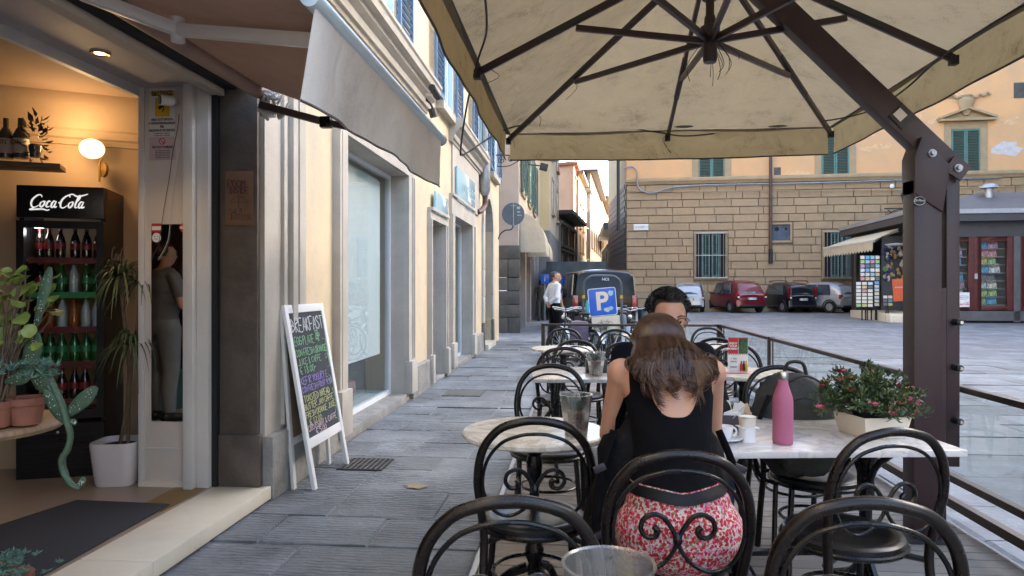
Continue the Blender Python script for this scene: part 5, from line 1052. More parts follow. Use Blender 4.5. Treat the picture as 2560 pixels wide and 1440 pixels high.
# ================================================================ PALAZZO (right-hand building facing the square)
C0 = P(1566, 720, 38.0); C0.z = 0; PD = math.atan2(-.0504, .998)
pz = thing('palazzo', 'orange plastered palazzo with brown rusticated ground floor behind the parked cars', 'building', C0, PD)
PM = Matrix.Translation(C0) @ Matrix.Rotation(PD, 4, 'Z'); PI_ = PM.inverted(); pn_ = PM.to_3x3() @ Vector((0, -1, 0))
def fl_(px, py): q = PI_ @ onPl(px, py, C0, pn_); return q.x, q.z
LEN = 46; ZC = fl_(1700, 457)[1]; ZB = 1.15
# openings (x0,x1,z0,z1)
gw = []; uw_ = []
step = fl_(2100, 640)[0] - fl_(1777, 640)[0]; gx0 = fl_(1777, 640)[0]
gz0, gz1 = fl_(1777, 693)[1], fl_(1777, 584)[1]; gwd = fl_(1814, 640)[0] - fl_(1741, 640)[0]
for k in range(6): c = gx0 + step * k; gw.append((c - gwd / 2, c + gwd / 2, gz0, gz1))
sq = (*[fl_(p, 580)[0] for p in (1930, 1976)], fl_(1950, 601)[1], fl_(1950, 561)[1])
holes = gw + [sq]
MB().bb((0, .12, 0), (LEN, 12, ZC)).build('wall', 'stone_joint', pz)
MB().bb((.0, .02, 0), (LEN, .12, ZB)).build('plinth', 'stone_trim', pz)
MB().bb((0, .06, ZC), (LEN, 12, 16.5)).build('wall', 'orange_plaster', pz)
MB().ext([(0, 0)], 0, 0) if 0 else None
m = MB(); pr = [(.10, ZC - .06), (-.02, ZC - .06), (-.05, ZC + .04), (-.12, ZC + .10), (-.12, ZC + .22), (-.02, ZC + .30), (.10, ZC + .30)]
m.add([(x, y, z) for x in (-.05, LEN) for y, z in pr], [tuple(range(7)), tuple(range(13, 6, -1))] + [(i, i + 7, (i + 1) % 7 + 7, (i + 1) % 7) for i in range(7)]); m.build('string_course', 'stone_trim', pz)
MB().bb((-.6, -1.0, 16.5), (LEN, 13, 16.9)).build('roof', 'stone_dark', pz)
blk = MB().box((0, 0, 0), (1, 1, 1)).mesh('stone_block', 'stone_block', 0); bm = bmesh.new(); bm.from_mesh(blk)
bmesh.ops.bevel(bm, geom=[e for e in bm.edges if all(v.co.y < 0 for v in e.verts)], offset=.03, segments=1, affect='EDGES'); bm.to_mesh(blk); bm.free()
rg = random.Random(5); nr = 14; rh = (ZC - .08 - ZB) / nr; cells = []
for r in range(nr):
    z0 = ZB + r * rh; x = 0
    while x < LEN:
        w_ = rg.uniform(.75, 1.75); cells.append([x, min(x + w_, LEN), z0, z0 + rh]); x += w_
outc = []
for x0, x1, z0, z1 in cells:
    segs = [(x0, x1)]
    for a, b_, c, d in holes:
        a -= .14; b_ += .14; c -= .12; d += .12
        if z0 + rh * .3 < d and z1 - rh * .3 > c: segs = [s for q in segs for s in ((q[0], min(q[1], a)), (max(q[0], b_), q[1])) if s[1] - s[0] > .12]
    outc += [(s0, s1, z0, z1) for s0, s1 in segs]
vis = [c for c in outc if PM @ Vector((c[0], 0, 0)) and c[0] < 18.5]; rest = [c for c in outc if c[0] >= 18.5]
vis.sort(key=lambda c: (c[2] < 2.2, c[0]))
for i, (a, b_, c, d) in enumerate(vis):
    if i < 298: o = link('stone_block', blk, pz); o.location = ((a + b_) / 2, .10 + rg.uniform(-.006, .006), (c + d) / 2); o.scale = (b_ - a - .045, .12, d - c - .045)
    else: rest.append((a, b_, c, d))
m = MB(); [m.bb((a + .02, .04, c + .02), (b_ - .02, .12, d - .02)) for a, b_, c, d in rest]; m.build('stone_blocks', 'stone_block', pz, kind='stuff')
# grilled ground-floor windows
for k, (a, b_, c, d) in enumerate(gw):
    m = MB(); e = .13
    for q in (((a - e, .0, c - e), (a, .14, d + e)), ((b_, .0, c - e), (b_ + e, .14, d + e)), ((a, .0, d), (b_, .14, d + e)), ((a, .0, c - e), (b_, .14, c))): m.bb(*q)
    w_ = m.build('window', 'stone_trim', pz); MB().bb((a, .115, c), (b_, .119, d)).build('pane', 'black_gap', w_)
    mid = (a + b_) / 2; sw = (b_ - a) * .26
    for s in (-1, 1):
        xc_ = mid + s * (sw * .55 + .03); m = MB()
        for q in (((xc_ - sw * .5, .05, c), (xc_ - sw * .5 + .07, .09, d)), ((xc_ + sw * .5 - .07, .05, c), (xc_ + sw * .5, .09, d))): m.bb(*q)
        for z in (c, (c + d) / 2, d - .1): m.bb((xc_ - sw * .5 + .07, .051, z), (xc_ + sw * .5 - .07, .089, z + .1))
        o = m.build('shutter', 'green_frame', w_); m = MB(); n_ = 28
        for i in range(n_): m.box((xc_, .07, c + (i + .5) * (d - c) / n_), (sw - .14, .05, (d - c) / n_ * .4), Matrix.Rotation(R(-35), 3, 'X'))
        m.build('slat', 'green_shutter', o, kind='stuff')
    gr_ = MB(); e = .05
    gr_.bb((a - .10, -.10, c - .06), (b_ + .10, -.07, c)); gr_.bb((a - .10, -.10, d), (b_ + .10, -.07, d + .06)); gr_.bb((a - .10, -.099, (c + d) / 2 - .02), (b_ + .10, -.071, (c + d) / 2 + .02)); o = gr_.build('grille', 'galvanised', w_)
    nb = 9
    bar_me = None
    m = MB(); [m.tube([(a - .08 + (b_ - a + .16) * i / nb, -.085, c), (a - .08 + (b_ - a + .16) * i / nb, -.085, d)], .018, 6) for i in range(nb + 1)]; m.build('bars', 'galvanised', w_, kind='stuff')
# upper shuttered windows with pediments
sx_ = fl_(1779, 440)[0]; uz0 = fl_(2415, 436)[1]; uz1 = fl_(2415, 322)[1]; ustep = (fl_(2415, 400)[0] - sx_) / 2; uwd = fl_(2452, 400)[0] - fl_(2379, 400)[0]
for k in range(6):
    c = sx_ + ustep * k; a, b_ = c - uwd / 2, c + uwd / 2; m = MB(); e = .34
    for q in (((a - e, .02, uz0), (a, .08, uz1 + e)), ((b_, .02, uz0), (b_ + e, .08, uz1 + e)), ((a, .02, uz1), (b_, .08, uz1 + e))): m.bb(*q)
    m.bb((a - .1, .0, uz1 + .05), (b_ + .1, .07, uz1 + .12)); w_ = m.build('window', 'stone_trim', pz)
    for s in (0, 1):
        x0 = a + s * uwd / 2 + .01; x1 = x0 + uwd / 2 - .02; m = MB()
        for q in (((x0, .0, uz0), (x0 + .08, .05, uz1)), ((x1 - .08, .0, uz0), (x1, .05, uz1)), ((x0 + .08, .001, uz0), (x1 - .08, .049, uz0 + .12)), ((x0 + .08, .001, uz1 - .1), (x1 - .08, .049, uz1))): m.bb(*q)
        o = m.build('shutter', 'green_frame', w_); m = MB(); n_ = 26
        for i in range(n_): m.box(((x0 + x1) / 2, .03, uz0 + .12 + (i + .5) * (uz1 - uz0 - .22) / n_), (x1 - x0 - .16, .06, (uz1 - uz0) / n_ * .45), Matrix.Rotation(R(-35), 3, 'X'))
        m.build('slat', 'green_shutter', o, kind='stuff')
    zp = uz1 + e; m = MB()
    m.bb((a - e - .3, -.28, zp + .05), (b_ + e + .3, .06, zp + .16)); hw = (b_ - a) / 2 + e + .35
    for s in (-1, 1): m.bar((c + s * hw, -.11, zp + .20), (c, -.11, zp + .72), .36, .11)
    m.add([(c - hw * .9, .03, zp + .16), (c + hw * .9, .03, zp + .16), (c, .03, zp + .66), (c - hw * .9, .06, zp + .16), (c + hw * .9, .06, zp + .16), (c, .06, zp + .66)], [(0, 1, 2), (0, 3, 4, 1), (1, 4, 5, 2), (2, 5, 3, 0)])
    m.build('pediment', 'stone_trim', w_)
    m = MB(); m.lathe([(.12, 0), (.3, .3), (.36, .62), (.42, .8), (.2, .95), (.3, 1.05), (0, 1.1)], (c, -.05, zp + .35), 12, sy=.5)
    for s in (-1, 1): m.tube(cr([(c + s * .2, -.05, zp + 1.35), (c + s * .5, -.05, zp + 1.28), (c + s * .62, -.05, zp + 1.42), (c + s * .85, -.05, zp + 1.34), (c + s * .98, -.05, zp + 1.5), (c + s * 1.15, -.05, zp + 1.38)], 4), .06, 6)
    m.build('ornament', 'stone_trim', w_)
    m = MB()
    for q in (((a - .2, .02, uz1 + 3.3), (b_ + .2, .08, uz1 + 3.5)),): m.bb(*q)
    m.build('upper_sill', 'stone_trim', w_)
x_, z_ = fl_(2552, 225); MB().box((x_, .05, z_), (.6, .04, .8)).build('small_grille', 'stone_dark', pz)
x_, z_ = fl_(1944, 432); MB().box((x_ - .0, .05, z_), (.35, .04, .6)).build('small_grille', 'stone_dark', pz)
mat('bare_patch', (.60, .55, .55), .9, var=.15)
x_, z_ = fl_(2518, 372); m = MB(); rg = random.Random(2); m.prism([(x_ + .75 * rg.uniform(.7, 1.1) * math.cos(k * .45), z_ + .45 * rg.uniform(.6, 1.2) * math.sin(k * .45)) for k in range(14)], lambda p: (p[0], .053, p[1]), lambda p: (p[0], .062, p[1])); m.build('plaster_patch', 'bare_patch', pz)
mat('flaked', (.72, .45, .25), .9, var=.2)
for (px, py, rx, rz_) in ((2230, 350, 1.4, .35), (2300, 295, .9, .25), (2395, 240, .5, .2), (2180, 372, .8, .2), (2480, 470, 1.3, .12), (1990, 432, .5, .12), (2520, 300, .5, .2)):
    x_, z_ = fl_(px, py); m = MB(); 
    for q in range(7):
        cx, cz2 = x_ + rg.uniform(-rx, rx), z_ + rg.uniform(-rz_, rz_); ra = rg.uniform(.1, .35); m.prism([(cx + ra * rg.uniform(.5, 1.4) * math.cos(k * .63), cz2 + ra * .5 * rg.uniform(.5, 1.3) * math.sin(k * .63)) for k in range(10)], lambda p: (p[0], .055 + .0004 * q, p[1]), lambda p: (p[0], .061, p[1]))
    m.build('flaked_plaster', 'flaked', pz, kind='stuff')
# small blue hatch, downpipe, plate, cables
a, b_, c, d = sq; mat('hatch_blue', (.07, .09, .13), .6, var=.4, scale=4)
m = MB(); e = .1; [m.bb(*q) for q in (((a - e, .0, c - e), (a, .14, d + e)), ((b_, .0, c - e), (b_ + e, .14, d + e)), ((a, .0, d), (b_, .14, d + e)), ((a - e, .0, c - e - .02), (b_ + e, .14, c)))]; w_ = m.build('hatch', 'stone_trim', pz)
MB().bb((a, .09, c), (b_, .11, d)).build('hatch_door', 'hatch_blue', w_)
for dx, r_ in ((.28, .12), (.78, .08)): MB().tube([(a + (b_ - a) * dx, .085, c + (d - c) * .72), (a + (b_ - a) * dx, .095, c + (d - c) * .72)], r_, 14).build('vent_hole', 'black_gap', w_)
x_, z0 = fl_(1925, 655); _, z1 = fl_(1930, 440)
t = thing('wall_downpipe', 'brown rainwater downpipe running down the middle of the palazzo front', 'downpipe', PM @ Vector((x_, -.15, 0)), PD); MB().tube([(0, 0, z0 + .3), (0, 0, 16)], .085, 8).build('pipe', 'copper_pipe', t); MB().tube([(0, 0, z0 - .1), (0, 0, z0 + .7)], .11, 8).build('pipe_foot', 'iron', t)
xa, za = fl_(1584, 576); xb, zb_ = fl_(1621, 560); o = thing('street_name_plate', 'white marble street name plate on the rusticated corner', 'sign', PM @ Vector((0, 0, 0)), PD); MB().bb((xa, -.03, za), (xb, .03, zb_)).build('plate', 'bright_white', o, bevel=.01); text('VIA', .2, 'faint_plate', o, ((xa + xb) / 2, -.033, zb_ - .17), (R(90), 0, 0)) if mat('faint_plate', (.45, .43, .42), .7) else 0; text('DEI SERVI', .2, 'faint_plate', o, ((xa + xb) / 2, -.033, za + .18), (R(90), 0, 0))
def facade_cable(pts, r, label, mt='galvanised'):
    o = MB().tube(cr([PM @ Vector((fl_(*p)[0], -.14, fl_(*p)[1])) for p in pts], 4), r, 6).build('facade_cable', mt); tag(o, label, 'cable')
facade_cable([(1560, 422), (1580, 418), (1592, 430), (1592, 455), (1600, 475), (1630, 484), (1680, 470), (1760, 464), (1880, 461), (2020, 459), (2240, 452), (2500, 446)], .045, 'grey cable sagging from the corner along the palazzo string course')
facade_cable([(1570, 476), (1640, 480), (1900, 478), (2020, 477), (2240, 476), (2420, 470), (2560, 466)], .025, 'thin beige cable running below the palazzo string course', 'stone_trim')
x_, z_ = fl_(2227, 466); MB().lathe([(.0, 0), (.1, .0), (.12, .1), (.08, .2), (0, .22)], tuple(PM @ Vector((x_, -.15, z_ - .1))), 12).build('alarm_box', 'bright_white').update_tag(); tag(bpy.data.objects['alarm_box'], 'small white round alarm lamp on the palazzo wall', 'alarm')
# facade lantern
x_, z_ = fl_(2246, 515); lp = PM @ Vector((x_, -1.1, z_)); t = thing('wall_lantern', 'black iron wall lantern on a scrolled bracket above the kiosk', 'lantern', lp, PD)
m = MB(); [m.tube([(.18 * math.cos(a), .18 * math.sin(a), -.1), (.30 * math.cos(a), .30 * math.sin(a), .45)], .02, 4) for a in [k * math.pi / 3 for k in range(6)]]; m.build('cage', 'iron', t)
MB().lathe([(.17, -.09), (.29, .44)], (0, 0, 0), 6, cap=False).build('pane', 'pane', t); MB().lathe([(.34, .44), (.26, .56), (.12, .72), (.06, .76), (.05, .86), (.0, .95)], (0, 0, 0), 6).build('cap', 'iron', t); MB().sphere((0, 0, .15), (.11, .11, .17)).build('bulb', 'bright_white', t)
MB().lathe([(.2, -.1), (.08, -.2), (.05, -.45), (0, -.5)], (0, 0, 0), 8).build('base', 'iron', t)
m = MB(); m.bar((-1.1, .0, -.25), (0, .0, -.25), .05, .06); m.tube(cr([(-1.0, 0, -.95), (-.95, 0, -.6), (-.6, 0, -.35), (-.1, 0, -.3)], 5), .03, 5); m.tube(cr([(-.95, 0, -.3), (-.75, 0, -.5), (-.9, 0, -.65), (-.98, 0, -.5)], 5), .025, 5); m.xf(Matrix.Rotation(R(0), 4, 'Z')); m.build('bracket', 'iron', t)
# side of the palazzo going up the street (rusticated, dark)
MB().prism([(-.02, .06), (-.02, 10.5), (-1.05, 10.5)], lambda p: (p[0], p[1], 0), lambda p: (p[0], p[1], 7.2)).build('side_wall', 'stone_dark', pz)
m = MB()
for r in range(22):
    z = .3 + r * .32; y = .1 + (r % 2) * .4
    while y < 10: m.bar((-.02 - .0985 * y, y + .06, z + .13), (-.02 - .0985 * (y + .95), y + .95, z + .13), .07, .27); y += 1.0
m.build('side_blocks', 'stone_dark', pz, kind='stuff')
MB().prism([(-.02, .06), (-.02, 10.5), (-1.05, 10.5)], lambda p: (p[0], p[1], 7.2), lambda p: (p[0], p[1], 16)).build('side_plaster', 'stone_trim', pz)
p0 = P(1550, 575, 37.8); t = thing('corner_downpipe', 'dark downpipe on the street corner of the palazzo', 'downpipe', (p0.x - .1, p0.y, 0)); MB().tube([(0, 0, 4.6), (0, 0, 16)], .09, 8).build('pipe', 'iron', t)
# ================================================================ STREET BUILDINGS
def far_building(label, x0, d0, x1, d1, x2, d2, H, side, front, cols=3, rowz=None, win=(.9, 1.6), g0=4.2, shutter=None, roof=True, sidewin=0, name='street_building', eave=.5, base=None, rooflab='stone_dark'):
    A, B, C = [Vector((*P(x, 720, d).xy, 0)) for x, d in ((x0, d0), (x1, d1), (x2, d2))]; back = Vector((-6, 3, 0)); D = C + Vector((-9, 2, 0)); A2 = A + Vector((-2.5, 1.0, 0))
    t = thing(name, label, 'building', B); f = lambda p: Vector((p[0], p[1], 0)) - B
    poly = [B - B, C - B, D - B, A2 - B + Vector((0, 3, 0)), A - B]
    def wallq(a, b_, z0, z1, mt, nm='wall', off=0):
        d = (b_ - a).normalized(); nrm = Vector((d.y, -d.x, 0)); m = MB(); V = [a + nrm * off, b_ + nrm * off, b_ - nrm * .3, a - nrm * .3]
        m.prism([(v.x, v.y) for v in V], lambda p: (p[0], p[1], z0), lambda p: (p[0], p[1], z1)); return m.build(nm, mt, t)
    z_b = g0 if base else 0
    if base: wallq(A - B, B - B, 0, g0, base); wallq(B - B, C - B, 0, g0, base)
    wallq(A - B, B - B, z_b, H, side); wallq(B - B, C - B, z_b, H, front)
    if roof:
        m = MB(); a, b_, c = A - B, B - B, C - B; o_ = Vector((eave, -eave, 0)); q = [a + Vector((-.2, -eave, 0)), b_ + o_, c + Vector((eave, 0, 0)), c + Vector((-7, 2, 0)), a + Vector((-4, 3, 0))]
        m.prism([(v.x, v.y) for v in q], lambda p: (p[0], p[1], H), lambda p: (p[0], p[1], H + .22)); m.build('roof', rooflab, t)
    d = C - B; L = d.length; u = d.normalized(); nrm = Vector((u.y, -u.x, 0)); w_, h_ = win
    for zz in (rowz or []):
        for k in range(cols):
            s = L * (k + .5) / cols; c = u * s
            m = MB(); e = .12
            for (dx0, dx1, dz0, dz1) in ((-w_ / 2 - e, -w_ / 2, 0, h_), (w_ / 2, w_ / 2 + e, 0, h_), (-w_ / 2 - e, w_ / 2 + e, h_, h_ + e)): m.prism([(dx0, dz0), (dx1, dz0), (dx1, dz1), (dx0, dz1)], lambda p: c + u * p[0] + UP * (zz + p[1]) + nrm * .001, lambda p: c + u * p[0] + UP * (zz + p[1]) + nrm * .05)
            o = m.build('window', 'stone_trim', t)
            MB().prism([(-w_ / 2, 0), (w_ / 2, 0), (w_ / 2, h_), (-w_ / 2, h_)], lambda p: c + u * p[0] + UP * (zz + p[1]) + nrm * .002, lambda p: c + u * p[0] + UP * (zz + p[1]) + nrm * .02).build('pane', 'window_dark', o)
            MB().prism([(-w_ / 2 - .18, -.12), (w_ / 2 + .18, -.12), (w_ / 2 + .18, 0), (-w_ / 2 - .18, 0)], lambda p: c + u * p[0] + UP * (zz + p[1]) + nrm * .001, lambda p: c + u * p[0] + UP * (zz + p[1]) + nrm * .16).build('sill', 'stone_trim', o)
            if shutter:
                for sg in (-1, 1): x0_ = sg * (w_ / 2 + .02); x1_ = sg * (w_ + .02); MB().prism([(min(x0_, x1_), 0), (max(x0_, x1_), 0), (max(x0_, x1_), h_), (min(x0_, x1_), h_)], lambda p: c + u * p[0] + UP * (zz + p[1]) + nrm * .055, lambda p: c + u * p[0] + UP * (zz + p[1]) + nrm * .10).build('shutter', shutter, o)
    return t, u, nrm, B, L
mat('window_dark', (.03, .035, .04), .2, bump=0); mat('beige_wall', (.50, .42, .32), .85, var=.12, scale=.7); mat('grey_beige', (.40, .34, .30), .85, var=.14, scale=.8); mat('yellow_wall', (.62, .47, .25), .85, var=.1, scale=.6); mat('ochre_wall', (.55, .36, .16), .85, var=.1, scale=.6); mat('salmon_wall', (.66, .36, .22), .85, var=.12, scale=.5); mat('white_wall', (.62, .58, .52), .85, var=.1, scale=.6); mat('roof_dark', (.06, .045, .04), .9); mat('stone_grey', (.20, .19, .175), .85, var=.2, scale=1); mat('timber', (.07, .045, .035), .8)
# grey-beige shop building right after the cream one
X1 = -1.78; yA = onX(1296, 720, X1).y; yB = onX(1352, 720, X1).y
nb_ = thing('grey_shop_building', 'grey beige building with rough stone corner and a cream shop awning', 'building', (X1, yA, 0))
MB().bb((-6, 0, 2.7), (0, .4, 15)).build('wall', 'grey_beige', nb_); MB().bb((-.4, .4, 3.2), (0, yB - yA, 15)).build('wall', 'beige_wall', nb_)
rg = random.Random(9); z = 0
while z < 2.7:
    h = rg.uniform(.4, .62); h = min(h, 2.72 - z); x = -.9
    for x0, x1 in (((-.75, -.32), (-.31, .03)) if rg.random() < .5 else ((-.75, .03),)): MB().bb((x0, -.04 + rg.uniform(-.02, .02), z), (x1, .42, z + h - .012)).build('corner_stone', 'stone_dark', nb_, bevel=.02)
    z += h
n_ = 5; L = yB - yA - .4
for k in range(n_):
    y0 = .42 + L * k / n_; y1 = .4 + L * (k + 1) / n_; MB().bb((-.4, y0, 0), (.0, y0 + .35, 3.2)).build('pier', 'grey_beige' if k else 'stone_grey', nb_); MB().bb((-.38, y0 + .35, .1), (-.3, y1, 2.7)).build('shop_window', 'window_dark', nb_); MB().bb((-.36, y0 + .35, 2.7), (-.1, y1, 3.2)).build('shop_head', 'dark_wood', nb_)
for k, y in enumerate((1.6, 4.6, 7.6)):
    for z in (4.4, 8.2):
        m = MB(); m.bb((.0, y - .75, z), (.06, y + .75, z + 2.3)); o = m.build('window', 'stone_trim', nb_); MB().bb((.061, y - .5, z + .1), (.07, y + .5, z + 2.1)).build('pane', 'window_dark', o)
        for s in (-1, 1): louvre(o, y + (s * .52 if s > 0 else -1.1), y + (1.1 if s > 0 else -.52), z + .1, z + 2.1, .08, 'green_shutter', 22, mf='green_frame')
# shop awning domes
def dome_awning(y0, y1, z0, z1, out, label):
    t = thing('shop_awning', label, 'awning', (X1, yA, 0)); n_ = 10
    def fn(u, v): a = math.pi / 2 * v; return (.02 + out * math.sin(a), y0 + (y1 - y0) * u + .0, z0 + (z1 - z0) * math.cos(a))
    m = MB().grid(fn, 8, 9); m.build('hood', 'cream_cloth', t, smooth=60)
    for y in (y0, y1): m = MB(); m.add([(0.02, y, z0)] + [fn(0 if y == y0 else 1, j / 8) for j in range(9)], [(0, j + 1, j + 2) for j in range(8)]); m.build('side_panel', 'cream_cloth', t)
    m = MB()
    for k in range(12): a = y0 + (y1 - y0) * k / 12; b_ = y0 + (y1 - y0) * (k + 1) / 12; m.add([(out + .02, a, z0), (out + .02, b_, z0), (out + .02, b_, z0 - .16), (out + .02, (a + b_) / 2, z0 - .28), (out + .02, a, z0 - .16)], [(0, 1, 2, 3, 4)])
    m.build('scalloped_edge', 'cream_cloth', t)
    m = MB(); m.add([(.02, y0, z0), (out + .02, y0, z0), (out + .02, y0, z0 - .18), (.02, y0, z0 - .18)], [(0, 1, 2, 3)]); m.build('side_flap', 'cream_cloth', t)
dome_awning(.5, 2.9, 2.7, 3.75, .8, 'cream rounded shop awning nearest on the grey building')
dome_awning(3.6, 6.4, 2.7, 3.5, .8, 'cream rounded shop awning further along the grey building')
far_building('yellow building end with pale facade and small windows up the street', 1345, 33, 1374, 33, 1397, 41, 17, 'yellow_wall', 'beige_wall', 2, [5.2, 8.1, 10.9, 13.6], (.9, 1.7), 4.2, base='stone_grey')
t, u, nrm, B, L = far_building('low dark timbered medieval house with jutting roof in the street', 1393, 42, 1396, 42, 1437, 50, 5.9, 'stone_grey', 'stone_grey', 4, [4.2, 2.5], (.8, 1.1), 3, roof=True, eave=.9, rooflab='roof_dark', name='medieval_house')
for zz in (2.3, 3.8, 4.05, 5.5): MB().bar(nrm * .12 + UP * zz, u * L + nrm * .12 + UP * zz, .2, .16).build('timber_beam', 'beige_wall' if zz > 5 else 'timber', t)
for k in range(6): MB().bar(u * (L * k / 5) + nrm * .1 + UP * 1, u * (L * k / 5) + nrm * .1 + UP * 5.6, .14, .16, up=u).build('timber_post', 'timber', t)
far_building('tall building with blank salmon side wall above the medieval house', 1393, 52, 1434, 51.5, 1440, 54, 10.7, 'salmon_wall', 'salmon_wall', 1, [7, 10], (.8, 1.6), eave=.3, rooflab='roof_red') if mat('roof_red', (.35, .12, .07), .9) else 0
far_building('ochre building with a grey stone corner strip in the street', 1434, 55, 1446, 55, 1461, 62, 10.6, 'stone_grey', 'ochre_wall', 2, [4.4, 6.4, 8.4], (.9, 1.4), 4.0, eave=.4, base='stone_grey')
far_building('narrow white building in the middle of the street row', 1459, 63, 1462, 63, 1470, 68, 10.6, 'white_wall', 'white_wall', 1, [4.2, 7.2], (.8, 1.6), eave=.5)
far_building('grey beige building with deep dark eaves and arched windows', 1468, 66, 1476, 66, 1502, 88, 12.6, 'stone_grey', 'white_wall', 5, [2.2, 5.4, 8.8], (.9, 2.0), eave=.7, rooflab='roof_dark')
t, u, nrm, B, L = far_building('pale far building with balconies near the end of the street', 1500, 88, 1504, 88, 1517, 108, 13.0, 'white_wall', 'yellow_wall', 4, [2.5, 6, 9.4], (1, 2), eave=.8, rooflab='roof_dark')
for zz in (5.8, 9.2): MB().bar(u * 1 + nrm * .5 + UP * zz, u * 4.5 + nrm * .5 + UP * zz, 1.0, .2).build('balcony', 'stone_trim', t)
far_building('salmon far building closing the end of the curving street', 1515, 108, 1518, 108, 1545, 150, 15.5, 'salmon_wall', 'salmon_wall', 5, [3, 7, 10.5], (1.1, 2.2), eave=1.2, rooflab='roof_dark')
# arcaded stone building on the right beyond the palazzo
A1_ = P(1541, 720, 48.5); t = thing('arcaded_building', 'dark stone arcaded building jutting out beyond the palazzo corner', 'building', (A1_.x, A1_.y, 0))
MB().bb((0, .5, 4.2), (6, 12, 6.0)).build('wall', 'stone_dark', t); MB().bb((-.9, .2, 5.6), (2, 12, 6.1)).build('cornice', 'stone_dark', t)
for k in range(4):
    MB().bb((-.6, .3 + 3 * k, 0), (.2, 1.2 + 3 * k, 4.2)).build('pier', 'stone_dark', t)
    m = MB(); y0, y1 = 1.2 + 3 * k, 3.3 + 3 * k; ym = (y0 + y1) / 2; r = (y1 - y0) / 2; pts = [(y0, 4.6), (y0, 3.2)] + [(ym - r * math.cos(a), 3.2 + r * math.sin(a)) for a in [math.pi * i / 8 for i in range(9)]] + [(y1, 3.2), (y1, 4.6)]
    m.prism(pts, lambda p: (-.6, p[0], p[1]), lambda p: (-.2, p[0], p[1])); m.build('arch', 'stone_dark', t)
MB().bb((1.2, 0, 0), (6, 12, 4.2)).build('wall', 'window_dark', t); MB().bb((.2, 1, 6.1), (8, 70, 8)).build('wall', 'stone_trim', t)
o = thing('south_houses', 'unseen row of low plastered houses added behind the camera against bright horizon reflections', 'building', (-9, -50, 0))  # unseen houses, added to block the bright horizon in reflections
MB().bb((0, 0, 0), (50, 10, 10)).build('wall', 'beige_wall', o); MB().bb((-.5, -.5, 10), (50.5, 10.6, 10.4)).build('roof', 'stone_dark', o)
# tall houses out of the frame on the east side of the square (they shade it) and behind the camera
o = thing('east_houses', 'row of tall plastered houses along the east side of the square outside the picture', 'building', (27, -25, 0))
MB().bb((0, 0, 0), (10, 62, 19.5)).build('wall', 'beige_wall', o); MB().bb((-.6, -.5, 19.5), (10, 62.5, 19.9)).build('roof', 'stone_dark', o)
# wall signs and brackets at the street mouth
sp_ = onX(1283, 533, WX + .9); t = thing('round_sign', 'round traffic sign seen from its dark grey back on a curved bracket', 'sign', P(1283, 535, 16.5), TH + R(4))
mat('sign_back', (.09, .11, .13), .5, var=.2); MB().lathe([(0, -.006), (.275, -.006), (.275, .006), (0, .006)], (0, 0, 0), 36).xf(Matrix.Rotation(R(90), 4, 'X')).build('disc', 'sign_back', t)
MB().tube([(.0, -.02, .26), (.0, -.02, -.28)], .014, 8).build('stem', 'galvanised', t); MB().tube(cr([(0, -.02, -.28), (-.05, -.02, -.38), (-.2, -.02, -.4), (-.32, -.02, -.5), (-.36, -.02, -.62)], 5), .016, 6).build('bracket', 'iron', t)
MB().box((.13, -.009, .15), (.08, .002, .06)).build('sticker', 'faint_grey', t); MB().box((.13, -.009, .05), (.08, .002, .03)).build('sticker', 'faint_grey', t); text('Area', .05, 'print_white', t, (.15, -.008, -.03), (R(90), 0, 0)); MB().box((0, -.02, .2), (.12, .01, .02)).build('clamp', 'galvanised', t)
pb = P(1283, 400, 16.5); t = thing('scroll_bracket', 'black wrought iron scroll bracket jutting out from the cream building', 'iron bracket', pb, TH)
m = MB(); m.bar((-.42, 0, .12), (.45, 0, .10), .02, .03); m.tube(cr([(-.4, 0, -.15), (-.1, 0, -.14), (.2, 0, .02), (.45, 0, .09)], 5), .012, 5)
for cx, cz2, r in ((-.28, -.01, .1), (-.06, .02, .08), (.12, .05, .05)): m.tube([(cx + r * (1 - k / 26) * math.cos(k * .5), 0, cz2 + r * (1 - k / 26) * math.sin(k * .5)) for k in range(24)], .011, 5)
m.build('scrolls', 'iron', t, smooth=80)
pb = P(1356, 415, 24); t = thing('street_floodlight', 'small dark floodlight on an arm over the street', 'floodlight', pb, TH); MB().bar((-.5, 0, .05), (0, 0, 0), .04, .04).build('arm', 'iron', t); MB().box((.05, 0, -.04), (.28, .2, .24), Matrix.Rotation(R(15), 3, 'Y')).build('head', 'iron', t, bevel=.02)
o = MB().tube([P(1330, 392, 24), P(1362, 402, 26), P(1440, 405, 50)], .02, 5).build('overhead_wire', 'iron'); tag(o, 'dark overhead wire crossing the narrow street', 'wire')
ip = P(1371, 785, 19.5); 
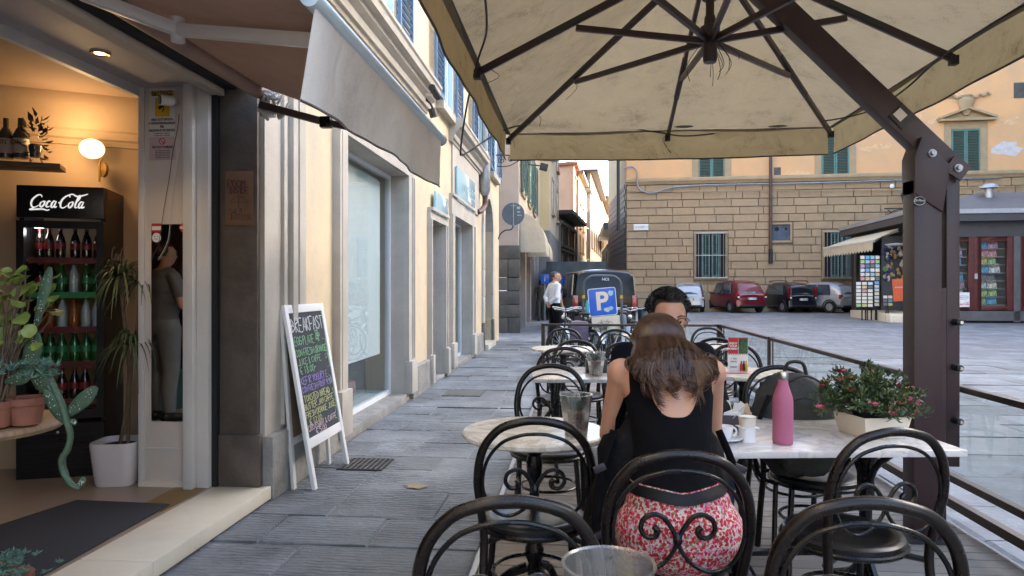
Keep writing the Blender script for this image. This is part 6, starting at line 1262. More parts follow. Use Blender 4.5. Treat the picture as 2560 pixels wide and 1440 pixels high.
# ================================================================ VEHICLES
def car(name, label, cat, px, d, rz, L, W, H, paint, roofz=.0, boxy=.5, hood=.28, glass_='car_glass', plate='', zg=.13, tail='print_red', rear_h=.78, van=False, belt=.56):
    p = P(px, 720, d); t = thing(name, label, cat, (p.x, p.y, zg), TH + rz)
    # local: rear at y=0 facing -Y (the camera), length along +Y ; cross-section loft
    st = [(0.0, .34, .50, belt - .03, belt - .02, .78), (.015, .24, .50, belt, belt + .03, .86), (.06, .20, .5, belt + .02, .80 + .1 * boxy, .90), (.12, .18, .5, belt + .02, .93, .93), (.25, .17, .5, belt + .02, 1.0, .97), (.42, .17, .5, belt + .01, 1.0, 1.0), (.56, .17, .5, belt, .96, 1.0), (.72, .18, .5, belt - .01, belt + .03 if not van else belt + .1, .98), (.90, .2, .48, belt - .10, belt - .06, .92), (1.0, .3, .42, belt - .22, belt - .20, .74)]
    if van: st = [(0, .3, .5, belt, .93, .93), (.02, .2, .5, belt + .0, .97, .95), (.1, .17, .5, belt, 1, .98), (.5, .17, .5, belt, 1, 1), (.72, .17, .5, belt, .97, 1), (.86, .18, .48, belt - .03, belt + .05, .97), (1, .3, .4, belt - .25, belt - .2, .8)]
    def ring(s):
        f, z0, zs, zb, zt, wf = s; w_ = W / 2 * wf; top = H * zt; bl = H * zb; tw = w_ * (.80 + .10 * (van) if zt > zb + .06 else .93)
        pts = [(-w_ * .88, H * z0), (-w_, H * (z0 + .06)), (-w_ * 1.0, H * (.42)), (-w_ * .98, bl), (-(w_ * .45 + tw * .55), (bl + top) / 2), (-tw, top - H * .045 * (zt > zb + .06)), (-tw * .86, top - H * .008), (-tw * .4, top + H * .008), (0, top + H * .012)]
        pts = pts + [(-x, z) for x, z in pts[-2::-1]]; return [(x, f * L, z) for x, z in pts]
    S_ = [ring(s) for s in st]; n_ = len(S_[0]); mp_ = cr
    rows_ = []
    for j in range(n_): rows_.append(cr([S_[i][j] for i in range(len(S_))], 3))
    m = MB(); K = len(rows_[0])
    for k in range(K):
        for j in range(n_): m.v.append(tuple(rows_[j][k]))
    for k in range(K - 1):
        for j in range(n_ - 1): a = k * n_ + j; m.f.append((a, a + 1, a + n_ + 1, a + n_))
    m.f.append(tuple(range(n_ - 1, -1, -1))); m.f.append(tuple((K - 1) * n_ + j for j in range(n_))); m.f.append(tuple(k * n_ for k in range(K))) if 0 else None
    m.f = [f for f in m.f]; body = m.build('body', paint, t, smooth=40)
    MB().bb((-W * .43, .05 * L, H * .14), (W * .43, L * .95, H * .2)).build('underbody', 'black_gap', t)
    # rear window
    zb_, zt2 = H * (belt + .05), H * (.90 if not van else .90); yb = .0; def_y = lambda z: L * (.012 + (.09 * (z / H - belt) / (1 - belt) if not van else .012 * (z / H - belt) / (1 - belt)))
    wr0, wr1 = W * .39, W * (.33 if not van else .38)
    m = MB(); nn = 6; V = []
    for i in range(nn):
        z = zb_ + (zt2 - zb_) * i / (nn - 1); w_ = wr0 + (wr1 - wr0) * i / (nn - 1)
        for j in range(9): x = -w_ + 2 * w_ * j / 8; V.append((x, def_y(z) - .035 + .05 * (x / (W / 2)) ** 2 * 1.2, z))
    m.add(V, [(i * 9 + j, i * 9 + j + 1, (i + 1) * 9 + j + 1, (i + 1) * 9 + j) for i in range(nn - 1) for j in range(8)]); V2 = [(x, y + .03, z) for x, y, z in V]; m.add(V2, [(i * 9 + j, (i + 1) * 9 + j, (i + 1) * 9 + j + 1, i * 9 + j + 1) for i in range(nn - 1) for j in range(8)])
    m.build('rear_window', 'car_glass', t, smooth=60)
    # side windows
    for s in (-1, 1):
        segs = ((.16, .36), (.38, .60)) if not van else ((.06, .28), (.30, .52), (.55, .74))
        for (a, b_) in segs:
            zlo, zhi = H * (belt + .03), H * .93
            m = MB(); xs0, xs1 = s * W * .502, s * W * .445 if not van else s * W * .475; sh = .03 * L if a < .2 and not van else 0; sh2 = .05 * L if b_ > .55 else 0
            V = [(xs0, a * L, zlo), (xs0, b_ * L + sh2, zlo), (xs1, b_ * L - sh2 * .6, zhi), (xs1, a * L + sh, zhi)]; V += [(x - s * .04, y, z) for x, y, z in V]
            m.add(V, [(0, 1, 2, 3), (7, 6, 5, 4), (0, 4, 5, 1), (1, 5, 6, 2), (2, 6, 7, 3), (3, 7, 4, 0)]); m.build('side_window', 'car_glass', t)
        hh = H * (.40 if van else .34); z0_ = H * (.36 if van else .50 if rear_h < .9 else .5)
        if van: MB().bb((s * W * .41, -.03, H * .36), (s * W * .49, .12, H * .60)).build('tail_light', 'car_red', t, bevel=.015)
        else: MB().bb((s * W * (.40 if rear_h < .9 else .435), -.02, H * .47), (s * W * .475, .16, H * (.60 if rear_h < .9 else .86))).build('tail_light', 'car_red', t, bevel=.02); MB().box((s * W * .43, -.035 + .01, H * .49), (W * .06, .02, H * .04)).build('indicator', 'print_white', t)
        m = MB(); m.sphere((s * (W / 2 + .1), L * .66, H * (belt + .06)), (.09, .06, .07), 10, 6); m.bar((s * W * .48, L * .665, H * belt), (s * (W / 2 + .06), L * .66, H * (belt + .04)), .03, .03); m.build('wing_mirror', paint, t)
        for yy in (.17, .80):
            r = .30 if not van else .33; x = s * (W / 2 - .10); w_ = MB().lathe([(.0, -.09), (r * .62, -.09), (r * .66, -.10), (r * .95, -.10), (r, -.07), (r, .07), (r * .95, .1), (r * .6, .1), (0, .09)], (0, 0, 0), 24).xf(Matrix.Translation((x, yy * L, r)) @ Matrix.Rotation(R(90), 4, 'Y')).build('wheel', 'tyre', t)
            m = MB(); m.lathe([(0, .0), (r * .58, .0), (r * .62, .02), (0, .02)], (0, 0, 0), 20).xf(Matrix.Translation((x + s * .085, yy * L, r)) @ Matrix.Rotation(s * R(90), 4, 'Y')); m.build('rim', 'alloy', w_)
            MB().tube([(s * W * .5002, yy * L + (r + .06) * math.cos(a), r + (r + .06) * math.sin(a)) for a in [R(-10) + k * R(200) / 14 for k in range(15)]], .03, 6).build('wheel_arch', 'black_gap', t)
    MB().grid(lambda u, v: ((u - .5) * W * .94, -.055 + .10 * (abs(u - .5) * 2) ** 4 + .02 * v, H * (.20 + .20 * v)), 17, 4).build('bumper', paint if not van else 'dark_bumper', t, smooth=60)
    MB().bb((-W * .40, -.07, H * .20), (W * .40, -.03, H * .25)).build('lower_bumper', 'dark_bumper', t, bevel=.01)
    o = MB().box((0, -.062, H * (.44 if not van else .40)), (.50, .012, .11)).build('number_plate', 'print_white', t); MB().box((-.23, -.070, H * (.44 if not van else .40)), (.04, .004, .11)).build('blue_band', 'plate_blue', o); MB().box((.23, -.070, H * (.44 if not van else .40)), (.04, .004, .11)).build('blue_band', 'plate_blue', o)
    if plate: text(plate, .10, 'print_black', o, (0, -.071, H * (.44 if not van else .40)), (R(90), 0, 0), ext=.001)
    MB().tube([(-.25, def_y(zb_ + .05) - .05, zb_ + .04), (.12, def_y(zb_) - .055, zb_ + .09)], .01, 5).build('wiper', 'print_black', t)
    MB().bb((-.25, def_y(zt2) - .03, H * .925), (.25, def_y(zt2) + .02, H * .94)).build('brake_light', 'car_red', t)
    return t
def paint(name, col): return mat(name, col, .3, metal=.25, var=.03, scale=2, bump=0, coat=.9)
paint('silver_paint', (.45, .46, .47)); paint('red_paint', (.16, .012, .018)); paint('black_paint', (.008, .010, .016)); paint('grey_blue_paint', (.36, .38, .42)); mat('van_paint', (.004, .0045, .006), .18, bump=0, spec=.3, var=.05)
mat('car_glass', (.04, .06, .08), .04, bump=0, spec=1.0, coat=.5); mat('car_red', (.22, .006, .008), .15, bump=0, coat=1); mat('tyre', (.012, .012, .013), .85); mat('alloy', (.42, .43, .44), .35, metal=.8); mat('dark_bumper', (.018, .018, .022), .6); mat('plate_blue', (.02, .07, .35), .5)
mat('tyre_wall', (.02, .02, .02), .8)
car('white_hatchback', 'white hatchback car parked behind the seated man', 'car', 1722, 35.3, R(-12), 3.6, 1.62, 1.55, 'silver_paint', rear_h=1, plate='EN 427 TF')
car('red_car', 'dark red compact people carrier parked by the palazzo', 'car', 1880, 34.5, R(9), 4.1, 1.72, 1.66, 'red_paint', plate='CG 173 PL')
t = car('black_hatchback', 'black upright hatchback with roof rails parked between red and silver cars', 'car', 2008, 34.8, R(9), 3.6, 1.62, 1.56, 'black_paint', rear_h=1, plate='ET 404 TX', boxy=.9)
for s in (-1, 1): MB().tube(cr([(s * .58, .5, 1.57), (s * .58, .7, 1.64), (s * .58, 2.0, 1.65), (s * .58, 2.2, 1.58)], 3), .022, 6).build('roof_rail', 'dark_bumper', t)
car('silver_hatchback', 'rounded silver hatchback parked partly behind the kiosk', 'car', 2126, 34.6, R(33), 3.7, 1.68, 1.56, 'grey_blue_paint', plate='DJ 590 KE')
van = car('black_van', 'glossy black passenger van seen from behind at the street mouth', 'van', 1513, 20.4, R(2), 4.9, 1.98, 1.92, 'van_paint', van=True, plate='FA 306 VR', zg=.03, belt=.52)
# stickers on the van rear window
for k, (s_, x, z, h) in enumerate((('NOI', .0, 1.63, .12),)): text(s_, h, 'print_white', van, (x, -.05, z), (R(90), 0, 0), ext=.001)
# tarpaulined truck
p = P(1440, 720, 27.5); t = thing('canvas_truck', 'truck with dark grey canvas cover standing in the street behind the van', 'truck', (p.x, p.y, .08), R(2))
mat('tarp', (.055, .07, .08), .7, var=.3, scale=2, bump=.5, bscale=6, dist=.05)
def tf(u, v): x = -1.2 + 2.4 * u; return (x, .03 * math.sin(u * 23) * math.sin(v * 4), 1.0 + 1.39 * v)
MB().bb((-1.2, .02, 1.0), (1.2, 6, 2.38)).build('cover', 'tarp', t, bevel=.06); MB().grid(tf, 30, 10).build('rear_flap', 'tarp', t, smooth=80); MB().bb((-1.15, 0, .75), (1.15, 6, 1.0)).build('bed', 'white_powder', t); MB().bb((-1.1, .1, .45), (1.1, .2, .7)).build('bumper', 'dark_bumper', t)
MB().bb((-1.05, 6.1, .5), (1.05, 7.6, 2.3)).build('cab', 'white_powder', t, bevel=.1)
for s in (-1, 1):
    for y in (1.2, 6.6): MB().lathe([(0, -.12), (.4, -.12), (.42, 0), (.4, .12), (0, .12)], (0, 0, 0), 18).xf(Matrix.Translation((s * .95, y, .42)) @ Matrix.Rotation(R(90), 4, 'Y')).build('wheel', 'tyre', t)
    MB().box((s * .9, -.01, .85), (.25, .03, .1)).build('tail_light', 'car_red', t)
# ================================================================ BIKE PARKING
hp = P(1506, 720, 12.45); RZ0 = TH
t = thing('bike_rack_hoop', 'tall dark tubular bike rack hoop with yellow bands around the parking sign', 'bike rack', (hp.x, hp.y, 0), TH + R(-3))
w2 = .345; arc = [(-w2 - .02, 0, 0), (-w2 - .01, 0, .8), (-w2, 0, 1.35)] + [(-w2 + .2 - .2 * math.cos(a), 0, 1.42 + .2 * math.sin(a)) for a in [R(0), R(30), R(60), R(90)]] + [(w2 - .2 + .2 * math.sin(a), 0, 1.42 + .2 * math.cos(a)) for a in [R(0), R(30), R(60), R(90)]] + [(w2, 0, 1.35), (w2 + .01, 0, .8), (w2 + .03, 0, 0)]
MB().tube(cr(arc, 4), .024, 10).build('hoop', 'hoop_paint', t) if mat('hoop_paint', (.07, .085, .10), .35, var=.3) else 0
for s in (-1, 1): MB().tube([(s * w2, 0, 1.21), (s * w2, 0, 1.27)], .027, 10).build('yellow_band', 'print_yellow', t)
MB().bar((-w2, 0, .58), (w2, 0, .60), .03, .05).build('crossbar', 'galvanised', t)
t = thing('parking_sign', 'blue square P parking sign with torn stickers above a bicycle plate', 'sign', (hp.x, hp.y, 0), TH + R(-3))
sgm = Matrix.Translation((.01, -.05, 1.0)) @ Matrix.Rotation(R(-5), 4, 'Y') @ Matrix.Scale(1.14, 4); mat('sign_blue', (.005, .10, .55), .4, var=.06, coat=.3)
def sq_r(w_, h_, r, y0, y1, cx=0, cz=0):
    pts = [];
    for sx, sz, a0 in ((1, 1, 0), (-1, 1, 90), (-1, -1, 180), (1, -1, 270)):
        for k in range(5): a = R(a0 + 22.5 * k); pts.append((cx + sx * (w_ / 2 - r) + r * math.cos(a), cz + sz * (h_ / 2 - r) + r * math.sin(a)))
    return MB().prism(pts, lambda p: (p[0], y0, p[1]), lambda p: (p[0], y1, p[1]))
sq_r(.445, .445, .035, -.012, 0, 0, .13).xf(sgm).build('border', 'print_white', t); pn2 = sq_r(.425, .425, .03, -.015, -.011, 0, .13).xf(sgm).build('blue_panel', 'sign_blue', t)
o = text('P', .40, 'planter_white', pn2, (0, 0, 0), (0, 0, 0), ext=.001, bold=.012); o.data.transform(sgm @ Matrix.Translation((-.01, -.017, .13)) @ Matrix.Rotation(R(90), 4, 'X'))
m = MB(); rg = random.Random(14)
for cx, cz2, r in ((.14, .26, .05), (.07, .0, .05), (.12, .02, .04)): m.prism([(cx + r * rg.uniform(.7, 1.3) * math.cos(k * .6), cz2 + r * rg.uniform(.6, 1.1) * math.sin(k * .6)) for k in range(10)], lambda p: (p[0], -.0195, p[1]), lambda p: (p[0], -.0165, p[1]))
m.xf(sgm).build('torn_sticker', 'sign_blue_glass', pn2, kind='stuff')
sq_r(.445, .23, .02, -.012, 0, .025, -.215).xf(sgm).build('lower_plate', 'planter_white', t)
m = MB()
for cx in (-.07, .09): m.tube([(cx + .038 * math.cos(a), -.014, -.23 + .038 * math.sin(a)) for a in [k * .33 for k in range(19)]], .0025, 4, closed=True)
for a, b_ in (((-.07, -.23), (-.04, -.16)), ((-.055, -.19), (.05, -.18)), ((.01, -.235), (.05, -.18)), ((.05, -.18), (.09, -.23)), ((.01, -.235), (-.05, -.19)), ((.01, -.235), (.06, -.225)), ((-.055, -.16), (-.03, -.157)), ((.04, -.165), (.065, -.165))): m.tube([(a[0], -.014, a[1]), (b_[0], -.014, b_[1])], .0025, 4)
m.xf(sgm).build('bicycle_symbol', 'print_black', t)
MB().bar((0, .0, 0), (0, .0, 1.4), .05, .02, up=(0, 1, 0)).build('sign_post', 'galvanised', t)
def make_bike():
    t = thing('bicycle', '', 'bicycle'); r = .33
    def T(p): return (0, p[0], p[1])
    for y in (-.52, .52):
        w_ = MB().tube([(0, y + r * math.cos(a), r + r * math.sin(a)) for a in [k * 2 * math.pi / 28 for k in range(28)]], .017, 6, closed=True).build('wheel', 'tyre', t)
        m = MB(); m.tube([(0, y + (r - .025) * math.cos(a), r + (r - .025) * math.sin(a)) for a in [k * 2 * math.pi / 28 for k in range(28)]], .010, 5, closed=True); [m.tube([(.0, y, r), (0, y + r * .93 * math.cos(a), r + r * .93 * math.sin(a))], .002, 3) for a in [k * 2 * math.pi / 18 for k in range(18)]]; m.tube([(-.05, y, r), (.05, y, r)], .02, 8); m.build('spokes', 'steel', w_, kind='stuff')
        MB().grid(lambda u, v: (.03 * (v - .5) * 2, y + (r + .025) * math.cos(R(10 + 150 * u)), r + (r + .025) * math.sin(R(10 + 150 * u))), 14, 3).build('mudguard', 'galvanised', t, smooth=80)
    bb_, st, ht, hd, sd = (-.05, .28), (-.22, .75), (.40, .62), (.36, .82), (-.25, .92)
    m = MB(); [m.tube([T(a), T(b_)], .016, 8) for a, b_ in ((bb_, sd), (bb_, ht), (st, hd), (bb_, (-.52, .33)), (st, (-.52, .33)), (ht, hd), (ht, (.52, .33)), (hd, (.34, .98)))]; m.build('frame', 'bike_dark', t)
    m = MB(); m.tube(cr([(-.28, .22, 1.0), (-.27, .30, 1.02), (-.12, .34, 1.0), (0, .345, .97), (.12, .34, 1.0), (.27, .30, 1.02), (.28, .22, 1.0)], 4), .012, 6); m.build('handlebar', 'steel', t)
    for s in (-1, 1): MB().tube([(s * .28, .24, 1.0), (s * .285, .13, .99)], .018, 8).build('grip', 'print_black', t)
    MB().lathe([(0, 0), (.1, .0), (.11, .03), (.08, .05), (0, .05)], (0, -.27, .92), 14, sx=.75, sy=1.2).build('saddle', 'print_black', t)
    m = MB(); m.box((0, -.52, .73), (.14, .34, .012)); m.bar((.05, -.52, .34), (.05, -.5, .72), .01, .01); m.bar((-.05, -.52, .34), (-.05, -.5, .72), .01, .01); m.build('rear_rack', 'iron', t)
    MB().tube([(-.03, -.05, .28), (.03, -.05, .28)], .09, 16).build('chainring', 'galvanised', t); MB().bar((.06, -.05, .28), (.06, .08, .18), .02, .015).build('crank', 'steel', t)
    MB().sphere((0, .42, .86), (.04, .05, .04), 10, 6).build('headlamp', 'print_white', t)
    return t
mat('bike_dark', (.02, .022, .03), .35, coat=.4)
bk = make_bike()
for k, (px, d, rz, lb_) in enumerate(((1440, 12.3, 28, 'bicycle leaning at the left end of the rack, by the purple bag'), (1474, 13.0, 12, 'bicycle standing just left of the parking sign'), (1536, 12.9, -24, 'bicycle with its saddle beside the right edge of the parking sign'), (1556, 12.9, -8, 'bicycle standing right of the rack hoop'), (1500, 13.6, 150, 'bicycle behind the parking sign facing the terrace'), (1462, 13.3, 190, 'bicycle second behind the left post of the hoop'), (1580, 13.2, 165, 'rightmost bicycle beside the grey scooter shield'), (1424, 13.4, 8, 'bicycle at the far left edge behind the purple bag'))):
    p = P(px, 720, d); put(bk, (p.x, p.y, 0), TH + R(rz), lb_, group='bicycles parked round the rack hoop')
bgp = P(1448, 800, 11.9); mat('purple_bag', (.14, .11, .16), .8); t = thing('pannier_bag', 'dusty purple pannier bag on the leftmost bicycle', 'bag', (bgp.x, bgp.y, .48), TH); MB().box((0, 0, .17), (.32, .22, .34)).build('body', 'purple_bag', t, bevel=.05); MB().tube(cr([(-.1, 0, .33), (-.05, 0, .4), (.05, 0, .4), (.1, 0, .33)], 4), .01, 6).build('handle', 'print_black', t)
bt = P(1468, 745, 12.2); o = MB().lathe([(0, 0), (.035, 0), (.036, .15), (.02, .2), (.02, .23), (0, .23)], (0, 0, 0), 14).build('water_bottle', 'aqua'  if mat('aqua', (.05, .35, .42), .4) else ''); o.location = (bt.x, bt.y, .95); tag(o, 'small turquoise water bottle clipped on a bicycle by the left post', 'bottle')
# scooter with grey leg shield
p = P(1606, 720, 13.2); t = thing('grey_scooter', 'parked scooter with pale grey curved leg shield beside the bicycles', 'scooter', (p.x, p.y, 0), TH + R(80)); mat('scooter_grey', (.22, .26, .30), .35, coat=.5)
MB().tube(cr([(0, .42, 1.02), (0, .40, .8), (0, .34, .55), (0, .05, .42), (0, -.15, .45)], 5), [.05] * 4 + [.12] * 6 + [.16] * 11, 12, flat=.5).build('leg_shield', 'scooter_grey', t, smooth=70)
MB().sphere((0, -.42, .58), (.17, .42, .22), 16, 10).build('rear_body', 'scooter_grey', t, smooth=70); MB().sphere((0, -.35, .80), (.15, .36, .07), 14, 8).build('saddle', 'print_black', t, smooth=70)
for y in (-.55, .58): MB().lathe([(0, -.05), (.2, -.05), (.23, 0), (.2, .05), (0, .05)], (0, 0, 0), 18).xf(Matrix.Translation((0, y, .23)) @ Matrix.Rotation(R(90), 4, 'Y')).build('wheel', 'tyre', t)
m = MB(); m.tube(cr([(-.3, .3, 1.04), (-.15, .4, 1.05), (.15, .4, 1.05), (.3, .3, 1.04)], 4), .016, 6); m.tube([(0, .42, 1.0), (0, .58, .23)], .025, 8); m.build('handlebar', 'iron', t); MB().sphere((0, .5, .35), (.09, .24, .14), 12, 8).build('mudguard', 'scooter_grey', t)
p = P(1612, 720, 21); t = thing('waste_bin', 'dark green waste bin with hooped top behind the scooter', 'waste bin', (p.x, p.y, .03), TH); MB().lathe([(.2, 0), (.22, .75), (.2, .78)], (0, 0, 0), 16).build('body', 'bin_plastic', t); m = MB(); m.tube([(-.22, 0, .75), (-.22, 0, 1.05), (.22, 0, 1.05), (.22, 0, .75)], .02, 6); m.build('hoop', 'bin_plastic', t)
p = P(1362, 720, 27); t = thing('blue_info_sign', 'small blue sign on a pole by the shop awnings', 'sign', (p.x, p.y, 0), TH); MB().box((0, 0, 1.75), (.34, .03, .38)).build('panel', 'sign_blue', t, bevel=.02); MB().tube([(0, .04, 0), (0, .04, 1.95)], .03, 8).build('pole', 'galvanised', t); text('i', .3, 'print_white', t, (0, -.02, 1.75), (R(90), 0, 0))
# ================================================================ KIOSK
K0 = P(2290, 720, 26.0); KZ = .12; kf = TH * 0 + PD
kd = thing('news_kiosk', 'dark grey newspaper kiosk with red framed display windows and low pitched roof', 'kiosk', (K0.x, K0.y, KZ), PD)
KM = Matrix.Translation((K0.x, K0.y, KZ)) @ Matrix.Rotation(PD, 4, 'Z'); KI = KM.inverted(); kn_ = KM.to_3x3() @ Vector((0, -1, 0))
def kp(px, py, off=0): q = KI @ onPl(px, py, KM @ Vector((0, off, 0)), kn_); return q.x, q.z
mat('kiosk_dark', (.06, .057, .062), .45, var=.15, scale=2); mat('kiosk_roof', (.10, .095, .10), .6, var=.25, scale=1.5); mat('kiosk_light', (.40, .42, .45), .4, metal=.5); mat('red_frame', (.10, .02, .017), .45, var=.2, scale=4)
zr0, zr1, zr2 = kp(2450, 555)[1], kp(2450, 537)[1], kp(2450, 526)[1]; zk0 = kp(2450, 776)[1]; zk1 = kp(2450, 592)[1]; KW = 14; KD_ = 7.0
MB().bb((-.55, -.55, zr0), (KW, KD_, zr1)).build('fascia', 'kiosk_dark', kd); MB().bb((-.6, -.62, zr1), (KW, KD_, zr2)).build('gutter', 'kiosk_light', kd)
m = MB(); ax_, az = kp(2430, 486, 3); x0 = -.6; x1 = x0 + 2 * (ax_ - x0)
m.add([(x0 + .3, -.3, zr2), (x1 + 4, -.3, zr2), (x1 + 4, KD_, zr2), (x0 + .3, KD_, zr2), (ax_, 2.4, az), (ax_ + 3.6, 2.4, az - .05)], [(0, 1, 5, 4), (1, 2, 5), (2, 3, 4, 5), (3, 0, 4)]); m.build('roof', 'kiosk_roof', kd, smooth=0)
MB().lathe([(.14, -.8), (.14, .0), (.34, .02), (.30, .12), (.15, .2), (0, .22)], (ax_, 1.7, az + .05), 16).build('roof_vent', 'kiosk_light', kd)
MB().bb((0, -.08, zk1), (KW, .3, zr0)).build('head_band', 'kiosk_dark', kd); MB().bb((0, -.10, 0.05), (KW, .3, zk0 - .02)).build('base_rail', 'kiosk_roof', kd); MB().bb((.1, .0, 0.0), (KW, KD_ - .3, .05)).build('foot', 'black_gap', kd)
MB().bb((.1, .62, 0), (KW, .7, zk1 + .3)).build('display_back', 'kiosk_roof', kd); MB().bb((-.02, KD_ - .1, 0), (KW, KD_, zr0)).build('back_wall', 'kiosk_dark', kd)
px_b = [(2300, 2401), (2401, 2536)]
def kdoor(pa, pb):
    x0, _ = kp(pa, 700); x1, _ = kp(pb, 700); z0, z1 = zk0, zk1; fw = .22; m = MB()
    for q in (((x0, -.06, z0), (x0 + fw, .04, z1)), ((x1 - fw, -.06, z0), (x1, .04, z1)), ((x0 + fw, -.06, z1 - fw * .8), (x1 - fw, .04, z1)), ((x0 + fw, -.06, z0), (x1 - fw, .04, z0 + fw * .8))): m.bb(*q)
    o = m.build('door', 'red_frame', kd, bevel=.01); MB().bb((x0 + fw, -.01, z0 + .15), (x1 - fw, .0, z1 - .15)).build('pane', 'pane', o)
    return x0 + fw, x1 - fw
doors = [kdoor(2300, 2436), kdoor(2436, 2532), kdoor(2546, 2700)]
x_, _ = kp(2539, 700); MB().bb((x_ - .11, -.10, 0), (x_ + .11, .3, zk1)).build('pilaster', 'kiosk_roof', kd)
x_, _ = kp(2437, 700); MB().box((x_, -.09, (zk0 + zk1) / 2 - .1), (.1, .03, .2)).build('door_lock', 'kiosk_light', kd)
mags = [mat('mag%d' % i, c, .35, var=.8, scale=3.5, bump=0, col2=c2) for i, (c, c2) in enumerate((((.30, .50, .62), (.05, .2, .4)), ((.65, .62, .55), (.3, .2, .1)), ((.35, .5, .2), (.1, .25, .08)), ((.6, .25, .3), (.3, .05, .1)), ((.70, .70, .72), (.1, .1, .12)), ((.6, .5, .2), (.5, .1, .05)), ((.08, .35, .6), (.5, .6, .6)), ((.12, .12, .14), (.5, .5, .5)), ((.5, .3, .45), (.2, .1, .3))))]
rg = random.Random(77); magm = [MB().box((0, 0, 0), (1, .012, 1)).mesh('magazine', mm, 0) for mm in mags]
nrow = 8
for di, (xa, xb) in enumerate(doors):
    if di == 2: xb = min(xb, xa + 1.2)
    for r in range(nrow):
        z = zk0 + .22 + r * (zk1 - zk0 - .35) / nrow; x = xa + .03; MB().bb((xa, .05 + .02, z - .03), (xb, .34, z - .01)).build('display_shelf', 'galvanised', kd)
        same = rg.randrange(9) if rg.random() < .35 else None
        while x < xb - .15:
            w_ = rg.uniform(.26, .40); k = same if same is not None else rg.randrange(9)
            if x + w_ > xb: break
            o = link('magazine', magm[k]); o.location = KM @ Vector((x + w_ / 2, .26 + .03 * rg.random(), z + .17)); o.rotation_euler = (R(-14), rg.uniform(-.02, .02), PD); o.scale = (w_ - .02, 1, rg.uniform(.30, .36))
            tag(o, 'magazine displayed behind the red framed glass of the kiosk', 'magazine', 'magazines in the kiosk windows'); x += w_
x_, z_ = kp(2405, 749); o = MB().box((0, 0, 0), (.42, .02, .55)).build('promo_card', 'print_white'); o.location = KM @ Vector((x_, -.1, z_)); o.rotation_euler = (0, 0, PD); tag(o, 'white and red Coca-Cola card in the lower corner of the kiosk window', 'poster')
coca(o, Matrix.Translation((-.19, -.014, -.2)) @ Matrix.Rotation(R(90), 4, 'X'), .11, 'print_red'); text('CHIOSCO', .08, 'print_red', o, (0, -.013, .08), (R(90), 0, 0)); MB().tube([(.17 * math.cos(a), -.014, .08 + .08 * math.sin(a)) for a in [k * .3 for k in range(21)]], .008, 4, closed=True).build('oval', 'faint_plate', o)
# left side of kiosk: opening with goods, awning, platform
MB().bb((.0, .0, 0), (.16, .35, zr0)).build('corner_post', 'kiosk_dark', kd); MB().bb((.0, 6.4, 0), (.2, 6.8, zr0)).build('corner_post', 'kiosk_dark', kd); MB().bb((1.2, .7, .1), (1.3, 6.8, zr0)).build('inner_wall', 'kiosk_dark', kd)
ka = thing('kiosk_awning', 'cream kiosk awning with scalloped valance and white arms', 'awning', (K0.x, K0.y, KZ), PD)
f1 = KI @ P(2180, 602, 26.8); f2 = KI @ P(2059, 622, 31.5)
zi = zr0 - .1; i1 = Vector((-.2, .9, zi)); i2 = Vector((-.2, 6.0, zi)); 
f1 = Vector((-2.6, .9, kp(2180, 600)[1])); f1 = KI @ onPl(2182, 601, KM @ Vector((0, .9, 0)), kn_); f2 = KI @ onPl(2059, 620, KM @ Vector((0, 5.9, 0)), kn_)
m = MB(); m.add([i1, i2, f2, f1], [(0, 1, 2, 3)]); m.add([v - Vector((0, 0, .02)) for v in (i1, i2, f2, f1)], [(3, 2, 1, 0)]); m.build('fabric', 'cream_cloth', ka)
m = MB(); n_ = 18
for k in range(n_): a = f1.lerp(f2, k / n_); b_ = f1.lerp(f2, (k + 1) / n_); m.add([a, b_, b_ - Vector((0, 0, .36)), a.lerp(b_, .5) - Vector((0, 0, .46)), a - Vector((0, 0, .36))], [(0, 1, 2, 3, 4)])
m.build('scalloped_valance', 'cream_cloth', ka)
MB().bar(f1, f2, .06, .06).build('front_bar', 'white_powder', ka); el = i1.lerp(f1, .45) + Vector((0, .9, -.12)); MB().bar(i1 + Vector((0, .2, -.1)), el, .07, .07).build('arm', 'white_powder', ka); MB().bar(el, f1 + Vector((.05, .1, -.05)), .07, .07).build('arm', 'white_powder', ka)
kl = KI @ P(2240, 610, 26.6); o = MB().lathe([(0, -.05), (.35, -.05), (.4, 0), (0, .04)], (0, 0, 0), 20).build('kiosk_lamp', 'white_powder'); o.location = KM @ Vector((kl.x, kl.y, kl.z)); tag(o, 'flat round white lamp hanging under the kiosk awning', 'lamp')
# dark back panel with hanging goods, seen side-on in the opening
MB().bb((-.7, 1.4, .4), (1.2, 1.5, zi - .3)).build('goods_panel', 'kiosk_dark', kd)
gm = [mat('good%d' % i, c, .5, bump=0) for i, c in enumerate(((.35, .22, .08), (.03, .05, .15), (.5, .45, .38), (.05, .25, .08), (.25, .05, .05), (.2, .15, .1), (.02, .02, .02)))]
hang = [MB().sphere((0, 0, 0), (.07, .05, .09), 8, 6).mesh('souvenir', g_, 40) for g_ in gm] + [MB().lathe([(.09, 0), (.10, .0), (.10, .02), (.09, .02)], (0, 0, 0), 14).xf(Matrix.Rotation(R(80), 4, 'X')).mesh('souvenir', gm[k], 40) for k in (0, 1, 6)]
def kP(px, py, d): return P(px, py, d)
for k in range(70):
    px = rg.uniform(2206, 2262); py = rg.uniform(612, 700)
    q = onPl(px, py, KM @ Vector((0, 1.33, 0)), kn_); o = link('souvenir', hang[rg.randrange(3) if rg.random() < .5 else rg.randrange(10)]); o.location = q; o.rotation_euler = (rg.uniform(-.3, .3), 0, rg.uniform(0, 3)); s_ = rg.uniform(.7, 1.3); o.scale = (s_, s_, s_)
    tag(o, 'small souvenir hanging on the dark panel of the kiosk', 'souvenir', 'souvenirs hanging in the kiosk opening')
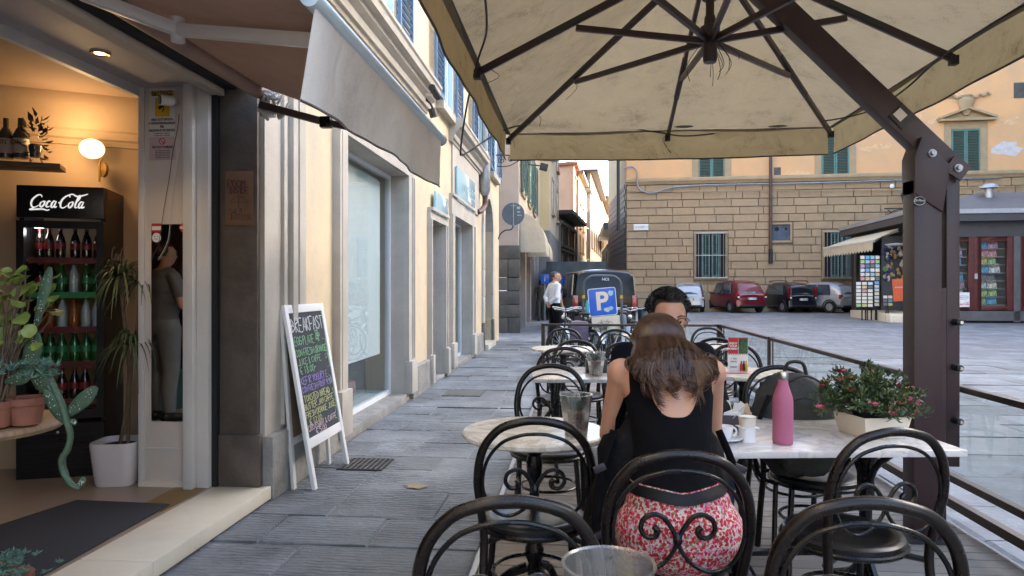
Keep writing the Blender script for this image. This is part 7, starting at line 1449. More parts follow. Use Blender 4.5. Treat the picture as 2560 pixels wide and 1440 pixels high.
# postcard stands
cardm = [MB().box((0, 0, 0), (1, .01, 1)).mesh('postcard', mm, 0) for mm in mags + [MATS['step_marble'], MATS['paper'], MATS['planter_white']]]
def rack(pa, pb, pt, pbm, off, cols, rows, label, bias, frame='iron', cell=.8):
    p0 = onPl(pa, pbm, KM @ Vector((0, off, 0)), kn_); p1 = onPl(pb, pt, KM @ Vector((0, off, 0)), kn_); q0, q1 = KI @ p0, KI @ p1
    t = thing('postcard_stand', label, 'card stand', KM @ Vector((q0.x, off, 0)), PD); W_ = q1.x - q0.x; Z0, Z1 = q0.z, q1.z
    MB().bb((0, .05, Z0), (W_, .09, Z1)).build('back_panel', frame, t)
    m = MB(); [m.tube([(x, .07, 0), (x, .07, Z0)], .03, 6) for x in (W_ * .4, W_ * .6)]; m.build('legs', 'iron', t)
    for r in range(rows):
        for c in range(cols):
            o = link('postcard', rg.choice(cardm[9:]) if rg.random() < bias else rg.choice(cardm[:9])); cw, ch = W_ / cols, (Z1 - Z0) / rows
            o.location = t.matrix_basis @ Vector(((c + .5) * cw, .0, Z0 + (r + .5) * ch)) if 0 else (Matrix.Translation(KM @ Vector((q0.x, off, 0))) @ Matrix.Rotation(PD, 4, 'Z')) @ Vector(((c + .5) * cw, .0, Z0 + (r + .5) * ch)); o.rotation_euler = (R(-8), 0, PD); o.scale = (cw * cell, 1, ch * .78)
            tag(o, 'postcard on the ' + label, 'postcard', 'postcards on the ' + label)
rack(2150, 2200, 638, 702, 1.0, 4, 6, 'dark upper stand of city view postcards', .1)
rack(2139, 2183, 704, 768, .7, 3, 7, 'pale lower stand of newspapers and calendars', .75)
rack(2185, 2199, 702, 766, .9, 1, 7, 'narrow side stand of pale booklets', .7)
rack(2207, 2232, 738, 765, .2, 2, 3, 'small low stand of books near the kiosk floor', .4)
q0 = onPl(2247, 725, KM @ Vector((0, -.2, 0)), kn_); o = MB().box((0, 0, 0), (.42, .02, .85), Matrix.Rotation(R(-4), 3, 'Y')).build('orange_banner', 'orange_print' if mat('orange_print', (.62, .10, .03), .6) else ''); o.location = q0; o.rotation_euler = (0, 0, PD); tag(o, 'orange printed cloth banner hanging at the kiosk corner', 'banner')
text('2€', .22, 'petal_dry', o, (0, -.02, .25), (R(90), 0, 0)); text('SCIARPA', .08, 'planter_white', o, (0, -.02, .1), (R(90), 0, 0))
kf_ = onZ(2150, 800, KZ); st_ = thing('kiosk_step', 'pale ribbed concrete step along the foot of the kiosk', 'step', (K0.x, K0.y, 0), PD)
xq = (KI @ onPl(2150, 800, KM @ Vector((0, 3, 0)), kn_)).x
for k in range(4): a = xq + k * (1.0 - xq) / 4; MB().bb((a, -.2, .0), (a + (1.0 - xq) / 4 - .02, 4.2, KZ + .30)).build('step_block', 'step_marble', st_, bevel=.02); m = MB(); [m.bb((a + .04 + j * .1, -.22, .1), (a + .09 + j * .1, -.2, KZ + .22)) for j in range(int((1.0 - xq) / 4 / .1) - 0)]; m.build('ribs', 'step_marble', st_, kind='stuff')
# ================================================================ PLANTS IN THE CAFE
pt = onZ(300, 1190, .102); t = thing('dracaena_pot_plant', 'tall dracaena with drooping leaves in a white square pot beside the fridge', 'potted plant', (pt.x, pt.y, .10), R(12))
pt2 = P(298, 1180, 4.55); t.location = (pt2.x, pt2.y, .10)
def rsq(a, z, k=4.5, n=36): return [((a / ((abs(math.cos(u)) ** k + abs(math.sin(u)) ** k) ** (1 / k))) * math.cos(u), (a / ((abs(math.cos(u)) ** k + abs(math.sin(u)) ** k) ** (1 / k))) * math.sin(u), z) for u in [i * 2 * math.pi / n for i in range(n)]]
m = MB(); lv = [(.115, 0), (.122, .02), (.148, .27), (.146, .285), (.138, .285), (.134, .25), (.0, .25)]
for a, z in lv: m.v += rsq(a, z)
for i in range(len(lv) - 1):
    for k in range(36): m.f.append((i * 36 + k, i * 36 + (k + 1) % 36, (i + 1) * 36 + (k + 1) % 36, (i + 1) * 36 + k))
m.f.append(tuple(range(35, -1, -1))); m.build('pot', 'pot_white', t, smooth=50); MB().lathe([(0, .245), (.12, .245)], (0, 0, .006), 24, cap=False).build('soil', 'soil', t)
rg = random.Random(41)
def tuft(c, n, L, droop, name, w_=.012):
    m = MB()
    for k in range(n):
        a = rg.uniform(0, 6.283); el = rg.uniform(-.1, 1.35); L_ = L * rg.uniform(.7, 1.15); h = Vector((math.cos(a), math.sin(a), 0)); pts = []
        for i in range(8): s = i / 7; pts.append(Vector(c) + h * (L_ * math.cos(el) * (s - .25 * s * s) + .02) + UP * (L_ * (math.sin(el) * s - droop * s * s)))
        q = Vector((-h.y, h.x, 0)); V = []
        for i, p in enumerate(pts): wd2 = w_ * (1 - (i / 7) ** 2) * .5 + .001; V += [p - q * wd2 + UP * wd2 * .5, p, p + q * wd2 + UP * wd2 * .5]
        m.add(V, [(i * 3 + j, i * 3 + j + 1, i * 3 + j + 4, i * 3 + j + 3) for i in range(7) for j in range(2)])
    m.build(name, 'dracaena_leaf', t, smooth=80)
def q_(px, py, d=4.55): return P(px, py, d) - Vector((pt2.x, pt2.y, .10))
inv = Matrix.Rotation(-R(12), 4, 'Z')
tr1 = [inv @ q_(300, 1110), inv @ q_(318, 1010), inv @ q_(322, 900), inv @ q_(308, 780), inv @ q_(302, 690)]; tr2 = [inv @ q_(320, 1110), inv @ q_(322, 1000), inv @ q_(330, 900), inv @ q_(345, 800), inv @ q_(352, 700)]
for tr in (tr1, tr2): MB().tube(cr(tr, 4), .012, 8).build('trunk', 'bark', t)
tuft(tr1[-1], 80, .32, .75, 'leaf_tuft'); tuft(tr2[-1] + Vector((.0, .05, -.02)), 60, .30, .75, 'leaf_tuft'); tuft(inv @ q_(330, 860), 70, .34, .85, 'leaf_tuft')
# side table with pots at the left edge
ct = P(-70, 720, 2.62); CT = ct; tz = .86
t = thing('plant_table', 'round wooden table carrying the plant pots at the left edge', 'table', (ct.x, ct.y, .10))
hh = 1.4 - (1056 - 720) * 2.62 / 1700 - .10; R0 = .305
MB().lathe([(0, hh - .035), (R0 - .012, hh - .035), (R0, hh - .02), (R0 - .004, hh - .004), (R0 - .012, hh), (0, hh)], (0, 0, 0), 48).build('tabletop', 'wood_top', t, smooth=50)
MB().tube([(0, 0, 0), (0, 0, hh - .03)], .03, 10).build('leg', 'iron', t); MB().lathe([(0, 0), (.2, 0), (.2, .015), (0, .03)], (0, 0, 0), 24).build('foot', 'iron', t)
tt = hh + .10; t = thing('plant_tray', 'round black plastic tray under the terracotta pots', 'tray', (ct.x - .02, ct.y - .02, tt)); MB().lathe([(0, 0), (.24, 0), (.262, .06), (.266, .062), (.258, .064), (.236, .008), (0, .008)], (0, 0, 0), 44).build('dish', 'tray_black', t, smooth=50); text('KING', .028, 'logo_grey', t, (.15, -.212, .03), (R(90), 0, R(35)))
tt += .009
def tpot(p, r, h, label, tilt=0):
    t = thing('terracotta_pot', label, 'flower pot', (p.x, p.y, tt)); MB().lathe([(r * .68, 0), (r * .9, h * .72), (r * .9, h * .74), (r, h * .74), (r * 1.02, h), (r * .92, h), (r * .86, h * .85), (0, h * .85)], (0, 0, 0), 36).build('pot', 'terracotta', t, smooth=40); MB().lathe([(0, h * .86), (r * .9, h * .86)], (0, 0, 0), 20, cap=False).build('soil', 'soil', t); return t
pa = P(66, 720, 2.55); pA = tpot(pa, .066, .10, 'larger terracotta pot holding the trailing cactus'); pb = P(-4, 720, 2.50); pB = tpot(pb, .058, .095, 'smaller terracotta pot cut by the left edge with the leafy plant')
# trailing cactus pads following a drooping stem
def pad(m, a, b_, w_, th=.22, n=12):
    a = Vector(a); b_ = Vector(b_); ax = (b_ - a); L = ax.length; ax.normalize(); side = ax.cross(FW).normalized(); nn = side.cross(ax)
    V = []; K = 9
    for i in range(K + 1):
        s = i / K; r = w_ * (math.sin(math.pi * min(1, s * .96 + .02)) ** .62) * (.75 + .5 * s) * .9 + .003
        for k in range(n): u = 2 * math.pi * k / n; V.append(a + ax * L * s + side * r * math.cos(u) + nn * r * th * math.sin(u) * 1.4)
    m.add(V, [(i * n + k, i * n + (k + 1) % n, (i + 1) * n + (k + 1) % n, (i + 1) * n + k) for i in range(K) for k in range(n)] + [tuple(range(n - 1, -1, -1)), tuple(K * n + k for k in range(n))])
t = thing('trailing_cactus', 'spotted green cactus with upright pads and a long stem hanging off the table', 'cactus', (0, 0, 0))
pads = [((66, 945), (92, 830), .033, 2.5), ((84, 830), (108, 750), .012, 2.5), ((94, 790), (126, 668), .020, 2.5), ((12, 955), (80, 935), .026, 2.49), ((76, 935), (138, 972), .036, 2.47), ((110, 975), (168, 1058), .026, 2.44), ((160, 1045), (242, 968), .026, 2.46), ((172, 1052), (192, 1058), .010, 2.44), ((196, 1216), (212, 1194), .011, 2.42)]
for a, b_, w_, d in pads:
    m = MB(); pad(m, P(*a, d), P(*b_, d), w_ * 1.0); o = m.build('pad', 'cactus', t, smooth=70)
    sp_m = MB(); A_, B2 = P(*a, d), P(*b_, d); ax = (B2 - A_); sd = ax.cross(FW).normalized()
    for k in range(14): s = rg.uniform(.15, .9); u = rg.uniform(-.75, .75); r = w_ * math.sin(math.pi * s) ** .6; c = A_ + ax * s + sd * r * u - FW * (w_ * .30 * math.sqrt(1 - u * u) + .001); sp_m.sphere(c, .0016, 5, 4)
    sp_m.build('areoles', 'planter_white', o, kind='stuff')
MB().tube(cr([P(132, 960, 2.45), P(150, 1000, 2.44), P(166, 1050, 2.43), P(176, 1090, 2.43), P(168, 1125, 2.43), P(155, 1148, 2.43), P(160, 1180, 2.43), P(178, 1210, 2.42), P(202, 1220, 2.42)], 5), [.012] * 20 + [.0135] * 12 + [.011] * 9, 8, flat=.8).build('stem', 'cactus', t, smooth=70)
MB().tube(cr([P(120, 965, 2.45), P(150, 1000, 2.45), P(166, 1040, 2.44)], 5), .011, 8).build('stem', 'cactus', t, smooth=70)
# leafy plant
t = thing('leafy_green_plant', 'leafy yellow green plant with round leaves at the left edge', 'plant', (pb.x, pb.y, tt + .08))
base = Vector((pb.x, pb.y, tt + .08)); m = MB(); lv2 = MB(); rg = random.Random(6)
def rleaf(m, c, r, nrm, tip):
    nrm = nrm.normalized(); u = tip - nrm * tip.dot(nrm); u = u.normalized() if u.length > 1e-3 else nrm.orthogonal().normalized(); v = nrm.cross(u); V = [c - u * r * .75 - nrm * r * .06]; K = 14
    for k in range(K): a = 2 * math.pi * k / K; rr = r * (1 - .22 * math.cos(a) ** 8 * (math.cos(a) < 0)) * (1 + .05 * math.sin(5 * a)); V.append(c + u * rr * math.cos(a) * 1.05 + v * rr * math.sin(a) + nrm * (r * .16 * math.cos(2 * a) + .06 * r * math.sin(3 * a + 1)))
    m.add(V, [(0, 1 + k, 1 + (k + 1) % K) for k in range(K)])
for k in range(105):
    px, py = rg.uniform(-110, 140), rg.uniform(672, 870)
    if px > 95 and (py > 790 or py < 690): continue
    d = rg.uniform(2.42, 2.72); c = P(px, py, d) - base; c = c
    rleaf(lv2, c, rg.uniform(.013, .033), Vector((rg.uniform(-.6, .6), rg.uniform(-1.2, .1), rg.uniform(.4, 1.2))), Vector((rg.uniform(-1, 1), rg.uniform(-1, 1), -.5)))
    if k % 3 == 0: m.tube(cr([Vector((rg.uniform(-.02, .02), rg.uniform(-.02, .02), 0)), c * .5 + Vector((rg.uniform(-.03, .03), 0, .02)), c], 3), [.004] * 3 + [.003] * 3 + [.002], 5)
lv2.build('leaves', 'leaf', t, smooth=80); m.build('stems', 'bark', t, smooth=80)
t = thing('small_succulent', 'low spiky green succulent filling the terracotta pots', 'succulent', (pa.x, pa.y, tt + .08)); m = MB()
for k in range(46):
    c = P(rg.uniform(-10, 148), rg.uniform(905, 945), rg.uniform(2.42, 2.56)) - Vector((pa.x, pa.y, tt + .08))
    for q in range(9): d_ = Vector((rg.gauss(0, .7), rg.gauss(0, .7), rg.uniform(.1, 1))).normalized(); m.tube([c, c + d_ * .014, c + d_ * .028], [.003, .0035, .0008], 4)
m.build('leaves', 'leaf_bluish', t, smooth=80)
t = thing('corner_succulent', 'low blue green succulent at the bottom left corner by the doormat', 'plant', P(8, 1440, 2.35)); b0 = t.location.copy(); m = MB()
for k in range(110):
    c = Vector((rg.gauss(0, .045), rg.gauss(0, .05), rg.uniform(-.03, .075))); c.z -= abs(c.x) * .5
    for q in range(8): d_ = Vector((rg.gauss(0, .8), rg.gauss(0, .8), rg.uniform(-.1, 1))).normalized(); m.tube([c, c + d_ * .010, c + d_ * .02], [.002, .003, .0008], 4)
m.build('leaves', 'leaf_bluish', t, smooth=80); MB().lathe([(.06, -.16), (.085, -.02), (.09, -.02), (.09, .0), (.0, -.005)], (0, 0, 0), 24).build('pot', 'terracotta', t)
MB().lathe([(0, -b0.z + .10), (.12, -b0.z + .10), (.12, -b0.z + .13), (.03, -b0.z + .16), (.03, -.18), (.11, -.165), (.11, -.155), (0, -.155)], (0, 0, 0), 20).build('pedestal_stand', 'wood_top', t)

# ================================================================ PEOPLE
mat('skin', (.52, .29, .19), .5, var=.07, scale=9, bump=.05, bscale=200, col2=(.50, .25, .16)); mat('skin_dark', (.20, .10, .06), .5, var=.1, scale=8)
for s_ in ('skin', 'skin_dark'): b_ = MATS[s_].node_tree.nodes['Principled BSDF']; b_.inputs['Subsurface Weight'].default_value = .12; b_.inputs['Subsurface Radius'].default_value = (.02, .008, .004)
mat('black_cloth', (.004, .004, .0055), .9, spec=.12, var=.3, scale=12, bump=.6, bscale=9, dist=.02); mat('navy_cloth', (.012, .02, .045), .8, var=.2, scale=20); mat('dark_shirt', (.005, .006, .010), .9, spec=.15, var=.25, scale=6, bump=.3, bscale=20, dist=.02); mat('white_shirt', (.70, .73, .78), .8, var=.05, scale=9, bump=.5, bscale=12, dist=.02)
mat('olive_cloth', (.075, .065, .05), .85, var=.2); mat('hair_black', (.012, .009, .008), .5, var=.4, scale=60); mat('hair_brown', (.060, .029, .017), .36, var=.5, scale=7, bump=0, stretch=(9, 9, .7), col2=(.035, .014, .008)); mat('leather', (.005, .005, .006), .45, spec=.25); mat('grey_pack', (.04, .042, .04), .8, var=.35, scale=6, bump=.6, bscale=12, dist=.03); mat('black_pack', (.004, .004, .005), .8, spec=.2, var=.4, scale=8, bump=.5, bscale=18, dist=.02); mat('apron_grey', (.12, .13, .14), .8)
# floral print
m_, t_, b_m = _new('floral'); b_m.inputs['Roughness'].default_value = .85
tc = N(t_, 'ShaderNodeTexCoord'); v1 = N(t_, 'ShaderNodeTexVoronoi', i_Scale=108, i_Randomness=1.0); nzz = N(t_, 'ShaderNodeTexNoise', i_Scale=110, i_Detail=3); va = N(t_, 'ShaderNodeVectorMath', operation='MULTIPLY_ADD'); va.inputs[1].default_value = (.010, .010, .010)
t_.links.new(tc.outputs['Object'], nzz.inputs['Vector']); t_.links.new(nzz.outputs['Color'], va.inputs[0]); t_.links.new(tc.outputs['Object'], va.inputs[2]); t_.links.new(va.outputs[0], v1.inputs['Vector'])
sp = N(t_, 'ShaderNodeSeparateColor'); t_.links.new(v1.outputs['Color'], sp.inputs[0])
r1 = ramp(t_, sp.outputs[0], [(0, (.36, .008, .02)), (.36, (.48, .03, .06)), (.52, (.50, .15, .30)), (.66, (.50, .38, .36)), (.74, (.36, .008, .018)), (.93, (.16, .20, .09))]); r1.color_ramp.interpolation = 'CONSTANT'
r2 = ramp(t_, v1.outputs['Distance'], [(.0, (0, 0, 0)), (.56, (0, 0, 0)), (.61, (1, 1, 1))])
v3 = N(t_, 'ShaderNodeTexVoronoi', i_Scale=230); t_.links.new(tc.outputs['Object'], v3.inputs['Vector']); s3 = N(t_, 'ShaderNodeSeparateColor'); t_.links.new(v3.outputs['Color'], s3.inputs[0]); r3 = ramp(t_, s3.outputs[0], [(0, (.58, .48, .45)), (.5, (.50, .22, .26)), (.68, (.58, .50, .46)), (.84, (.16, .20, .10))]); r3.color_ramp.interpolation = 'CONSTANT'
mx = N(t_, 'ShaderNodeMixRGB'); t_.links.new(r2.outputs[0], mx.inputs[0]); t_.links.new(r1.outputs[0], mx.inputs[1]); t_.links.new(r3.outputs[0], mx.inputs[2]); t_.links.new(mx.outputs[0], b_m.inputs['Base Color'])
nf = N(t_, 'ShaderNodeTexNoise', i_Scale=11, i_Detail=3, i_Distortion=.6); t_.links.new(tc.outputs['Object'], nf.inputs['Vector']); bp = N(t_, 'ShaderNodeBump', i_Strength=.9, i_Distance=.02); t_.links.new(nf.outputs['Fac'], bp.inputs['Height']); t_.links.new(bp.outputs[0], b_m.inputs['Normal'])
def hand(mb, w_, fwd, pn, s=1.0, side=1, curl=.5):
    """palm + four bent fingers + thumb as capsules (merged with the body)"""
    w_ = Vector(w_); f = Vector(fwd).normalized(); n = Vector(pn); n = (n - f * n.dot(f)).normalized(); q = f.cross(n) * side
    for k in range(4):
        o = (k - 1.5) * .019 * s; a = w_ + f * .02 * s + q * o * .7; b = w_ + f * .085 * s + q * o * 1.05; caps(mb, a, .0145 * s, b, .012 * s, 8)
        L = (.044, .05, .046, .036)[k] * s; c = b + (f * math.cos(curl * .6) - n * math.sin(curl * .6)) * L * .6; d = c + (f * math.cos(curl * 1.4) - n * math.sin(curl * 1.4)) * L * .75; caps(mb, b, .0098 * s, c, .0088 * s, 7); caps(mb, c, .0088 * s, d, .0072 * s, 7)
    a = w_ + f * .02 * s - q * .025 * s; b = a + (f * .5 - q * .8 - n * .3).normalized() * .04 * s; c = b + (f * .9 - q * .2 - n * .3).normalized() * .032 * s; caps(mb, a, .014 * s, b, .011 * s, 7); caps(mb, b, .011 * s, c, .0085 * s, 7)
def head(mb, c, yaw=0, s=1.0, pitch=0):
    """skull, jaw, nose, ears in head space (+Y is where the face looks)"""
    M4 = Matrix.Translation(c) @ Matrix.Rotation(yaw, 4, 'Z') @ Matrix.Rotation(pitch, 4, 'X') @ Matrix.Scale(s, 4); h = MB()
    h.sphere((0, -.012, .03), (.076, .094, .088), 22, 16); h.sphere((0, .022, -.035), (.058, .066, .075), 18, 12); h.sphere((0, .055, -.085), (.028, .026, .022), 12, 8)
    h.tube([(0, .082, .018), (0, .096, -.005), (0, .108, -.026), (0, .092, -.036)], [.008, .011, .0145, .010], 8); h.sphere((0, .075, .030), (.055, .018, .012), 12, 8)
    for sx in (-1, 1): h.sphere((sx * .078, -.008, -.002), (.009, .02, .032), 10, 8); h.sphere((sx * .04, .055, -.03), (.022, .022, .02), 10, 8)
    h.sphere((0, .083, -.058), (.024, .012, .010), 10, 6)
    h.xf(M4); mb.add(h.v, h.f); return M4
def face(t, M4, iris=(.04, .02, .01)):
    for sx in (-1, 1):
        o = MB().sphere((sx * .032, .073, .008), (.0115, .0105, .0065), 14, 10).xf(M4).build('eye', 'eye_white', t); MB().sphere((sx * .032, .0735, .0155), (.0145, .0125, .0085), 14, 10).xf(M4).build('eyelid', 'skin', t); MB().sphere((sx * .032, .0805, .008), (.0062, .004, .0064), 10, 8).xf(M4).build('iris', 'print_black', o)
        MB().tube([(sx * .014, .088, .030), (sx * .032, .090, .036), (sx * .052, .078, .031)], [.003, .0042, .002], 6, flat=.7).xf(M4).build('eyebrow', 'hair_black', t)
    MB().tube([(-.022, .089, -.058), (-.008, .0955, -.0555), (0, .0965, -.057), (.008, .0955, -.0555), (.022, .089, -.058)], [.002, .0042, .0035, .0042, .002], 6).xf(M4).build('mouth', 'lips', t)
mat('eye_white', (.7, .68, .66), .2, bump=0); mat('lips', (.40, .14, .11), .45, bump=0)
def shell(t, S3, f, off, name, mt, sm=70): return clipmesh(S3[0], S3[1], S3[2], f, off).build(name, mt, t, smooth=sm)

# ---- the woman (seated, back to us). local frame: +y away from camera, origin under the hips
wl = P(1702, 720, 2.12); WT = thing('person', 'woman with shoulder length brown hair in black tank top and floral skirt, sitting', 'person', (wl.x, wl.y, DZ), TH)
B = MB(); hz = .56
B.sphere((0, .02, hz + .02), (.190, .150, .13), 26, 16); B.sphere((0, .03, hz + .10), (.152, .118, .10), 24, 14)
tor = [(.015, hz + .12, .140, .098, 0), (.04, hz + .20, .128, .088, 0), (.06, hz + .27, .122, .085, 0), (.085, hz + .35, .130, .090, 0), (.11, hz + .42, .142, .094, 0), (.135, hz + .475, .152, .088, 0), (.15, hz + .515, .140, .070, 0)]
for y, z, rx, ry, x in tor: B.sphere((x - .012, y, z), (rx, ry, .062), 26, 12)
for i_ in range(len(tor) - 1):
    y0, z0, a0, b0_, _ = tor[i_]; y1, z1, a1, b1_, _ = tor[i_ + 1]
    for q in (.33, .67): B.sphere((-.012, y0 + (y1 - y0) * q, z0 + (z1 - z0) * q), (a0 + (a1 - a0) * q, b0_ + (b1_ - b0_) * q, .062), 26, 12)
for q in (0, .5): B.sphere((-.006, .03 + .012 * q, hz + .06 + .06 * q), (.158 - .012 * q, .12, .09), 26, 12)
caps(B, (-.145, .155, hz + .495), .045, (.120, .155, hz + .495), .045)
caps(B, (-.01, .155, hz + .50), .055, (-.005, .225, hz + .56), .047)
HM = head(B, Vector((-.012, .28, hz + .552)), 0, .96, R(-22))
arm_ = [((-.162, .150, hz + .495), .047, (-.188, .25, hz + .27), .036), ((.140, .155, hz + .495), .047, (.172, .26, hz + .27), .036)]
for a, ra, b_, rb in arm_:
    a = Vector(a); b_ = Vector(b_); B.sphere(a, (.05, .05, .052), 16, 12); caps(B, a, ra * .93, a.lerp(b_, .5), .040); caps(B, a.lerp(b_, .5), .040, b_, rb)
    s = -1 if a.x < 0 else 1; wr = Vector((s * .07 - .01, .47, hz + .285)); caps(B, b_, .036, b_.lerp(wr, .4), .034); caps(B, b_.lerp(wr, .4), .034, wr, .023); hand(B, wr, Vector((-s * .4, .9, -.05)), UP, .92, s, .7)
for s in (-1, 1):
    k0 = Vector((s * .095, .06, hz + .0)); k1 = Vector((s * .12, .50, hz + .0)); an = Vector((s * .13, .48, .09)); caps(B, k0, .095, k1, .062); caps(B, k1, .060, k1.lerp(an, .4), .052); caps(B, k1.lerp(an, .4), .052, an, .034); caps(B, an + Vector((0, -.03, -.04)), .032, an + Vector((0, .15, -.055)), .022)
S3 = remesh(B, .0085, 9); m = MB(); m.v = [tuple(v) for v in S3[0]]; m.f = S3[1]; m.build('body', 'skin', WT, smooth=80)
def sp_x(z): return -.012
def tank(v):
    x = v.x + .012; z = v.z - hz; ax = abs(x)
    if z < .22: return min(z - .09, .19 - ax)
    zu = .375 + (min(ax / .098, 1.2) ** 3.2) * .17 if v.y < .14 else .34 + (min(ax / .1, 1.2) ** 3) * .17
    inner = max(zu - z, ax - .102); arm = .129 if z > .44 else .129 + (.165 - .129) * min(1, ((.44 - z) / .10)) ** .7
    if z > .44: arm = .129 + (z - .44) * .05
    return min(inner, arm - ax, z - .09)
shell(WT, S3, tank, .0045, 'tank_top', 'black_cloth')
wb = lambda v: hz + .168 + .45 * (v.x + .01) ** 2 - .008 * math.exp(-((v.x + .01) / .05) ** 2)
shell(WT, S3, lambda v: min(wb(v) - v.z, .24 - abs(v.x), 9) if v.y < .9 and v.z > .3 - 0 else -1, .012, 'skirt', 'floral')
shell(WT, S3, lambda v: min(wb(v) - .004 - v.z, v.z - (wb(v) - .036), .24 - abs(v.x)), .0165, 'belt', 'leather')
shell(WT, S3, lambda v: .15 - v.z if v.z < .3 else -1, .008, 'shoes', 'leather')
# hair: cap plus many strands falling from a parting and curling in at the shoulders
rg = random.Random(99); hc = HM @ Vector((0, -.02, .02)); hm = MB(); skull = MB().sphere((0, -.018, .028), (.088, .108, .098), 30, 20)
capm = clipmesh([Vector(v) for v in skull.v], skull.f, [Vector((0, 0, 0))] * len(skull.v), lambda v: max(.035 - v.y, v.z - .05), 0); capm.xf(HM).build('hair_cap', 'hair_brown', WT, smooth=80)
def rest(p, off):
    # keep hair lying on the shoulders and back instead of inside them
    z = p.z - .56
    if z < .60:
        t = [(.30, -.03), (.35, -.012), (.42, .006), (.475, .036), (.515, .072), (.56, .095), (.60, .125)]
        for (z0, y0), (z1, y1) in zip(t[:-1], t[1:]):
            if z0 <= z <= z1 or (z < .30 and z0 == .30): y = y0 + (y1 - y0) * max(0, (z - z0) / (z1 - z0)); break
        w_ = min(1, (.60 - z) / .05); p = Vector((p.x, p.y + (min(p.y, y - off) - p.y) * w_, p.z))
    return p
def strand(mb, phi, lay, r):
    # phi: angle round the head (pi = back of head towards the camera, 0 = face)
    sx, sy = math.sin(phi), math.cos(phi)
    top = Vector((rg.uniform(-.008, .012), rg.uniform(-.05, .02), .124))
    cl = random.Random(int(phi * 9) * 7 + int(lay * 3)); L = .352 - .095 * abs(sx) ** 1.4 + cl.uniform(-.03, .03) + rg.uniform(-.06, .02) ; pts = []; back = max(0, -sy); n = 26
    ex = .080 + .020 * lay; ey = .100 + .022 * lay; curl = rg.uniform(.3, 1.3); ph = math.sin(phi * 3) * 2 + cl.uniform(-1.2, 1.2) + rg.uniform(-.4, .4); w0 = .012 + cl.uniform(-.004, .006) + rg.uniform(-.003, .003)
    for i in range(n):
        s = i / (n - 1); d = L * s
        if d < .155: th = d / .155 * math.pi / 2; x = sx * ex * math.sin(th); y = -.018 + sy * ey * math.sin(th); z = .028 + (.098 + .016 * lay) * math.cos(th)
        else:
            q = (d - .155); g = q / max(.12, L - .155); fl = 1 + .50 * math.sin(min(1, g * 1.0) * math.pi * .60) * (.35 + .65 * abs(sx)) - .16 * g * g
            x = sx * ex * fl; y = -.018 + sy * ey * (1 + .12 * math.sin(min(1, g) * math.pi * .7)); z = .028 - q
            y -= (.10 * min(1, g * 1.5) ** 1.3) * (.6 + .4 * back if sy < .5 else .3); e = max(0, g - .62) / .38; x -= math.copysign(.05 * e * e * curl, sx) * abs(sx); y -= .012 * e
            x += w0 * math.sin(ph + g * 5.5) * g; y += .5 * w0 * math.cos(ph + g * 4) * g; z += .028 * e * e * curl
        p = HM @ Vector((x, y, 0)); base_ = Vector((HM @ Vector((x, y, min(z, .028) * 0 + max(z, .0)))))
        if z < 0: base_ = HM @ Vector((x, y, 0)) + Vector((0, 0, z))
        pts.append(rest(base_, .006 + .034 * lay))
    mb.tube(pts, [r * (1 - .75 * (i / (n - 1)) ** 3) for i in range(n)], 3, caps=False)
for k in range(4200):
    phi = rg.uniform(.62, 2 * math.pi - .62); strand(hm, phi, rg.random(), rg.uniform(.0009, .0022))
hm.build('hair', 'hair_brown', WT, smooth=80)
# curled locks at the ends
lk = MB()
for k in range(34):
    phi = rg.uniform(1.5, 2 * math.pi - 1.5); sx, sy = math.sin(phi), math.cos(phi); c = HM @ Vector((sx * .13 * rg.uniform(.6, 1.05), -.018 + sy * .13 - .11, 0)) + Vector((0, 0, -.165 + rg.uniform(-.02, .02) + .095 * abs(sx) ** 1.4)); r = rg.uniform(.010, .020); a0 = rg.uniform(0, 6); dr = 1 if sx < 0 else -1
    for q in range(14):
        o = Vector((rg.gauss(0, .004), rg.gauss(0, .005), rg.gauss(0, .004))); lk.tube([rest(c + o + Vector((dr * r * math.cos(a0 + i * .33), 0, r * math.sin(a0 + i * .33))), .035) for i in range(13)], [.0016 - .0009 * i / 12 for i in range(13)], 3, caps=False)
lk.build('hair_locks', 'hair_brown', WT, smooth=80)

# ---- the man opposite, facing us. local +y towards the camera
ml = P(1650, 720, 3.20); MT = thing('person', 'dark haired man with glasses in dark shirt facing the woman', 'person', (ml.x, ml.y, DZ), TH + R(180))
B = MB(); hz = .56; B.sphere((0, 0, hz), (.17, .13, .12), 22, 14)
for y, z, rx, ry in ((.0, .12, .15, .11), (.02, .22, .15, .11), (.04, .32, .15, .115), (.06, .41, .16, .115), (.07, .46, .155, .10)): B.sphere((0, y, hz + z), (rx, ry, .075), 24, 12)
caps(B, (-.155, .07, hz + .47), .052, (.155, .07, hz + .47), .055); caps(B, (0, .08, hz + .50), .06, (0, .16, hz + .60), .055)
HM2 = head(B, Vector((.005, .20, hz + .635)), 0, 1.0, R(-6))
for s in (-1, 1):
    a = Vector((s * .175, .07, hz + .465)); b_ = Vector((s * .215, .22, hz + .25)); wr = Vector((s * .08, .42, hz + .27)); B.sphere(a, .06, 14, 10); caps(B, a, .054, b_, .043); caps(B, b_, .042, wr, .027); hand(B, wr, Vector((-s * .5, .8, 0)), UP, 1, s, .6)
    k0 = Vector((s * .1, .05, hz)); k1 = Vector((s * .15, .42, hz)); an = Vector((s * .15, .40, .09)); caps(B, k0, .09, k1, .06); caps(B, k1, .058, an, .04); caps(B, an + Vector((0, -.03, -.04)), .034, an + Vector((0, .16, -.055)), .026)
S3 = remesh(B, .0085, 4); m = MB(); m.v = [tuple(v) for v in S3[0]]; m.f = S3[1]; m.build('body', 'skin', MT, smooth=80); face(MT, HM2)
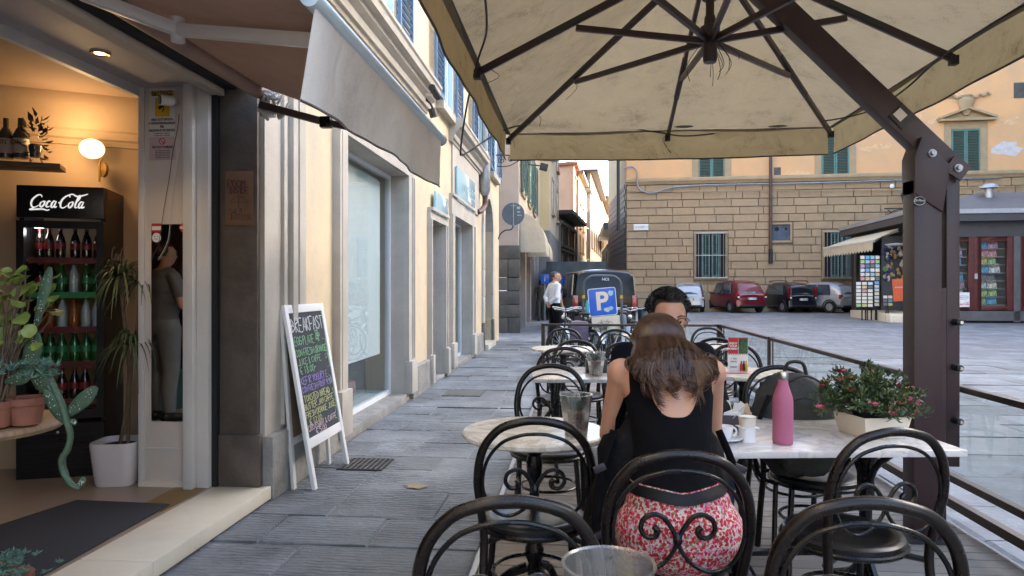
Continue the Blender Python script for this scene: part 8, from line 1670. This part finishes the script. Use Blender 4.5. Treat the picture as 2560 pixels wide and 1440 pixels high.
shell(MT, S3, lambda v: min(v.z - hz - .04, (hz + .57) - v.z - (0 if v.y < .1 else .8 * (v.y - .1)) if abs(v.x) < .12 else 9, .30 - abs(v.x), .36 - v.y if v.z < hz + .45 else 9), .009, 'shirt', 'dark_shirt')
shell(MT, S3, lambda v: min(hz + .06 - v.z, .14 + v.z if v.y < .36 else 9), .008, 'trousers', 'navy_cloth'); shell(MT, S3, lambda v: .12 - v.z, .012, 'shoes', 'leather')
m = MB(); rg = random.Random(55)
cp_ = MB().sphere((0, -.022, .036), (.083, .098, .092), 28, 18); clipmesh([Vector(v) for v in cp_.v], cp_.f, [Vector((0, 0, 0))] * len(cp_.v), lambda v: max(-v.y * 1.0 - .0 + .03 * (v.z > 0) - .0, (v.z - .088)) + .0 * v.x, 0).xf(HM2).build('hair_cap', 'hair_black', MT, smooth=80)
for k in range(900):
    th = rg.uniform(0, 6.283); el = rg.uniform(.0, 1.5); d = Vector((math.cos(th) * math.cos(el), math.sin(th) * math.cos(el), math.sin(el)))
    if d.y > .30 and d.z < .70: continue
    if d.z < -.1: continue
    c = Vector((0, -.022, .036)) + Vector((d.x * .083, d.y * .098, d.z * .092)); r = rg.uniform(.005, .010); u = d.orthogonal().normalized(); v = d.cross(u); a0 = rg.uniform(0, 6)
    m.tube([HM2 @ (c + d * (.024 * i / 7) + (u * math.cos(a0 + i * .8) + v * math.sin(a0 + i * .8)) * r) for i in range(8)], [.0026 - .0014 * i / 7 for i in range(8)], 4, caps=False)
m.build('hair', 'hair_black', MT, smooth=80)
m = MB()
for sx in (-1, 1): m.tube([HM2 @ Vector((sx * .034 + .026 * math.cos(a), .096 - .010 * abs(math.cos(a)) * (1 if sx * math.cos(a) > 0 else 0), .004 + .021 * math.sin(a))) for a in [k * .35 for k in range(18)]], .0016, 5, closed=True); m.tube([HM2 @ Vector(p) for p in ((sx * .060, .088, .008), (sx * .078, .06, .01), (sx * .080, -.01, .012))], .0016, 5)
m.tube([HM2 @ Vector(p) for p in ((-.009, .098, .008), (0, .102, .011), (.009, .098, .008))], .0016, 5); m.build('glasses', 'print_black', MT)
# ---- standing people
def walker(px, d, rz, h, label, top, bottom, hairm, skin='skin', pose='back', zg=0.0, hair_long=False):
    p = P(px, 720, d); t = thing('person', label, 'person', (p.x, p.y, zg), TH + rz); s = h / 1.75; B = MB()
    def C(a, ra, b_, rb): caps(B, Vector(a) * s, ra * s, Vector(b_) * s, rb * s, 12)
    for z, rx, ry, y in ((.93, .165, .115, 0), (1.02, .155, .115, .0), (1.12, .155, .12, .01), (1.22, .165, .118, .01), (1.32, .175, .11, 0), (1.40, .165, .095, -.005)): [B.sphere((0, y * s, (z + q) * s), (rx * s * .98, ry * s, .09 * s), 20, 12) for q in (-.03, .0, .03)]
    C((-.165, 0, 1.42), .052, (.165, 0, 1.42), .052); C((0, 0, 1.43), .055, (0, .01, 1.54), .052)
    M4 = head(B, Vector((0, .02, 1.64)) * s, R(-25) if pose == 'back' else 0, s)
    for q in (-1, 1):
        if pose == 'back': a, b_, c = (q * .19, 0, 1.41), (q * .27, -.09, 1.14), (q * .05, -.17, .98); f = Vector((-q * .8, -.1, -.5))
        elif pose == 'bar': a, b_, c = (q * .19, 0, 1.41), (q * .25, .05, 1.14), (q * .12, .28, 1.12); f = Vector((-q * .2, .9, 0))
        else: a, b_, c = (q * .19, 0, 1.41), (q * .24, -.02, 1.13), (q * .22, .06 * q, .90); f = Vector((0, .2, -1))
        C(a, .05, b_, .042); C(b_, .040, c, .028); hand(B, Vector(c) * s, f, Vector((0, -1, 0)) if pose == 'back' else Vector((q, 0, 0)), s, q, .5)
        st = .0 if pose != 'walk' else q * .16
        hp_, kn, an = (q * .09, 0, .90), (q * .10, .02 + st * .7, .50), (q * .10, st, .09); C(hp_, .10, kn, .062); C(kn, .06, (q * .1, (.02 + st) * .8 - .02, .32), .056); C((q * .1, (.02 + st) * .8 - .02, .32), .055, an, .04); C((q * .1, st - .04, .045), .038, (q * .12, st + .14, .035), .028)
    S3 = remesh(B, .013, 6); m = MB(); m.v = [tuple(v) for v in S3[0]]; m.f = S3[1]; m.build('body', skin, t, smooth=80); face(t, M4)
    hd = Vector((0, -.17 if pose == 'back' else .2, .98)) * s
    wz = .98 * s if pose != 'bar' else 1.0 * s
    def ftop(v):
        f_ = min(v.z - wz, 1.475 * s - v.z if abs(v.x) < .1 * s else 9)
        if pose == 'back' and v.y < -.11 * s and abs(v.x) < .085 * s and v.z < 1.02 * s: return -1
        if abs(v.x) > .17 * s or (pose == 'bar' and v.y > .13 * s): f_ = min(v.z - (.95 if pose == 'walk' else .9) * s, 9 if pose == 'back' else (v.z - 1.22 * s))
        return f_
    shell(t, S3, ftop, .014 * s, 'shirt', top); shell(t, S3, lambda v: min(1.0 * s - v.z, v.z - .10 * s, .205 * s - abs(v.x)) if not (pose == 'back' and v.y < -.12 * s) else -1, .018 * s, 'trousers', bottom); shell(t, S3, lambda v: .105 * s - v.z, .012, 'shoes', 'leather')
    hs = MB().sphere((0, -.020, .034), (.082, .100, .091), 24, 16); clipmesh([Vector(v) for v in hs.v], hs.f, [Vector((0, 0, 0))] * len(hs.v), lambda v: max(-.02 - v.y if v.z > -.03 else -1, v.z - .075), 0).xf(M4).build('hair', hairm, t, smooth=80)
    if hair_long: MB().sphere((0, -.08, .05), (.075, .06, .07), 14, 10).xf(M4).build('hair_bun', hairm, t, smooth=80)
    return t, M4, s
t, M4, s = walker(1386, 16.9, R(-62), 1.80, 'man in white shirt and black trousers with hands behind his back', 'white_shirt', 'black_cloth', 'hair_grey' if mat('hair_grey', (.06, .055, .06), .8) else '', pose='back')
MB().tube([Vector((0, .11, 1.44)) * s, Vector((0, .135, 1.25)) * s, Vector((0, .14, 1.04)) * s], [.02, .03, .035], 6, flat=.3).build('tie', 'navy_cloth', t)
walker(1392, 17.7, R(-70), 1.80, 'dark haired man in navy standing just behind the white shirted man', 'navy_cloth', 'navy_cloth', 'hair_black', pose='walk')
t, M4, s = walker(1352, 27.5, R(5), 1.66, 'woman in olive overalls walking away up the pavement', 'olive_cloth', 'olive_cloth', 'hair_black', 'skin_dark', 'walk', hair_long=True, zg=.05)
# barista, reflected in the mirror
t, M4, s = walker(0, 1, 0, 1.74, 'barista in dark shirt and glasses reflected in the narrow door mirror', 'grey_tee' if mat('grey_tee', (.09, .09, .10), .8) else '', 'apron_grey', 'hair_brown', pose='bar', zg=.10)
t.location = (-4.02, 2.15, .10); t.rotation_euler = (0, 0, R(-150))
shell_ap = MB().bb((-.17, .135, .5), (.17, .15, 1.25)).build('apron', 'navy_cloth', t, bevel=.01)
m = MB(); [m.tube([M4 @ Vector((sx * .034 + .024 * math.cos(a), .098, .004 + .02 * math.sin(a))) for a in [k * .35 for k in range(18)]], .002, 5, closed=True) for sx in (-1, 1)]; m.build('glasses', 'print_black', t)
t = thing('coffee_counter', 'dark counter with coffee machine beside the barista in the mirror', 'counter', (-4.6, 1.2, .10)); MB().bb((-.4, -1.2, 0), (.35, 1.6, 1.0)).build('counter', 'tarp_green' if mat('tarp_green', (.01, .05, .045), .5) else '', t, bevel=.01); MB().bb((-.3, -.3, 1.0), (.25, .5, 1.4)).build('coffee_machine', 'steel', t, bevel=.03)
MB().bb((-5.6, .2, .1), (-5.5, 4.2, 2.8)).build('dark_shelving', 'dark_wood', room_)

# ================================================================ BACKPACKS
def blob(c, r, sq=3.0, n=28, m_=18, wob=.04, seed=1):
    mb = MB(); rg = random.Random(seed)
    def fn(u, v):
        a = u * 2 * math.pi; p = -math.pi / 2 + v * math.pi; ca, sa, cp2, sp2 = math.cos(a), math.sin(a), math.cos(p), math.sin(p); e = 2 / sq; f = lambda x: math.copysign(abs(x) ** e, x)
        x, y, z = f(cp2) * f(ca), f(cp2) * f(sa), f(sp2); k = 1 + wob * noise.noise(Vector((x * 2 + seed, y * 2, z * 2.5))) * 2 + wob * .5 * noise.noise(Vector((x * 6, y * 6 + seed, z * 6))); return (c[0] + x * r[0] * k, c[1] + y * r[1] * k, c[2] + z * r[2] * k)
    return mb.grid(fn, n, m_, closeu=True)
gp_ = P(1985, 720, 3.25); t = thing('grey_backpack', 'grey green backpack sitting on the chair behind the marble table', 'backpack', (gp_.x, gp_.y, DZ + .46), TH)
blob((0, 0, .22), (.20, .12, .24), 2.3, wob=.08, seed=3).build('body', 'grey_pack', t, smooth=80); blob((0.02, -.11, .13), (.15, .06, .12), 2.4, wob=.08, seed=5).build('front_pocket', 'grey_pack', t, smooth=80)
for pts in ([(-.13, -.12, .32), (-.02, -.15, .38), (.12, -.12, .33)], [(-.18, -.05, .3), (-.1, -.1, .42), (.02, -.08, .47), (.12, -.08, .42)], [(-.16, -.13, .2), (0, -.18, .22), (.16, -.13, .2)]): MB().tube(cr(pts, 5), .006, 5).build('zip', 'print_black', t)
MB().tube(cr([(-.05, 0, .45), (-.03, 0, .52), (.04, 0, .52), (.06, 0, .45)], 4), .009, 6).build('top_handle', 'print_black', t)
for s in (-1, 1): MB().tube(cr([(s * .15, -.08, .38), (s * .22, -.1, .2), (s * .2, -.08, .02), (s * .12, -.1, -.03)], 5), .012, 6, flat=.5).build('strap', 'black_pack', t)
bp2 = P(1655, 720, 2.26); t = thing('black_backpack', 'black backpack with straps and buckles held on the lap of the woman', 'backpack', (bp2.x, bp2.y, DZ + .50), TH)
blob((0, .0, .17), (.225, .10, .27), 2.2, wob=.08, seed=9).build('body', 'black_pack', t, smooth=80); blob((.0, -.0, .02), (.25, .085, .14), 2.5, wob=.1, seed=12).build('lower_pocket', 'black_pack', t, smooth=80)
for s in (-1, 1):
    MB().tube(cr([(s * .17, -.06, .38), (s * .215, -.09, .25), (s * .235, -.10, .1), (s * .22, -.08, -.06), (s * .25, -.05, -.2)], 5), .014, 6, flat=.4).build('strap', 'black_cloth', t)
    for z in (.27, .06): MB().box((s * .222, -.112, z), (.04, .012, .022), Matrix.Rotation(s * .4, 3, 'Y')).build('buckle', 'tray_black', t, bevel=.003)
MB().tube(cr([(.19, -.06, .05), (.24, -.1, -.02), (.29, -.08, -.12), (.27, -.05, -.25)], 5), .010, 6, flat=.4).build('loose_strap', 'black_cloth', t)
